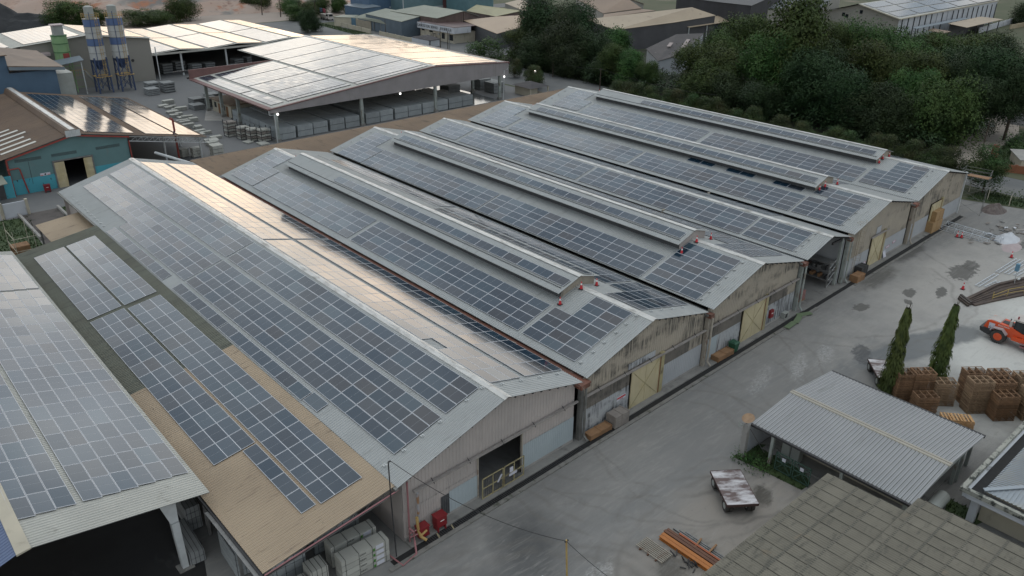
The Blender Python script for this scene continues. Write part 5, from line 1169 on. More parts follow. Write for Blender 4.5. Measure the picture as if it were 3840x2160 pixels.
def ladder(p, q, lab, n):
    T = thing('ladder', lab, 'ladder', (*p,0), 'silver ladders lying on the yard'); b = MB(); a = Vector((*p,.12)); c_ = Vector((*q,.12)); d = (c_-a).normalized(); nn = Vector((-d.y,d.x,0))
    for s in (-.22,.22): b.beam(a+nn*s, c_+nn*s, .06, .09, GALV)
    b.build('stiles', T); b = MB()
    for i in range(n): m_ = a.lerp(c_, (i+.3)/n); b.beam(m_-nn*.2, m_+nn*.2, .05, .04, GALV)
    b.build('rungs', T)
ladder((81.8,-8.1),(87.4,-8.25),'long silver ladder nearest the wooden sleepers',9); ladder((88.0,-8.1),(94.6,-8.25),'long silver ladder farther along, left of three abreast',10); ladder((88.4,-9.0),(95.0,-9.15),'middle silver ladder of the three abreast',10)
ladder((88.7,-9.9),(95.4,-10.3),'right silver ladder of the three abreast',10); ladder((82.3,-8.95),(85.3,-9.2),'short silver ladder beside the brown ramp wall',5)
# sunken brown ramp with yellow railing
T = thing('ramp_wall', 'weathered brown timber-lined ramp trench near the loader', 'ramp wall', (80,-9.5,0))
b = MB(); pa = [(76.3,-8.7),(80,-9.1),(84,-9.5),(89,-11.1),(96,-13.8),(104,-17.6)]; pb = [(76.2,-9.9),(79.2,-10.9),(83.7,-12.6),(88,-14.6),(94,-17.6),(101,-21)]
SLP = mat('old_timber_wall',(.10,.075,.06),(.06,.045,.04),.6,.9,0,.3,4,stretch=(1,3,1))
for pl, zt_ in ((pa,.18),(pb,.12)):
    for i in range(len(pl)-1): b.beam((*pl[i],zt_/2), (*pl[i+1],zt_/2), .35, zt_+.1, SLP)
b.build('edge', T); b = MB()
for i in range(5): b.poly([(*pa[i],.02+.0),(*pb[i],.02),(*pb[i+1],.02),(*pa[i+1],.02)], SLP)
b.build('floor', T); b = MB()
for t in (.2,.4,.6,.8):
    for i in range(5):
        p0 = Vector((*pa[i],.06)).lerp(Vector((*pb[i],.06)), t); p1 = Vector((*pa[i+1],.06)).lerp(Vector((*pb[i+1],.06)), t); b.beam(p0, p1, .12, .1, SLP)
b.build('timbers', T)
T = thing('sleeper_stack', 'dark wooden sleepers dropped at the end of the ramp', 'sleepers', (76.5,-9,0))
b = MB()
for i in range(5): b.beam((77.7-.28*i,-7.9-.05*i,.15+.12*(i%2)),(76.4-.25*i,-9.6,.15+.12*(i%2)),.24,.2,mat('dark_sleeper',(.03,.024,.02),(.06,.045,.035)))
b.build('sleepers', T)
T = thing('railing', 'low yellow railing along the ramp near the loader', 'railing', (82,-12,0))
b = MB(); rp = [(79.3,-10.7),(81.4,-11.5),(83.8,-12.5),(86.2,-13.7),(89,-15.1),(92,-16.7),(95.5,-18.4)]
for x, y in rp: b.tube([(x,y,0),(x,y,1.05)],.035,TREADY,6)
b.build('posts', T); b = MB()
for z in (.55,1.05):
    for i in range(len(rp)-1): b.tube([(*rp[i],z if i else z*.6),(*rp[i+1],z)],.03,TREADY,6)
b.build('rails', T)
T = thing('lamp_post', 'thin post with blue cage and small lamp beside the ramp', 'post', (86.3,-10.6,0))
b = MB(); b.tube([(86.35,-10.66,0),(86.3,-10.5,1.6)],.04,WPAINT,6); b.build('post', T); b = MB(); b.box(86.1,86.5,-10.7,-10.3,1.6,2.5,mat('pale_blue_plastic',(.13,.27,.38))); b.build('cage', T); b = MB(); b.box(85.9,86.5,-11.1,-10.9,.7,.8,WPAINT); b.build('lamp', T)

# ------------------------------------------------------------------ wheel loader
def wheel(name, r, wd, parent, x, y, rim=ORANGE, side=-1, lugs=22):
    b = MB(); n = 28
    prof = [(.55*r,-wd/2+.03),(.8*r,-wd/2),(.94*r,-wd/2+.02),(r,-wd*.32),(r,wd*.32),(.94*r,wd/2-.02),(.8*r,wd/2),(.55*r,wd/2-.03)]
    base = 0
    for i in range(n):
        t = 2*PI*i/n
        for pr, px in prof: b.v.append((x+px, y+pr*math.cos(t), r+pr*math.sin(t)))
    k = b.mi(TYRE); L = len(prof)
    for i in range(n):
        for j in range(L-1): b.f.append((i*L+j, i*L+j+1, ((i+1)%n)*L+j+1, ((i+1)%n)*L+j)); b.m.append(k)
    for i in range(lugs):
        t = 2*PI*i/lugs; c_, s_ = math.cos(t), math.sin(t); rr_ = r+.0
        b.beam((x-wd*.45, y+rr_*c_, r+rr_*s_), (x+wd*.02, y+rr_*math.cos(t+.12), r+rr_*math.sin(t+.12)), .09*r, .07*r, TYRE, up=(0,c_,s_))
        b.beam((x+wd*.45, y+rr_*c_, r+rr_*s_), (x-wd*.02, y+rr_*math.cos(t+.12), r+rr_*math.sin(t+.12)), .09*r, .07*r, TYRE, up=(0,c_,s_))
    w_ = b.build('wheel', parent, False)
    b = MB(); b.tube([(x-wd*.42,y,r),(x+wd*.42,y,r)],.56*r,rim,24); b.tube([(x+side*wd*.42,y,r),(x+side*wd*.47,y,r)],[.3*r,.27*r],rim,16); b.build('rim', w_); return w_
T = thing('wheel_loader', 'dusty orange wheel loader driving on the pale ground at the right edge', 'wheel loader', (0,0,0)); 
LX, LY = 70.0, -16.4     # forward is -y
def Lb(b): return b
T.location = (0,0,0)
hw = .62
b = MB()   # engine hood: side outline extruded across x
def yprism(b, outline, x0, x1, m):   # outline in (y,z)
    n = len(outline); s = len(b.v); k = b.mi(m); b.v += [(x0,y,z) for y,z in outline]+[(x1,y,z) for y,z in outline]
    b.f.append(tuple(s+i for i in reversed(range(n)))); b.m.append(k); b.f.append(tuple(s+n+i for i in range(n))); b.m.append(k)
    for i in range(n): j = (i+1)%n; b.f.append((s+i,s+j,s+n+j,s+n+i)); b.m.append(k)
yprism(b, [(3.45,1.05),(3.55,1.25),(3.3,2.02),(3.05,2.1),(.95,1.98),(.6,1.85),(-.75,1.45),(-.8,.95),(.6,.85),(2.4,1.0)], -hw-.22, hw+.22, ORANGE); b.build('body', T)
b = MB(); yprism(b, [(3.3,2.03),(2.95,2.16),(2.2,2.14),(2.15,2.06)], -hw-.1, hw+.1, DUSTW); b.box(-.4,.4,1.0,2.1,1.95,2.06,STEELD); b.tube([(.1,1.5,2.0),(.1,1.5,2.55)],.06,STEEL,8); b.tube([(-.35,1.3,2.0),(-.35,1.3,2.3)],.12,STEEL,10); b.box(-.75,-.45,1.1,1.35,1.95,2.6,DUSTW); b.build('engine_deck', T)
b = MB(); yprism(b, [(3.75,.75),(3.85,1.15),(3.4,1.2),(2.6,1.12),(2.45,.7),(2.9,.5)], -hw-.4, hw+.4, STEELD); b.build('counterweight', T)
b = MB(); yprism(b, [(.85,1.75),(.85,2.85),(-.75,2.85),(-1.0,1.2),(-.55,1.05),(.4,1.5)], -.72, .72, GLASS); cb = b.build('cab', T)
b = MB()
for x in (-.74,.74):
    for y0_, z0_, y1_, z1_ in ((.85,1.7,.85,2.85),(-.78,2.85,-1.0,1.2),(.1,1.55,.05,2.85)): b.beam((x,y0_,z0_),(x,y1_,z1_),.08,.08,BLKP)
b.build('cab_frame', cb)
b = MB(); yprism(b, [(1.05,2.86),(1.05,2.96),(.6,3.02),(-.8,3.02),(-1.15,2.94),(-1.15,2.86)], -.88, .88, DUSTW); b.build('cab_roof', cb)
b = MB(); b.cyl(-.55,.75,3.02,3.28,.08,.07,REDBOX,10); b.build('beacon', cb)
b = MB(); b.box(-1.12,-.5,-.7,.75,.82,1.2,DUSTW if False else ORANGE); b.box(-1.3,-.85,-.9,-.2,.45,.55,PINKP); b.box(-1.3,-.85,-.8,-.1,.8,.88,PINKP); b.build('steps', T)
b = MB()
for y in (2.05,-1.45):
    for s in (-1,1):
        yy = y; yprism(b, [(yy+.75,1.25),(yy+.55,1.62),(yy-.35,1.68),(yy-.85,1.2),(yy-.8,1.12),(yy-.33,1.58),(yy+.5,1.52),(yy+.68,1.2)], s*1.0-.32, s*1.0+.32, PINKSH)
b.build('mudguards', T)
b = MB(); b.box(-.45,.45,-2.6,-.6,.7,1.25,ORANGE); b.box(-.25,.25,-.9,1.0,.55,.95,STEELD); b.build('front_frame', T)
b = MB()
for s in (-.5,.5): b.beam((s,-1.2,1.6),(s,-3.6,.75),.16,.32,ORANGE)
b.tube([(-.5,-2.6,1.05),(.5,-2.6,1.05)],.12,ORANGE,8); b.beam((0,-1.0,1.7),(0,-3.2,1.3),.1,.16,STEEL); b.build('lift_arms', T)
b = MB(); yprism(b, [(-3.4,.2),(-3.4,1.25),(-3.55,1.3),(-3.9,.5),(-4.7,.08),(-4.6,.02),(-3.6,.05)], -1.25, 1.25, STEEL); b.build('bucket', T)
for y in (1.95,-1.35):
    for s in (-1,1): wheel('wheel', .74, .52, T, s*1.0, y, ORANGE, s)
b = MB(); b.box(-hw-.25,-hw-.23,2.55,3.1,1.2,1.85,PAPER); b.build('number_plate', T); 
Mx = Matrix.Translation((-hw-.26,2.83,1.38)) @ Euler((PI/2,0,-PI/2)).to_matrix().to_4x4(); text_on(T, 'plate_number', 'G 1', .3, Mx, INK, .003)
Mx = Matrix.Translation((-hw-.235,1.75,1.85)) @ Euler((PI/2,0,-PI/2)).to_matrix().to_4x4(); text_on(T, 'lettering', 'DOOSAN', .23, Mx, WHITEINK, .004, 1.1)
Mx = Matrix.Translation((-hw-.235,.1,1.2)) @ Euler((PI/2,0,-PI/2)).to_matrix().to_4x4(); text_on(T, 'lettering', 'SD200', .16, Mx, INK, .004)
T.location = (LX, LY-.45, 0)

# ------------------------------------------------------------------ flat trailers, beams, racks
def trailer(loc, rz, lab, L=3.9, W=2.35):
    T = local_thing('flat_trailer', lab, 'flat trailer', loc, rz, 'flat yard trailers'); h = 1.1
    b = MB(); b.box(-L/2,L/2,-W/2,W/2,h-.06,h,TRAILW); b.build('deck', T)
    b = MB(); b.box(-L/2-.02,L/2+.02,-W/2-.03,-W/2,h-.16,h+.01,TRAILE); b.box(-L/2-.02,L/2+.02,W/2,W/2+.03,h-.16,h+.01,TRAILE); b.box(-L/2-.05,-L/2-.01,-W/2,W/2,h-.2,h+.01,TRAILE); b.box(L/2+.01,L/2+.05,-W/2,W/2,h-.2,h+.01,TRAILE)
    for s in (-.55,.55): b.box(-L/2+.1,L/2-.1,s-.07,s+.07,h-.34,h-.07,TRAILE)
    for s in (-1.2,1.2): b.tube([(s,-W/2+.1,.48),(s,W/2-.1,.48)],.09,STEELD,8); b.box(s-.3,s+.3,-.62,.62,.45,.78,STEELD)
    b.build('chassis', T)
    for sx in (-1.25,1.35):
        for y in (-W/2+.2,-W/2+.5,W/2-.5,W/2-.2):
            b = MB(); r_ = .46; b.tube([(sx,y-.12,r_),(sx,y+.12,r_)],r_,TYRE,24); w_ = b.build('wheel', T); b = MB(); b.tube([(sx,y-.125,r_),(sx,y+.125,r_)],r_*.55,SILOGR,16); b.build('rim', w_)
    return settle(T)
trailer((27.55,-11.3,0), math.atan2(2.85,2.1), 'flat steel trailer with scraped whitish deck, alone on the yard')
trailer((52.9,-10.5,0), math.atan2(1.7,1.9), 'flat trailer half hidden behind the left mast tree', 3.4, 1.9)
def channel(b, x0, x1, ya, yb, m, h=.28):
    b.box(x0,x1,ya,yb,0,.04,m); b.box(x0,x1,ya,yb,h-.04,h,m); b.box((x0+x1)/2-.04,(x0+x1)/2+.04,ya,yb,.04,h-.04,m)
for x0, x1, ya, yb, m, lb in ((19.95,20.22,-15.4,-10.45,ORANGEB,'outermost bright orange steel beam on the ground'), (20.25,20.52,-15.4,-10.4,ORANGEB,'second bright orange steel beam, beside the brown ones'), (20.62,20.86,-15.3,-10.3,BROWNB,'dark brown steel beam next to the orange pair'), (20.9,21.12,-15.2,-10.35,BROWNB,'second dark brown steel beam of the pile'), (21.2,21.36,-15.1,-11.2,mat('orange_red_beam',(.32,.085,.03)),'short orange-red steel beam of the pile')):
    b = MB(); channel(b, x0, x1, ya, yb, m); o = b.build('steel_beam'); tag(o, lb, 'steel beam', 'steel beams lying by the fibre-cement roof')
for i, (x, ya, yb) in enumerate(((21.5,-15,-10.5),(21.68,-14.6,-10.9),(21.85,-15,-11.3))):
    b = MB(); b.box(x,x+.1,ya,yb,0,.12,STEEL); o = b.build('steel_bar'); tag(o, ['thin grey steel bar closest to the orange beams','middle thin grey steel bar behind the beams','outer thin grey steel bar behind the beams'][i], 'steel bar', 'thin steel bars behind the beams')
for i, (x, y, rz) in enumerate(((21.6,-12.6,.2),(21.9,-13.6,.1))):
    b = MB(); b.box(-.5,.5,-.06,.06,0,.1,CRATEW); o = b.build('timber_bearer'); o.location = (x,y,.14); o.rotation_euler = (0,0,rz); tag(o, ['short brown bearer across the steel bars, left','short brown bearer across the steel bars, right'][i], 'bearer')
T = thing('steel_grating', 'panel of eight parallel rusty steel rails on the ground', 'rail panel', (18.7,-11,0))
for i in range(8):
    b = MB(); x = 18.2+i*.155; b.box(x,x+.06,-12.15,-9.85,.1,.18,RUSTW); b.build('rail', T)
for y in (-11.7,-11.0,-10.3):
    b = MB(); b.box(18.1,19.45,y,y+.1,0,.1,BROWNB); b.build('cross_bar', T)
T = thing('scrap_pile', 'tangle of black scrap metal brackets beside the rail panel', 'scrap', (19.4,-12.9,0))
rr = random.Random(9)
for i in range(16): b = MB(); x, y = 19.5+rr.uniform(-.5,.4), -13.1+rr.uniform(-.9,.9); a = rr.uniform(0,3.1); l = rr.uniform(.2,.5); b.beam((x,y,rr.uniform(.03,.15)),(x+l*math.cos(a),y+l*math.sin(a),rr.uniform(.05,.5)),.06,.06,STEELD); b.build('bracket', T)
T = thing('water_tank', 'corner of a white box roof at the bottom edge beside the yellow post', 'tank', (10.3,-8.9,0)); 
b = MB(); b.box(9.2,10.3,-9.9,-8.7,0,1.35,WHITEW); b.box(9.1,10.4,-10.0,-8.6,1.36,1.45,WPAINT); b.build('box', T)

# ------------------------------------------------------------------ shed with grey roof (substation)
T = thing('open_shed', 'open-sided shed with pale grey ribbed roof and green gates', 'open shed', (39,-15,0))
SHR = mat('light_grey_roof_sheet', (.31,.315,.32), (.275,.28,.285), .3, .5, .1, dirt=((.2,.21,.2), .8, .62, .8, (.3,2,1)))
yb0, yb1 = -21.8, -8.85
b = MB(); b.ribbed(33.15,3.0,38.9,3.58,yb0,yb1,SHR,.3,.045); b.build('roof', T); b = MB(); b.ribbed(38.92,3.58,45.6,2.95,yb0,yb1,SHR,.3,.045); b.build('roof', T)
b = MB(); b.hexa([(38.62,yb0-.05,3.56),(39.18,yb0-.05,3.56),(39.18,yb1+.05,3.56),(38.62,yb1+.05,3.56),(38.66,yb0-.05,3.65),(39.14,yb0-.05,3.65),(39.14,yb1+.05,3.65),(38.66,yb1+.05,3.65)], mat('cream_ridge_cap',(.36,.335,.28),(.30,.28,.235),1,.6)); b.box(38.88,38.92,yb0-.05,yb1+.05,3.65,3.68,WOODGREY); b.build('ridge_cap', T)
b = MB(); b.box(32.95,33.15,yb0,yb1,2.82,3.0,STEELD); b.build('gutter', T); b = MB(); b.box(45.6,45.8,yb0,yb1,2.75,2.97,STEELD); b.build('gutter', T)
b = MB(); b.prism([(33.3,2.7),(45.5,2.7),(45.5,2.9),(38.9,3.5),(33.3,2.95)],yb0+.2,yb0+.3,SILOGR); b.build('gable', T)
for x, y in ((33.4,-10.75),(33.4,-16.5),(33.4,-21.2),(45.2,-21.2),(41.9,-21.4),(42.5,-21.5),(45.2,-9.2),(39,-9.0)):
    b = MB(); b.box(x-.12,x+.12,y-.12,y+.12,0,2.95,PILAST); b.build('post', T)
b = MB(); b.box(33.1,45.3,-8.75,-8.6,0,2.6,WHITEW); b.box(44.9,45.1,-21,-9,0,2.2,WHITEW); b.build('wall', T)
b = MB(); b.box(32.45,32.85,-8.95,-8.5,0,3.1,CONCL); b.build('pillar', T)
b = MB(); b.box(34.6,44.5,-21,-9.3,0,.12,CONC); b.box(36.4,36.6,-20.5,-11,.1,1.7,CREAM); b.build('floor', T)
b = MB(); b.tube([(32.9,-8.9,2.6),(34.2,-9.8,.1)],.03,STEEL,6); b.build('brace', T)
GG = mat('gate_green',(.05,.10,.075),(.04,.08,.06),1,.6)
T = thing('mesh_gate', 'pair of green steel gates with white notices before the grey-roofed shed', 'gate', (32.9,-12.8,0))
for ya, yb_ in ((-12.85,-11.4),(-14.4,-12.95)):
    b = MB(); x = 33.0
    b.box(x,x+.06,ya,ya+.07,.05,1.75,GG); b.box(x,x+.06,yb_-.07,yb_,.05,1.75,GG)
    for z in (.1,.9,1.68): b.box(x,x+.06,ya,yb_,z,z+.06,GG)
    b.beam((x+.02,ya,.1),(x+.02,yb_,1.7),.04,.05,GG); b.beam((x+.02,ya,1.7),(x+.02,yb_,.1),.04,.05,GG)
    for i in range(11): yy = ya+.07+i*(yb_-ya-.14)/11; b.box(x+.02,x+.035,yy,yy+.014,.1,1.7,GG)
    g_ = b.build('gate_leaf', T); b = MB(); ym = (ya+yb_)/2; b.box(x-.03,x-.01,ym-.15,ym+.15,1.15,1.45,PAPER); b.build('notice', g_)
T = thing('sign', 'small black plate reading TX 2 beside the green gates', 'sign', (32.9,-15.3,.5))
b = MB(); b.box(32.85,32.9,-15.75,-14.9,.35,.72,INK); b.build('plate', T)
text_on(T, 'lettering', 'TX 2', .26, Matrix.Translation((-.06,-.03,.03)) @ Euler((PI/2,0,-PI/2)).to_matrix().to_4x4(), WHITEINK, .003)
T = thing('electrical_cabinet', 'pair of pale electrical cabinets under the grey-roofed shed', 'cabinet', (35,-11.4,0))
for x in (34.9,):
    for y in (-11.2,-12.0):
        b = MB(); b.box(x,x+.7,y-.36,y+.36,.1,1.8,SILOGR); cbn = b.build('cabinet', T); b = MB(); b.box(x-.03,x,y-.3,y+.3,.2,1.7,SILOGR); b.build('door', cbn)
T = thing('satellite_dish', 'orange-rusted dish on the white pillar by the grey-roofed shed', 'dish', (32.55,-8.7,3.1))
b = MB(); n = 18; b.v = [(0,0,0)]+[(r_*math.cos(2*PI*i/n), r_*math.sin(2*PI*i/n), h_) for r_, h_ in ((.25,.04),(.5,.14)) for i in range(n)]
k = b.mi(YPIPE)
for i in range(n): b.f.append((0,1+i,1+(i+1)%n)); b.m.append(k); b.f.append((1+i,1+n+i,1+n+(i+1)%n,1+(i+1)%n)); b.m.append(k)
b.m = [b.mi(mat('rusty_dish', (.30,.2,.12), (.2,.13,.08), 2, .7))]*len(b.f); b.v = [(32.65+x,-8.75+y,3.5+z+.35*x) for x,y,z in b.v]; b.build('dish', T); b = MB(); b.tube([(32.6,-8.7,3.1),(32.65,-8.75,3.5)],.04,STEEL,6); b.build('bracket', T)
T = thing('loudspeaker', 'small grey horn loudspeaker beside the rusty dish', 'loudspeaker', (32.3,-8.5,3.0)); b = MB(); b.tube([(32.5,-8.6,2.95),(32.3,-8.45,3.0),(32.15,-8.35,3.03)],[.04,.07,.2],SILOGR,10); b.build('horn', T)
T = thing('tank', 'grey-white horizontal tank at the right end of the grey-roofed shed', 'tank', (38.3,-22,0))
b = MB(); b.tube([(36.2,-22.0,.95),(36.35,-22.0,.95),(38.6,-22.0,.95),(38.75,-22.0,.95)],[.35,.5,.5,.35],SILOGR,18); b.build('shell', T); b = MB(); b.box(36.6,36.8,-22.4,-21.6,0,.55,STEEL); b.box(38.2,38.4,-22.4,-21.6,0,.55,STEEL); b.build('saddle', T)

# ------------------------------------------------------------------ fibre-cement roof bottom right
def ribbed_y(b, x0, x1, y0, y1, zf, m, pitch=.2, h=.055):
    n = int((x1-x0)/pitch); k = b.mi(m); s = len(b.v)
    for i in range(n*2+1):
        x = x0+(x1-x0)*i/(n*2); o = h if i % 2 else 0
        b.v += [(x, y0, zf(y0)+o), (x, y1, zf(y1)+o)]
    for i in range(n*2): q = s+2*i; b.f.append((q, q+2, q+3, q+1)); b.m.append(k)
T = thing('workshop', 'low building with mossy grey fibre-cement roof, bottom right', 'workshop', (26,-22,0))
za = lambda y: 4.0+(y+22)*-.03
rr = random.Random(4)
AS = [mat('fibre_cement_%d' % i, (.185*f,.172*f,.138*f), (.145*f,.135*f,.108*f), .7, .9, 0, dirt=((.07,.068,.058), 1.1, .54, .8, (.8,2.4,1)), layers=[((.25,.19,.125), .6, .63, .85, (1,1,1))]) for i, f in enumerate((1,.95,1.05,.98))]
LAP = mat('dark_lap', (.07,.068,.056), (.11,.105,.088), 3, .95)  # dark strips along the sheet laps and side seams
def asbroof(name, xa, xb, ys, dz=0):
    b = MB(); nx = int((xb-xa)/1.0)
    for j in range(len(ys)-1):
        for i in range(nx):
            x0 = xb-(i+1)*(xb-xa)/nx; x1 = xb-i*(xb-xa)/nx; m_ = rr.choice([AS[0],AS[0],AS[1],AS[2],AS[3]]); lift = .012*(j%2)
            b.box(x1-.005,x1+.005,ys[j+1],ys[j]-.05,za(ys[j])+dz-.03,za(ys[j+1])+dz+.045,LAP); ribbed_y(b, x0+.02, x1+.0, ys[j]+.04-.0, ys[j+1]-.1, lambda y: za(y)+dz+lift+.03*((y-ys[j+1])/(ys[j]-ys[j+1])), m_)
        if j < len(ys)-2: yy = ys[j+1]; zz = za(yy)+dz+.075; b.box(xa,xb,yy-.12,yy+.03,zz-.12,zz,LAP)
    b.poly([(xa,ys[-1]+.05,za(ys[-1])+dz-.05),(xb,ys[-1]+.05,za(ys[-1])+dz-.05),(xb,ys[0]-.05,za(ys[0])+dz-.05),(xa,ys[0]-.05,za(ys[0])+dz-.05)], DARKSH)
    b.build(name, T)
asbroof('roof', 10, 30.75, [-16.6,-17.1,-18.75,-20.4,-22.05,-22.95])
asbroof('roof', 10, 32.6, [-22.15,-22.6,-24.3,-26.0,-27.7,-29.4,-31.1,-32.8], .12)
b = MB(); b.box(11,30.4,-22.4,-17.0,0,3.8,CREAM); b.box(11,32.2,-33,-22.4,0,3.8,CREAM); b.build('wall', T)
# white building with parapet gutter and hipped roof
T = thing('office_building', 'white building with mossy parapet gutter and grey hipped roof, right edge', 'building', (45,-30,0))
PAR = mat('mossy_parapet', (.33,.33,.29), (.24,.245,.215), .9, .9, 0, dirt=((.035,.04,.035), 1.6, .5, .62, (1,1,1)))
b = MB(); b.box(37.6,58,-23.4,-23.1,2.75,3.1,PAR); b.box(37.6,37.9,-45,-23.41,2.75,3.1,PAR); b.build('parapet', T)
b = MB(); b.box(37.91,58,-24.3,-23.41,2.62,2.68,DARK); b.box(37.91,38.8,-45,-24.31,2.62,2.68,DARK); b.build('gutter', T)
b = MB(); b.box(37.8,58,-23.6,-23.3,2.3,2.74,WHITEW); b.box(37.75,38.0,-45,-23.61,2.3,2.74,WHITEW); b.box(39.2,58,-44,-24.4,0,2.6,CREAM); b.build('wall', T)
for x, y in ((38.6,-24.1),(38.6,-30),(44,-24.1),(50,-24.1)):
    b = MB(); b.box(x-.25,x+.25,y-.25,y+.25,0,2.6,WHITEW); b.build('column', T)
HR = mat('blue_grey_hip_sheet', (.30,.34,.37), (.27,.30,.33), .4, .45, .15, dirt=((.38,.38,.34), .5, .5, .8, (1,1,1)))
b = MB(); rise = .22
n = 70
for i in range(n):     # slope down to the north edge, ribs run along y
    x0 = 38.8+i*.27; ye = lambda x: -24.3-(x-38.8)
    for xa, xb, o in ((x0,x0+.17,0),(x0+.17,x0+.27,.05)):
        b.poly([(xa,-24.3,2.8+o),(xb,-24.3,2.8+o),(xb,max(-34,ye(xb)),2.8+o+rise*min(9.7,xb-38.8)),(xa,max(-34,ye(xa)),2.8+o+rise*min(9.7,xa-38.8))][::-1], HR)
for i in range(n):
    y0 = -24.3-i*.27
    for ya, yb_, o in ((y0,y0-.17,0),(y0-.17,y0-.27,.05)):
        xe = lambda y: min(48.5, 38.8+(-24.3-y)); b.poly([(38.8,ya,2.8+o),(38.8,yb_,2.8+o),(xe(yb_),yb_,2.8+o+rise*(xe(yb_)-38.8)),(xe(ya),ya,2.8+o+rise*(xe(ya)-38.8))], HR)
b.build('roof', T); b = MB(); b.beam((38.8,-24.3,2.9),(48.5,-34,5.05),.32,.06,HR); b.build('hip_cap', T)

# ------------------------------------------------------------------ pallet stacks
def pallet_stack(name_n, top=True, m=WOOD, nx=1.9, ny=1.25, slatted=False):
    T = thing('pallet_stack', '', 'pallet stack', (0,0,0), 'stacks of wooden pallets')
    h = .125
    for k in range(name_n):
        b = MB(); z = k*h; j = R.uniform(-.03,.03); j2 = R.uniform(-.03,.03)
        for x in (-nx/2, nx/2-.05): b.box(x+j,x+.05+j,-ny/2+j2,ny/2+j2,z+.02,z+.07,m)
        for y in (-ny/2, -.025, ny/2-.05): b.box(-nx/2+.05+j,nx/2-.05+j,y+j2,y+.05+j2,z+.025,z+.069,m)
        for i in range(1,3): x = -nx/2+i*nx/3; b.box(x-.03+j,x+.03+j,-ny/2+.05+j2,ny/2-.06+j2,z+.01,z+.065,m)
        for x in (-nx/2+.02, -nx*.18, nx*.15, nx/2-.1): b.box(x+j,x+.08+j,-ny/2+.01+j2,ny/2-.01+j2,z+.071,z+.089,m)
        if slatted and k == name_n-1:
            for i in range(9): x = -nx/2+i*nx/9; b.box(x,x+.11,-ny/2,ny/2,z+.1,z+.125,WOODL)
        b.build('pallet', T)
    return T
protos = {}
def place_stack(n, x, y, rz, lab, m=WOOD, nx=1.9, ny=1.25, sl=False):
    key = (n, m.name, sl)
    if key not in protos: protos[key] = pallet_stack(n, True, m, nx, ny, sl); o = protos[key]; o.location = (x,y,0); o.rotation_euler = (0,0,rz); o['label'] = lab
    else: dup(protos[key], (x,y,0), rz, lab)
rz = math.atan2(-1.15,1.45)
place_stack(24, 50.75,-13.35, rz, 'reddish pallet stack at the far left of the group, beside the mast tree')
place_stack(25, 51.8,-14.3, rz, 'tall brown pallet stack, second from the left, behind the lower one')
place_stack(15, 50.2,-15.5, rz, 'lower brown pallet stack nearest the grey-roofed shed, left')
place_stack(19, 52.95,-15.9, rz-.1, 'yellowish pallet stack of middle height behind the gap', WOODG)
place_stack(26, 55.2,-17.4, rz, 'tall brown pallet stack behind the grey-topped one')
place_stack(26, 54.0,-18.35, rz, 'tall pallet stack with weathered grey top in the middle', WOODG)
place_stack(25, 57.0,-18.9, rz, 'rear right pallet stack, behind the right pair')
place_stack(24, 55.85,-19.5, rz, 'brown pallet stack in the middle of the right row')
place_stack(20, 54.6,-20.35, rz, 'lower dark brown pallet stack at the front right')
place_stack(25, 58.3,-20.6, rz, 'pallet stack with grey top at the right edge, behind', WOODG)
place_stack(24, 56.6,-21.9, rz, 'pale pallet stack cut by the right edge of the picture', WOODG)
place_stack(9, 49.9,-18.45, math.atan2(-1.95,1.6), 'low stack with one new slatted pallet on top, alone in front', WOODL, 2.5, 1.15, True)
# ------------------------------------------------------------------ background buildings
def bldg(name, lab, cat, roofs, wallm, base=0., inset=.35, th=.12, group=None):
    """roofs: list of (corner points, material); walls drop from just inside the first roof's edge"""
    pts = roofs[0][0]; cx = sum(p[0] for p in pts)/len(pts); cy = sum(p[1] for p in pts)/len(pts)
    T = thing(name, lab, cat, (cx,cy,base), group)
    for pts, m in roofs:
        b = MB(); n = len(pts); area = sum(pts[i][0]*pts[(i+1)%n][1]-pts[(i+1)%n][0]*pts[i][1] for i in range(n))
        if area < 0: pts = pts[::-1]
        b.poly(pts, m); b.poly([(x,y,z-th) for x,y,z in pts][::-1], m)
        for i in range(n): p, q = pts[i], pts[(i+1)%n]; b.poly([(p[0],p[1],p[2]-th),(q[0],q[1],q[2]-th),q,p], m)
        b.build('roof', T)
    if wallm:
        for pts, _ in roofs:
            ux = sum(p[0] for p in pts)/len(pts); uy = sum(p[1] for p in pts)/len(pts); b = MB(); n = len(pts)
            q = []
            for x,y,z in pts: d = math.hypot(x-ux, y-uy); k = (d-inset)/d; q.append((ux+(x-ux)*k, uy+(y-uy)*k, z-th-.01))
            for i in range(n): a, c_ = q[i], q[(i+1)%n]; b.poly([(a[0],a[1],base),(c_[0],c_[1],base),c_,a], wallm)
            b.build('wall', T)
    return T
T = bldg('warehouse', 'grey-blue warehouse with olive double roof behind the boundary wall', 'warehouse', [([(144.0,225.1,5.3),(142.2,199.6,5.2),(152.5,200.3,6.6),(151.8,223.3,6.8)], OLIVR)], mat('blue_grey_wall',(.10,.135,.165),(.075,.10,.125),.3,.7))
b = MB(); b.poly([(143.7,233.0,3.3),(143.0,208.7,3.2),(143.1,200.9,5.0),(145.4,227.4,5.0)], OLIVR); b.build('front_roof', T)
for y in (209.5,214,218.5):
    b = MB(); b.box(143.3,143.5,y,y+.2,0,3.2,STEEL); b.build('post', T)
b = MB(); b.box(143.6,143.75,221,231,0,3,mat('beige_sheet_wall',(.30,.27,.21))); b.box(143.6,143.75,231.2,237,0,3.1,mat('blue_sheet_wall',(.08,.17,.24))); b.build('front_panel', T)
bldg('warehouse', 'low annex with flat grey roof at the road bend', 'annex', [([(139.2,239.5,3.2),(143.9,233.4,3.2),(148.9,237.4,3.4),(144.5,241.3,3.4)], OLIVR)], CREAM)
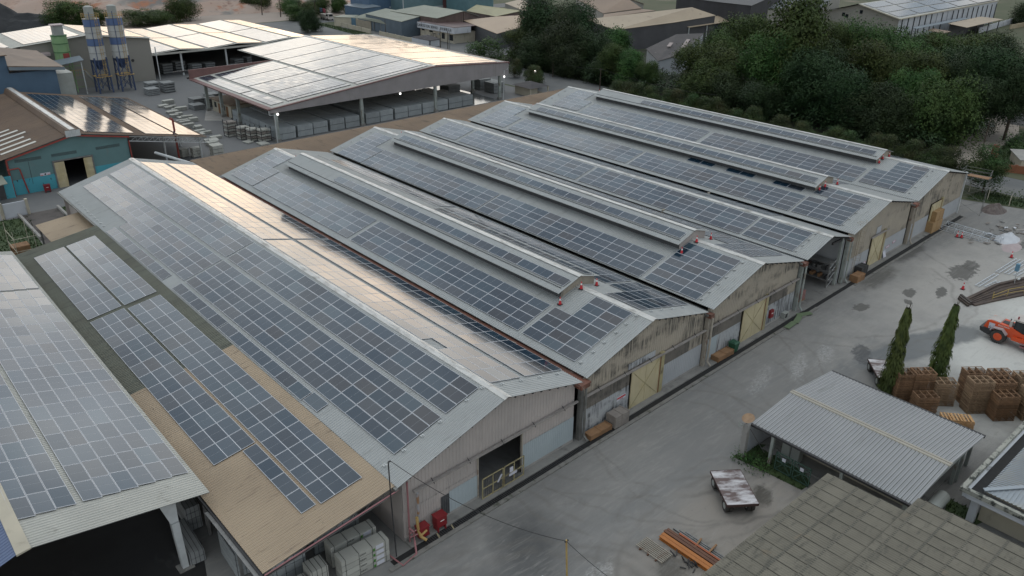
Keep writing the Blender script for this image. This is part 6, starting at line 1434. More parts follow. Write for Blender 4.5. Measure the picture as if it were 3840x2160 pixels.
bldg('warehouse', 'rust-streaked warehouse with olive roof and two skylights behind the office', 'warehouse', [([(150,217.9,6.5),(150.4,190.6,6.6),(159.4,187.5,8.6),(159.3,210.1,8.6)], OLIVR), ([(159.41,187.5,8.6),(159.31,210.1,8.6),(168,212,6.2),(168,190,6.2)], OLIVR)], RUSTYW)
bldg('warehouse', 'small bright blue clad warehouse by the palm trees', 'warehouse', [([(154,256.4,5),(154,242.3,5),(158.2,236.4,6),(160.7,252.6,6)], TIN)], BLUEW)
T = thing('tower_building', 'tall teal and blue clad building cut by the top edge', 'tower building', (172,250,0))
b = MB(); b.box(158,168,244.5,258,0,16,mat('blue_clad',(.07,.13,.21))); b.box(168.01,190,236,256,0,16,mat('teal_clad',(.12,.20,.22))); b.build('wall', T)
b = MB()
for p, q in (((160.5,246.9,4.4),(167.9,244.4,4.4)),): b.beam(p, q, .25, .25, WPAINT)
b.box(167.8,168.05,235.8,236.0,4.2,16,WPAINT); b.box(168,190,235.8,235.95,4.2,4.5,WPAINT); b.build('downpipe', T)
T = thing('tower_building', 'square teal clad tower with dark red neighbour, behind the yellow roof', 'tower building', (193,225,0))
b = MB(); b.box(186.5,199,219,233,0,13,mat('teal_clad2',(.10,.19,.21))); b.box(187,200,234,246,0,12,mat('dark_red_clad',(.10,.04,.04))); b.build('wall', T)
bldg('warehouse', 'warehouse with wide pale yellow roof at the top', 'warehouse', [([(177.9,209.5,5.5),(175.8,190.1,5.5),(182.8,184.3,7.5),(181.8,206.2,7.5),(185.1,212.4,7.0)], YELR)], RUSTYW)
bldg('warehouse', 'open warehouse with tan roof pointing at the big dark tree', 'warehouse', [([(159.6,188.3,5.5),(151.4,161.0,4.8),(166.9,163.4,6.0),(173.9,173.7,7.6),(166.9,179.9,7.0)], mat('tan_far_roof',(.36,.27,.185),(.31,.23,.16),.15))], DARKSH)  # open sides closed with dark walls that stand for interior shade
bldg('warehouse', 'pale grey gabled warehouse left of the big dark tree', 'warehouse', [([(197.2,210.1,7),(199,202.6,9),(191,184.8,7),(185.2,185.1,7)], TANR2)], GREYW)
bldg('warehouse', 'brown roofed warehouse behind the big dark tree', 'warehouse', [([(193.6,155.7,8.5),(209,152.1,9.5),(212,162,12),(203,178,11)], BRNR2), ([(203.05,178.1,11),(212.1,162,12),(232,170,8),(222,195,7.5)], BRNR2)], GREYW)
bldg('warehouse', 'brown lean-to with skylight right of the big dark tree', 'warehouse', [([(188,150.5,8),(211.4,147.7,9),(209.4,151.9,9.2),(193.2,155.0,8.3)], BRNR2)], GREYW)
T = bldg('warehouse', 'wide pale tan roofed warehouse above the small trees', 'warehouse', [([(178,149,8.3),(177.9,135.9,6.5),(200.9,131.3,7.5),(220.1,129.3,8.5),(213.7,134.5,11.0)], TANR2)], GREYDW)
for x, y, z in ((184,143.5,8.0),(188.5,142.3,8.25),(193,141.1,8.5)):
    b = MB(); b.hexa([(x,y,z+.0),(x+1.6,y-3.0,z-.75),(x+2.2,y-3.0,z-.7),(x+.6,y,z+.05),(x,y,z+.08),(x+1.6,y-3.0,z-.65),(x+2.2,y-3.0,z-.6),(x+.6,y,z+.13)], SKYL); b.build('skylight', T)
T = bldg('warehouse', 'tan canopy warehouse with white corner post, right of the pale tan roof', 'warehouse', [([(207.6,136.5,6.6),(207.1,130.0,5.6),(233.9,127.0,6.5),(231.5,132.2,7.8)], TANR2)], None)
for x, y in ((207.6,130.4),(216,129.4),(225,128.4),(233,127.6)):
    b = MB(); b.box(x,x+.3,y,y+.3,0,5.6,WPAINT); b.build('post', T)
b = MB(); b.box(209,232,131.5,131.7,0,6,mat('slate_blue_wall',(.09,.11,.14))); b.build('wall', T)
T = bldg('warehouse', 'old warehouse with sooty dark roof and white wall among the trees', 'warehouse', [([(167,114.5,4.5),(155,100.3,4.2),(164.5,99.6,5.2),(192.1,113.4,6.8),(183.7,117,6.8)], OLDR)], WHITEW)
for x, y in ((170,104.6),(177,109),(184,112.5),(168,108)):
    b = MB(); b.hexa([(x,y,5.7),(x+3,y+1.4,6.3),(x+3.6,y+.6,6.3),(x+.6,y-.8,5.7),(x,y,5.85),(x+3,y+1.4,6.45),(x+3.6,y+.6,6.45),(x+.6,y-.8,5.85)], mat('patch_sheet',(.35,.3,.28),(.25,.2,.19))); b.build('roof_patch', T)
bldg('warehouse', 'long black-walled building at the top right of the centre', 'warehouse', [([(229.5,153.8,12),(226.5,132.9,12),(226,120,12),(262,130,14),(240,156,14)], DARKSH)], mat('charcoal_clad',(.045,.045,.05),(.03,.03,.033),.3,.8,stretch=(1,1,.2)))
bldg('warehouse', 'grey clad building with low lean-to left of the panelled white building', 'warehouse', [([(243,126,9.5),(268,117.6,9),(300,128,13),(262,140,14)], mat('slate_roof_sheet',(.13,.14,.155)))], GREYW)
T = thing('white_warehouse', 'long white warehouse with panelled roof and ribbed windows, upper right', 'warehouse', (300,103,0))
b = MB(); b.prism([(270.2,0),(356,0),(356,8.3),(270.2,7.6)],90.6,117,WHITEW); b.build('wall', T)
b = MB(); b.v = []; b.poly([(270.1,90.6,0),(270.1,117,0),(270.1,117,7.7),(270.1,105,11),(270.1,90.6,7.7)], GREYW); b.build('gable_wall', T)
b = MB(); b.poly([(268.8,89.6,7.7),(357,90.6,8.5),(357,105,12.1),(268.8,105,11.3)], WHITER); b.poly([(268.8,105.02,11.3),(357,105.02,12.1),(357,118,8.6),(268.8,118,7.7)], METALD); b.poly([(268.8,89.6,7.5),(268.8,105,11.1),(357,105,11.9),(357,90.6,8.3)], METALD); b.build('roof', T)
b = MB(); b.beam((268.8,89.6,7.65),(357,90.6,8.45),.3,.35,CREAM); b.beam((268.8,89.6,7.6),(268.8,105,11.2),.3,.3,CREAM); b.build('eave_gutter', T)
for i in range(19):
    x = 272.5+i*4.6; b = MB(); b.box(x,x+.35,90.35,90.58,1.5,7.4,DARKSH if i not in (6,8) else WHITEW); b.build('wall_rib', T)
for y, z in ((110.5,7.2),(109.2,6.8),(104.2,8.6)):
    b = MB(); b.box(269.95,270.08,y-.5,y+.5,z-.6,z+.6,GLASS); b.build('window', T)
zm = lambda x: 0
for i, (xa, xb) in enumerate(((270.5,285),(286,301),(302,318),(319,336),(337,355))):
    for j, (ya, yb) in enumerate(((91,95),(95.6,99.6),(100.2,104.2))):
        b = MB(); f = lambda x, y: 7.72+(x-268.8)*.0092+(y-89.6)*.233+.12
        b.poly([(xa,ya,f(xa,ya)),(xb,ya,f(xb,ya)),(xb,yb,f(xb,yb)),(xa,yb,f(xa,yb))], PV)
        for t in range(1, 7): x = xa+(xb-xa)*t/7; b.poly([(x,ya,f(x,ya)+.02),(x+.06,ya,f(x,ya)+.02),(x+.06,yb,f(x,yb)+.02),(x,yb,f(x,yb)+.02)], PVFRAME)
        tag(b.build('solar_array'), f"{['lower','middle','upper'][j]} row, {['first','second','third','fourth','last'][i]} solar array from the left on the white warehouse", 'solar array', 'solar arrays on the far roofs')
T = bldg('canopy', 'tan canopy roof in front of the white panelled warehouse', 'canopy', [([(298.7,85.7,4.5),(295.3,77.7,4.2),(332.2,79.1,4.2),(326.1,85,5)], TANR2)], None)
for x, y in ((296.5,78.5),(308,79),(320,79.4),(331,79.8)):
    b = MB(); b.box(x,x+.25,y,y+.25,0,4.2,STEELD); b.build('post', T)
b = MB(); b.box(298,330,84.5,84.7,0,4,DARKSH); b.build('back_panel', T)
T = bldg('canopy', 'small brown canopy left of the tan one, before the white warehouse', 'canopy', [([(282.3,85.3,3.5),(280.1,79.4,3.2),(288.3,80,3.2),(288.2,86.2,3.6)], BRNR2)], None)
for x, y in ((280.8,79.9),(287.6,80.4),(287.4,85.4)):
    b = MB(); b.box(x,x+.2,y,y+.2,0,3.2,STEELD); b.build('post', T)
T = bldg('canopy', 'long narrow grey canopy along the white warehouse wall', 'canopy', [([(273.2,86.9,5),(272.2,85.1,4.8),(317.8,85.9,4.8),(318.2,87.9,5)], TIN)], None)
for x in (274,288,302,316):
    b = MB(); b.box(x,x+.2,86,86.2,0,4.8,STEELD); b.build('post', T)
def bwall(p, q, h, m, lab, name='wall', n=6, w_=.25, cap=True):
    T = thing(name, lab, 'wall', (*p,0)); b = MB(); b.beam((*p,h/2),(*q,h/2),w_,h,m); b.build('panel', T)
    a, c_ = Vector((*p,0)), Vector((*q,0))
    for i in range(n+1): m_ = a.lerp(c_, i/n); b = MB(); b.box(m_.x-.2,m_.x+.2,m_.y-.2,m_.y+.2,0,h+.12,m); b.build('pillar', T)
bwall((141.0,239),(139.2,214.6),1.4,CREAM,'left stretch of cream boundary wall beside the road')
bwall((140.2,210),(139.2,180.6),1.2,CREAM,'right stretch of cream boundary wall beside the hall')
bwall((340.3,78.5),(400,77),1.6,mat('yellowish_wall',(.36,.30,.2)),'yellowish wall at the far right edge', n=8)
bwall((318,81.5),(384,86.5),2.0,WHITEW,'pale panelled fence wall beyond the tan canopy', n=12)
bwall((137.9,10.3),(144.3,12.6),1.5,TERRA,'terracotta wall by the gravel lot entrance', n=3)
bwall((136.2,5.0),(135.2,7.6),1.3,TERRA,'terracotta wall beside the right-hand road, upper piece', n=2)
bwall((136.4,4.8),(150,-9),1.2,TERRA,'long terracotta wall beside the right-hand road', n=5)
T = bldg('warehouse', 'low flat-roofed house with pale roof at the right edge beyond the road', 'house', [([(137.5,6.5,1.9),(150,-8,1.9),(156,-4,2.0),(143.5,10.3,2.0)], CONCL)], CREAM)
b = MB(); b.box(145.6,146.5,12.9,13.8,0,1.6,REDP); tag(b.build('kiosk'), 'small dark red box kiosk in the bushes by the gravel lot', 'kiosk')
# office with the sign
T = thing('office_building', 'cream roadside office with long white name fascia in dark letters', 'office', (149,188,0))
b = MB(); b.box(148.2,158,178.5,197.2,0,3.3,CREAM); b.build('wall', T)
b = MB(); b.box(147.4,154.4,177.6,197.9,3.15,5.0,WHITEW); b.build('fascia', T)
b = MB(); b.box(147.6,158.5,177.7,197.8,5.01,5.15,mat('maroon_roof',(.11,.07,.065),(.08,.05,.048))); b.build('roof', T)
for y0_, y1_, z0_, z1_ in ((194.8,196.3,2.4,2.9),(190.2,192,2.3,2.8),(183.6,185.2,.9,2.7),(179.2,181.5,.8,2.6)):
    b = MB(); b.box(148.12,148.19,y0_,y1_,z0_,z1_,GLASS); b.build('window', T)
Mt = Matrix.Translation((147.37-149, 192.0-188, 4.1)) @ Euler((PI/2,0,-PI/2)).to_matrix().to_4x4()
text_on(T, 'lettering', 'CALROCK SDN. BERHAD', 1.25, Mt, INK, .02, .82)
Mt = Matrix.Translation((147.37-149, 181.9-188, 4.1)) @ Euler((PI/2,0,-PI/2)).to_matrix().to_4x4()
text_on(T, 'lettering', '科 化 碳 酸 石 灰', 1.0, Mt, INK, .02, .82)
b = MB(); b.box(147.9,148.15,186.3,187.1,1.9,2.5,SILOGR); b.build('air_conditioner', T)
T = bldg('guard_house', 'small dark-roofed guard house behind the cream wall', 'guard house', [([(137.0,176.5,2.2),(142.0,177.5,2.2),(139.5,181,3.3)], OLDR), ([(137.0,176.5,2.2),(139.5,181,3.3),(137,187,2.2)], OLDR), ([(142.0,177.5,2.2),(142,187,2.2),(137,187.01,2.2),(139.5,181.02,3.3)], OLDR)], WHITEW, inset=.5)
T = thing('forklift', 'small red forklift parked before the cream office', 'forklift', (146.9,188.3,0))
b = MB(); b.box(146.3,147.6,187.3,188.6,.35,1.15,RED2); b.box(146.4,147.5,187.0,187.4,.5,1.3,STEELD); b.build('body', T)
b = MB()
for x in (146.4,147.4): b.beam((x,187.5,1.1),(x,187.6,2.2),.07,.07,STEELD); b.beam((x,188.5,1.1),(x,188.4,2.2),.07,.07,STEELD)
b.box(146.35,147.5,187.5,188.5,2.2,2.26,STEELD); b.build('overhead_guard', T)
b = MB(); b.box(146.5,146.6,189.0,189.1,.1,2.6,STEELD); b.box(147.3,147.4,189.0,189.1,.1,2.6,STEELD); b.build('mast', T); b = MB(); b.box(146.6,146.7,189.1,190.1,.1,.16,STEELD); b.box(147.2,147.3,189.1,190.1,.1,.16,STEELD); b.build('forks', T)
for x in (146.3,147.45):
    for y in (187.4,188.7):
        b = MB(); b.tube([(x,y,.3),(x+.15,y,.3)],.3,TYRE,14); b.build('wheel', T)
T = thing('truck', 'white lorry cab with dusty load standing at the road bend', 'truck', (146,254.5,0))
b = MB(); b.hexa([(145,253.2,.6),(147.2,253.2,.6),(147.2,255.3,.6),(145,255.3,.6),(145.1,253.5,2.6),(147.1,253.5,2.6),(147.1,255.2,2.6),(145.1,255.2,2.6)], DUSTW); b.build('cab', T)
b = MB(); b.box(144.96,145.05,253.7,255.0,1.6,2.3,GLASS); b.box(145.3,146.9,253.2,253.4,1.6,2.3,GLASS); b.build('windscreen', T)
b = MB(); b.box(145,147.2,255.5,260,.8,2.1,mat('dusty_tipper',(.3,.28,.25))); b.build('tipper_body', T)
for x in (145.0,147.0):
    for y in (254.2,257.2,258.8):
        b = MB(); b.tube([(x,y,.5),(x+.25,y,.5)],.5,TYRE,14); b.build('wheel', T)
for y, m_, lb in ((263.0,BILLB,'small blue billboard under the trees at the road bend'), (260.6,BILLR,'small pink-red billboard under the trees at the road bend')):
    T = thing('billboard', lb, 'billboard', (147.5,y,0)); b = MB(); b.box(147.4,147.5,y-.9,y+.9,2.2,3.7,m_); b.build('panel', T); b = MB(); b.box(147.4,147.5,y-.05,y+.05,0,2.2,STEEL); b.build('post', T)
T = thing('hut', 'low dark-roofed motorcycle shelter by the storage hall corner', 'shelter', (115,106,0))
b = MB(); q = [(111.2,102,2.1),(117.6,102,2.1),(118,109.6,2.1),(111.6,109,2.1)]; ap = (114.8,105.8,3.0)
for i in range(4): b.poly([q[i], q[(i+1)%4], ap], OLDR)
b.build('roof', T); b = MB(); b.box(112.2,114.4,103,108.5,0,2.05,CREAM); b.build('wall', T)
for x, y in ((111.6,102.4),(117.2,102.4),(117.4,109)):
    b = MB(); b.box(x-.12,x+.12,y-.12,y+.12,0,2.1,CREAM); b.build('post', T)
T = thing('street_lamp', 'lit street lamp above the motorcycle shelter', 'street lamp', (121,111,0)); b = MB(); b.tube([(121,111,0),(121,111,3.6)],.06,STEEL,6); b.build('pole', T); b = MB(); b.tube([(121,111,3.6),(121,111,4.0)],.22,LAMPM,10); b.build('lamp', T)
spread(blockpack(3.4,3.6,2.4,BLOCKD,5,3), [(109.6,113,0,'large block stack right of the hall corner column',(1,1,1)),(109.5,118,0,'second block stack behind the one right of the hall corner column',(1,1,1.05)),(113,119,0,'lower block stack behind the motorcycle shelter',(1,1,.6)),(100,118,0,'dark block stack under the right end of the storage hall',(1,1,.9)),(94,113,0,'dark machine-like block stack on the wet floor under the hall',(.7,.7,.9))], 'block stack', 'block stacks near the right end of the storage hall')
sheet('wet_floor', [(84,104.2),(104.5,104.9),(104.5,130),(88,130)], .0, mat('wet_hall_floor',(.16,.165,.165),(.09,.095,.095),.2,.12,0,spec=.6))
# poles with wires
def upole(x, y, h, lab, lean=0, arm=True, wood=True):
    T = thing('utility_pole', lab, 'utility pole', (x,y,0), 'utility poles'); b = MB(); b.tube([(x,y,0),(x+lean,y,h)],[.13,.09],BARK if wood else STEEL,8); b.build('pole', T)
    if arm: b = MB(); b.beam((x+lean-.7,y,h-.3),(x+lean+.7,y,h-.3),.08,.08,STEELD); b.build('crossarm', T)
upole(142.5,14.4,6.2,'dark leaning utility pole beside the gravel lot'); upole(131,98.4,5.2,'utility pole between the road and the middle trees'); upole(133.5,117.5,4.2,'utility pole in front of the big dark tree'); upole(147,92.2,4.6,'thin utility pole before the white-walled old warehouse', 0, True)
upole(138.8,173.5,5.8,'thin brown post right of the cream wall end',0,False); upole(140.6,171.2,5.6,'thin greenish post before the cream office corner',0,False,False); upole(140.6,207.1,5.4,'thin post before the grey-blue warehouse',0,False); upole(136,166,6.2,'post with cut ivy beside the office gate',0,False)
cable((131,98.4,5.1),(133.5,117.5,4.1),.5,'wire between the two poles along the road',.02); cable((131,98.4,5.1),(124,60,6),.8,'wire running along the shrub row',.02); cable((142.5,14.4,6),(176,8,7),.8,'wire crossing the gravel lot',.025)
for i, (x, y) in enumerate(((118.7,7.2),(117.0,3.8),(116.4,.5),(117.6,-4.5),(119,-10))):
    b = MB(); b.tube([(x,y,0),(x+.05,y,1.5),(x+.4,y,1.75)],.06,CREAM,6); tag(b.build('fence_post'), ['fence post nearest the scaffold tower','second fence post on the grass beyond the scaffold','third fence post on the grass beyond the scaffold','fence post near the hooped cages','last fence post at the right edge'][i], 'fence post', 'cream concrete fence posts on the grass')
T = thing('debris_pile', 'grey heap of broken sheets and rags beyond the ladder cages', 'debris', (104,-3,0))
b = MB(); rr = random.Random(21)
for i in range(60):
    x, y = rr.gauss(103.5,2.6), rr.gauss(-3.4,1.1); a = rr.uniform(0,3.1); s = rr.uniform(.2,.6); z = rr.uniform(.02,.25)
    dx, dy = math.cos(a)*s, math.sin(a)*s; b.hexa([(x-dx,y-dy,z),(x-dy*.4,y+dx*.4,z),(x+dx,y+dy,z),(x+dy*.4,y-dx*.4,z+.05),(x-dx,y-dy,z+.08),(x-dy*.4,y+dx*.4,z+.1),(x+dx,y+dy,z+.05),(x+dy*.4,y-dx*.4,z+.12)], rr.choice([SHEET,CONC,WOODGREY,STEEL,WOODGREY]))
b.build('sheets', T)
def heap(name, lab, cx, cy, rx, ry, h, m, cat, seed=1, n=26):
    b = MB(); rr = random.Random(seed); k = b.mi(m)
    for j in range(n+1):
        for i in range(n+1):
            u, v = i/n*2-1, j/n*2-1; d = min(1, math.hypot(u, v)); z = h*max(0, (1-d**1.4))*(1+.35*noise.noise(Vector((u*2.5+seed, v*2.5, 0))))+.08*h*noise.noise(Vector((u*9, v*9+seed, 1)))*(1-d)
            b.v.append((cx+u*rx, cy+v*ry, z-.02))
    for j in range(n):
        for i in range(n): q = j*(n+1)+i; b.f.append((q,q+1,q+n+2,q+n+1)); b.m.append(k)
    return tag(b.build(name), lab, cat)
heap('sheet_heap', 'crumpled white plastic sheet heap past the ladder cages', 101.3,-4.6,2.3,1.4,.9,SHEET,'sheet heap',3)
heap('rubble_heap', 'pinkish rubble patch before the white sheet heap', 98.4,-6.2,2.2,1.0,.25,PINKSH,'rubble',5)
heap('scrap_heap', 'dark heap of scrap timber on the grass behind the scaffold', 112.5,1.2,2.4,1.6,1.1,mat('scrap_brown',(.06,.04,.035),(.12,.10,.09),2),'scrap heap',8)
heap('coal_heap', 'big black aggregate heap at the top left before the quarry', 30,300,26,20,13,COAL,'aggregate heap',2,40)
heap('coal_heap', 'lower black aggregate heap right of the big one', 50,292,20,12,5,COAL,'aggregate heap',6,34)
heap('debris_pile', 'dark tarpaulin-covered heap on the gravel lot', 177,19.5,3.6,2.6,1.6,CANVAS,'tarpaulin heap',7)
for i, (x, y) in enumerate(((163.7,23.4),(165.8,22.8),(167.6,22.2),(170,24.2),(174,26.5))):
    b = MB(); b.box(-.9,.9,-.5,.5,0,.5,WPAINT); b.box(-.5,.6,-.45,.45,.51,.85,CONCL); o = b.build('slab_pile'); o.location = (x,y,0); o.rotation_euler = (0,0,.6*i); tag(o, ['first white slab pile at the lot edge','second white slab pile at the lot edge','third white slab pile at the lot edge','fourth white slab pile at the lot edge','farthest white slab pile at the lot edge'][i], 'slab pile', 'white slab piles beside the gravel lot')
T = thing('rail_fence', 'low concrete rail at the grass edge beyond the debris', 'rail', (105,-7,0)); b = MB(); b.beam((103,-4.8,.9),(112,-12,.9),.25,.25,CONCL); b.build('rail', T)
for t in (0,.33,.66,1):
    b = MB(); x, y = 103+9*t, -4.8-7.2*t; b.box(x-.1,x+.1,y-.1,y+.1,0,.8,CONCL); b.build('post', T)

# ------------------------------------------------------------------ quarry face at the top left
b = MB(); k = b.mi(PINKEARTH); bx = [(-200,360),(-20,340),(48,326),(58,310),(80,298),(96,290),(135,292),(180,300),(240,330),(300,380)]
def by(x):
    for i in range(len(bx)-1):
        if x <= bx[i+1][0]: t = (x-bx[i][0])/(bx[i+1][0]-bx[i][0]); return bx[i][1]+t*(bx[i+1][1]-bx[i][1])
    return bx[-1][1]
NX, NY = 220, 46
for i in range(NX+1):
    x = -200+i*500/NX
    for j in range(NY+1):
        t = j/NY; gl = abs(noise.noise(Vector((x*.045, 0, 3)))); y = by(x)+t*120+10*noise.noise(Vector((x*.03, t*3, 0)))
        z = 13*(1-(1-min(1,t*1.5))**1.7)*(1-.3*gl)+4*noise.fractal(Vector((x*.05, y*.05, 0)), 1, 2, 5)*min(1,t*6)-.05
        b.v.append((x+4*noise.noise(Vector((x*.06, t*8, 7))), y, z))
for i in range(NX):
    for j in range(NY): q = i*(NY+1)+j; b.f.append((q, q+NY+1, q+NY+2, q+1)); b.m.append(k)
o = b.build('hills', None, True); o['kind'] = 'structure'
sheet('quarry_ground', [(-200,262),(140,264),(260,280),(260,420),(-200,420)], -.02, mat('pink_dust_ground',(.33,.28,.24),(.27,.225,.19),.05,.95))

# ------------------------------------------------------------------ vegetation
def crown_mesh(name, seed, lobes, n, leaf, m, droop=0., flat=.8):
    """leaf clumps spread over the outer shells of a union of lobes; unit crown radius about 1"""
    rr = random.Random(seed); b = MB(); b.attname = 'tint'; cnt = 0
    L = []
    for i in range(lobes):
        a = rr.uniform(0, 2*PI); rad = rr.uniform(.15,.72); z = rr.uniform(-.55,.75); L.append((Vector((math.cos(a)*rad*(1-.35*abs(z)), math.sin(a)*rad*(1-.35*abs(z)), z*flat)), rr.uniform(.26,.46)))
    L.append((Vector((0,0,.1)), .55))
    while cnt < n:
        c_, r_ = L[cnt % len(L)] if rr.random() < .8 else rr.choice(L); d = Vector((rr.gauss(0,1), rr.gauss(0,1), rr.gauss(0,1)*.9+.25)).normalized()
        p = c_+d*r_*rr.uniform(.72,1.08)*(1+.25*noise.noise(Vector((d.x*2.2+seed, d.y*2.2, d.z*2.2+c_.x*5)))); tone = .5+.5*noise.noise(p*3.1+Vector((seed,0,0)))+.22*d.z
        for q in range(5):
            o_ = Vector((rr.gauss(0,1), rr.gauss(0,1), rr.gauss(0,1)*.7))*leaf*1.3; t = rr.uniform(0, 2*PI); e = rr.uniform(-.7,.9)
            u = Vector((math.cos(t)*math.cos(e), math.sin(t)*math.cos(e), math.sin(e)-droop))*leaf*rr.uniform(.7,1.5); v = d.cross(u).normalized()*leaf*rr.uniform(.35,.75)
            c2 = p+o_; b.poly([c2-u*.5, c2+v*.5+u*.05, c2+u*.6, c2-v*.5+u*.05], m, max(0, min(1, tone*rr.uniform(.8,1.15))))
        cnt += 1
    for ax in range(3):          # normalise so the crown really fills its radius
        vals = sorted(v[ax] for v in b.v); lo, hi = vals[int(len(vals)*.012)], vals[int(len(vals)*.988)]; k = 2*.93/(hi-lo); mid = (hi+lo)/2
        b.v = [tuple((c2-mid)*k if q == ax else c2 for q, c2 in enumerate(v)) for v in b.v]
    o = b.build(name); me = o.data; bpy.data.objects.remove(o); return me
def trunk_mesh(seed, h=1.0):
    rr = random.Random(seed); b = MB(); b.tube([(0,0,-1.9),(.02,.01,-1.1),(.0,.03,-.3),(0,0,.3)],[.075,.06,.045,.02],BARK,8)
    for i in range(7):
        a = rr.uniform(0,6.28); z = rr.uniform(-1.0,-.1); b.tube([(0,0,z),(math.cos(a)*.28,math.sin(a)*.28,z+.3),(math.cos(a)*.62,math.sin(a)*.62,z+.62)],[.035,.022,.008],BARK,6)
    o = b.build('trunk'); me = o.data; bpy.data.objects.remove(o); return me
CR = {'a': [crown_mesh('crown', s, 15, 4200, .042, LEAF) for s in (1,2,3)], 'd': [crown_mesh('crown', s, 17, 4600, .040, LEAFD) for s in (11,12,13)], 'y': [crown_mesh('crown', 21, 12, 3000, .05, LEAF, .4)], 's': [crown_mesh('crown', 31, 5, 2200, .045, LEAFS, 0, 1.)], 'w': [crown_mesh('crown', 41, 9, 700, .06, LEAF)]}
TR = [trunk_mesh(s) for s in (1,2)]
def tree(x, y, top, r, kind, lab, vr=None, name='tree', cat='tree', group=None):
    """crown centre so that it tops out at 'top'; vr vertical radius"""
    vr = vr or min(r*1.05, top*.55); T = thing(name, lab, cat, (x,y,0), group); zc = top-vr*.98; rz = R.uniform(0, 6.28)
    o = bpy.data.objects.new('crown', R.choice(CR[kind])); C.objects.link(o); o.parent = T; o.location = (0,0,zc); o.scale = (r/.95, r/.95, vr/.9); o.rotation_euler = (0,0,rz)
    s = zc/1.9
    o = bpy.data.objects.new('trunk', R.choice(TR)); C.objects.link(o); o.parent = T; o.location = (0,0,zc); o.scale = (max(.8, s*.9), max(.8, s*.9), max(.3, s)); o.rotation_euler = (0,0,rz)
    return T
TREES = [('A1',150,135,17.0,8.2,'d'),('A8',147,130,14.5,7.5,'d'),('A9',152,142,13,7,'a'),('A10',143,134,9,6,'d'),('A11',156,131,15,7,'d'),('A2',146,141,8.5,6.3,'a'),('A3',150,126,15.5,6.5,'d'),('A4',143,113,10.2,5.2,'d'),('A5',140,128,8.3,6.6,'d'),('A6',138,115,8.4,5.6,'d'),('A7',142,121,12,6.5,'d'),
('W1',134,143,7.0,6.2,'w'),('W2',131,147,5.3,4.2,'w'),('B2',156,116,10.2,5.2,'y'),('B4',138,101,9.6,3.4,'y'),('B5',138,95,8.9,3.9,'y'),('B6',138,89,7.2,3.0,'a'),('B7',137,104,5.9,4.0,'d'),
('C1',145,79,11.6,6.2,'a'),('C2',165,88,11.6,6.1,'a'),('C3',190,98,12.8,7.8,'a'),('C4',195,94,11.2,6.8,'a'),('C5',138,72,9.2,5.6,'a'),('C6',137,65,7.7,5.2,'d'),('C7',146,73,11.0,6.4,'a'),
('D1',150,59,23.6,7.8,'y'),('D2',145,60,15.5,6.4,'a'),('D3',142,49,13.5,6.0,'d'),('D4',147,53,14,6,'d'),
('E1',175,62,15.5,6.2,'a'),('E2',180,58,15.9,6.9,'a'),('E3',185,53,13.8,7.6,'a'),('E4',190,48,13.0,6.5,'a'),('E5',190,42,13.3,6.4,'a'),('E6',185,33,15.1,6.5,'a'),('E7',180,26,15.5,6.0,'d'),('E8',196,66,12,7,'a'),('E9',200,52,12,7.5,'a'),
('F1',155,44,15.2,5.6,'y'),('F2',155,37,14.1,5.2,'a'),('F3',155,32,14.3,4.8,'y'),('F4',158,27,13.9,5.0,'d'),('F5',160,22,15.8,5.6,'d'),('F6',158,16,13.8,4.8,'d'),('F7',165,39,14.5,6.2,'a'),('F8',165,29,14.8,6,'d'),
('G1',140,41,11.9,5.9,'d'),('G2',138,33,9.6,5.6,'d'),('G3',140,28,9.0,4.9,'d'),('G4',143,23,11.6,6.2,'a'),('G5',148,30,12.2,5.2,'a'),('G6',152,21,11.6,4.7,'d'),('G7',161,32,11.2,4.6,'d'),('G8',166,36,10,5,'d'),('G9',170,44,11,6,'a'),('G10',178,38,12,6,'d'),('G11',188,40,11,6,'a'),('G12',199,36,12,6.5,'d'),('G13',208,44,12,6.5,'a'),('G14',136,57,7,4.6,'d'),
('H1',112,330,5.5,8.6,'d'),('H2',128,316,7,7.2,'d'),('H3',138,300,7,6.0,'a'),('H4',146,285,5.5,5.0,'a'),('H5',142,262,6,4.6,'a'),('H6',135.5,261,5.5,4.4,'a'),('H7',154,276,6.5,4.6,'a'),('H8',162,274,6.2,4.2,'a'),
('K1',62,287,9.0,7.2,'a'),('K2',84,281,5.2,7.5,'a'),('K3',101,285,8.2,5.6,'a'),('K4',70,286,6,5,'a'),('K5',92,282,4.5,6,'a'),('L1',365,78,11,9,'d'),('L2',352,98,6,5,'a')]
KN = {'A':'one of the big dark trees massed beyond the road, centre top', 'W':'sparse wispy tree beside the boundary wall near the hall', 'B':'young light green tree in the gap beside the white-walled old warehouse', 'C':'broad green tree of the grove right of the old warehouse', 'D':'part of the tallest tree, upper right of the silver roofs', 'E':'green tree of the wood before the white panelled warehouse', 'F':'tree in the middle of the dense wood on the right', 'G':'dark tree at the near edge of the wood above the farthest shed', 'H':'tree along the road bend at the foot of the quarry', 'K':'green bush-like tree before the quarry face, top left', 'L':'dark tree at the far top right edge'}
SP = {'A1':'largest dark round tree beyond the road, centre top','A2':'lower left dark green tree under the largest one','D1':'tallest tree of the wood, reaching the top edge','E7':'dark tree at the right edge of the wood','L1':'dark tree behind the white warehouse at the far right','L2':'small green tree beside the far right canopy','W2':'smaller sparse wispy tree next to the maroon hall edge','W1':'larger sparse wispy tree beside the maroon hall edge','K1':'round green bush-tree just left of the silos, before the quarry','K2':'low wide green bush before the quarry, right of the silos'}
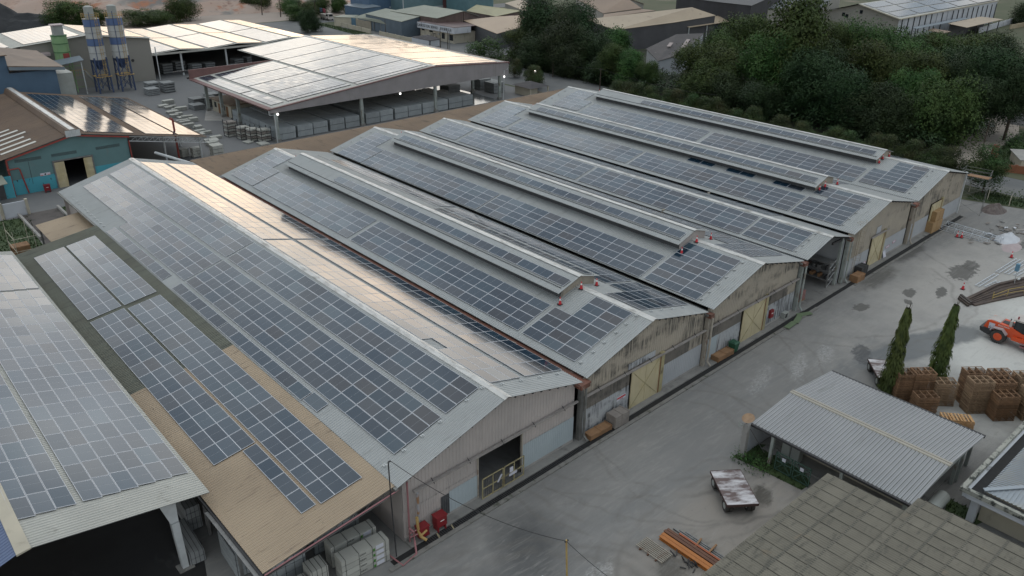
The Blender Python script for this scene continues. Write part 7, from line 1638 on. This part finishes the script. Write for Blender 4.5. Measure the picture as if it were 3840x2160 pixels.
for nm, x, y, top, r_, kd in TREES: tree(x, y, top, r_, kd, SP.get(nm, KN[nm[0]]), vr=(11.5 if nm == 'D1' else 8.2 if nm in ('A1','A3','D2','A8','A11') else None), group={'A':'big dark trees beyond the road','W':None,'B':'young trees by the old warehouse','C':'grove right of the old warehouse','D':'tallest clump of trees','E':'trees before the white warehouse','F':'dense wood on the right','G':'trees at the near edge of the wood','H':'trees along the road bend','K':'bushy trees before the quarry','L':None}[nm[0]])
# undergrowth of the wood: climbers and scrub
rr = random.Random(8)
def scrub(name, lab, cells, m, h, leaf=.5, dens=1.6, seed=1):
    rr = random.Random(seed); b = MB(); b.attname = 'tint'
    for (x0,x1,y0,y1) in cells:
        for i in range(int((x1-x0)*(y1-y0)*dens)):
            x, y = rr.uniform(x0,x1), rr.uniform(y0,y1); z = h*(.35+.65*(.5+.5*noise.noise(Vector((x*.22,y*.22,seed)))))*rr.uniform(.3,1.05)
            for q in range(4):
                t = rr.uniform(0,6.28); u = Vector((math.cos(t),math.sin(t),rr.uniform(-.6,.8)))*leaf*rr.uniform(.5,1.2); v = Vector((-math.sin(t),math.cos(t),rr.uniform(-.4,.4)))*leaf*.5; c_ = Vector((x+rr.gauss(0,.4),y+rr.gauss(0,.4),max(.1,z+rr.gauss(0,.3))))
                b.poly([c_-u*.5,c_+v*.5,c_+u*.5,c_-v*.5], m, rr.random()*.8)
    o = b.build(name); return tag(o, lab, 'undergrowth', None, 'stuff')
scrub('undergrowth', 'dark scrub and climbers filling the ground under the wood', [(134,150,20,108),(150,172,22,82),(172,204,34,75),(136,148,108,136)], LEAFD, 5.2, .8, 2.4, 2)
scrub('undergrowth', 'yellow-green bushes right of the gravel lot', [(146,160,7,11.5),(150,168,9,14.5),(156,176,2,14)], LEAF, 3.0, .5, 3, 3)
scrub('undergrowth', 'weeds along the road verge and fence at the right', [(119.4,121,-8,5.5),(118.8,120.6,-14,-8)], LEAF, 1.4, .4, 7, 4)
scrub('undergrowth', 'weeds at the foot of the white pillar by the grey-roofed shed', [(31.6,33.0,-11.2,-8.6)], LEAF, .6, .22, 24, 5)
# clipped shrubs along the farthest shed
sh = [(110.1,4.5),(83.7,5.0),(80.7,5.2),(76.1,5.4),(72.6,5.6),(69.3,5.2),(66.2,5.6),(63.2,5.4),(59.6,5.2),(56.2,5.6),(52.6,4.2),(48.5,5.2),(42.5,4.6),(37,4.6),(31.7,4.8),(27.8,4.6),(24.4,5.0),(20.8,5.2),(17.3,5.0),(13.8,5.0),(10.4,5.4),(5.6,6.6)]
proto = None
for i, (y, h) in enumerate(sh):
    if proto is None:
        proto = tree(119.5, y, h+.6, 2.6, 's', 'clipped cone shrub of the row between the farthest shed and the road', vr=h*.52, name='shrub', cat='shrub', group='clipped shrubs along the farthest shed')
    else:
        tree(119.5+R.uniform(-.3,.3), y, h+.7 if i < 21 else 7.6, 2.45 if i < 21 else 3.3, 's', 'biggest clipped shrub, at the right end of the row by the scaffold tower' if i == 21 else 'clipped cone shrub of the row between the farthest shed and the road', vr=h*.46, name='shrub', cat='shrub', group='clipped shrubs along the farthest shed')
tree(125.1,123.3,4.6,2.1,'s','round clipped shrub right of the hall corner, left one of two',vr=2.1,name='shrub',cat='shrub',group='shrubs by the road at the hall'); tree(125.1,114.6,4.0,1.8,'s','cone shrub by the road near the street lamp, right one of two',vr=1.9,name='shrub',cat='shrub',group='shrubs by the road at the hall')
tree(122.6,228.4,7.6,3.0,'d','dark cone shrub by the far road, above the storage hall ridge, left one',vr=3.7,name='shrub',cat='shrub',group='cone shrubs by the far road'); tree(126.7,230.2,5.0,2.4,'d','smaller dark cone shrub by the far road, right one',vr=2.5,name='shrub',cat='shrub',group='cone shrubs by the far road')
# palms
def palm(x, y, h, lab):
    T = thing('palm_tree', lab, 'palm', (x,y,0), 'palms at the road bend'); b = MB(); b.tube([(x,y,0),(x+.2,y,h*.6),(x+.1,y,h)],[.22,.16,.12],BARK,8); b.build('trunk', T)
    b = MB(); b.attname = 'tint'; rr = random.Random(int(x*y))
    for i in range(22):
        a = i*2.4; e = rr.uniform(.0,1.1)
        for s in range(12):
            t = s/12*2.9; p = Vector((x+.1+math.cos(a)*t*math.cos(e*.6), y+math.sin(a)*t*math.cos(e*.6), h+t*math.sin(e)-t*t*.28)); sd_ = Vector((-math.sin(a),math.cos(a),-.35))*.55*(1-s/15)
            sd2 = Vector((math.sin(a),-math.cos(a),-.35))*.55*(1-s/15); f = Vector((math.cos(a)*.2,math.sin(a)*.2,-.02))
            b.poly([p,p+f*.6,p+sd_+f], LEAFD, rr.random()*.7); b.poly([p,p+sd2+f,p+f*.6], LEAFD, rr.random()*.7)
    b.build('fronds', T)
palm(141,256,7.2,'palm at the road bend, right one'); palm(137.8,263,6.8,'palm at the road bend, middle one'); palm(133,285,7.0,'palm at the road bend, far left one'); palm(136,275,6.6,'palm behind the dark road trees')
# mast trees
def mast_tree(x, y, h, lab, lean, seed):
    T = thing('mast_tree', lab, 'mast tree', (x,y,0), 'tall narrow mast trees by the pallets'); rr = random.Random(seed); b = MB(); b.tube([(x,y,0),(x+lean*.5,y,h*.5),(x+lean,y,h*.93)],[.13,.09,.02],BARK,8)
    for i in range(9):
        a = rr.uniform(0,6.28); z = h*.9+rr.uniform(-.5,.3); b.tube([(x+lean,y,z-.2),(x+lean+math.cos(a)*.2,y+math.sin(a)*.2,z+.3),(x+lean+math.cos(a)*.22,y+math.sin(a)*.22,z+.75)],[.02,.015,.006],BARK,5)
    b.build('trunk', T); b = MB(); b.attname = 'tint'
    for i in range(5200):
        z = h*(.03+.89*rr.random()**.92); t = z/h; a = rr.uniform(0,6.28); rad = (1.02*(1-t)**.6*(1-.15*(t<.1))+.06)*(.7+.45*noise.noise(Vector((math.cos(a)*1.5,math.sin(a)*1.5,z*1.1+seed)))+.15)*rr.uniform(.55,1.08)
        p = Vector((x+lean*t+math.cos(a)*rad, y+math.sin(a)*rad, z)); l = rr.uniform(.16,.34); u = Vector((math.cos(a)*.35,math.sin(a)*.35,-.95))*l; v = Vector((-math.sin(a),math.cos(a),rr.uniform(-.3,.3)))*l*.26
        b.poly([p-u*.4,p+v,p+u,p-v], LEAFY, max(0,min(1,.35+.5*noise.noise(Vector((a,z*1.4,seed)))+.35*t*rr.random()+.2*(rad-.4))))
    b.build('foliage', T)
mast_tree(50.3,-12.2,9.6,'narrow drooping mast tree, left one, beside the pallet stacks',.35,3); mast_tree(56.6,-13.9,8.4,'narrow drooping mast tree, right one, behind the pallet stacks',.5,5)
b = MB(); b.tube([(32.9,-8.8,.2),(33,-8.8,.3)],.01,STEEL,4); bpy.data.objects.remove(b.build('unused'))
S.render.engine = 'CYCLES'
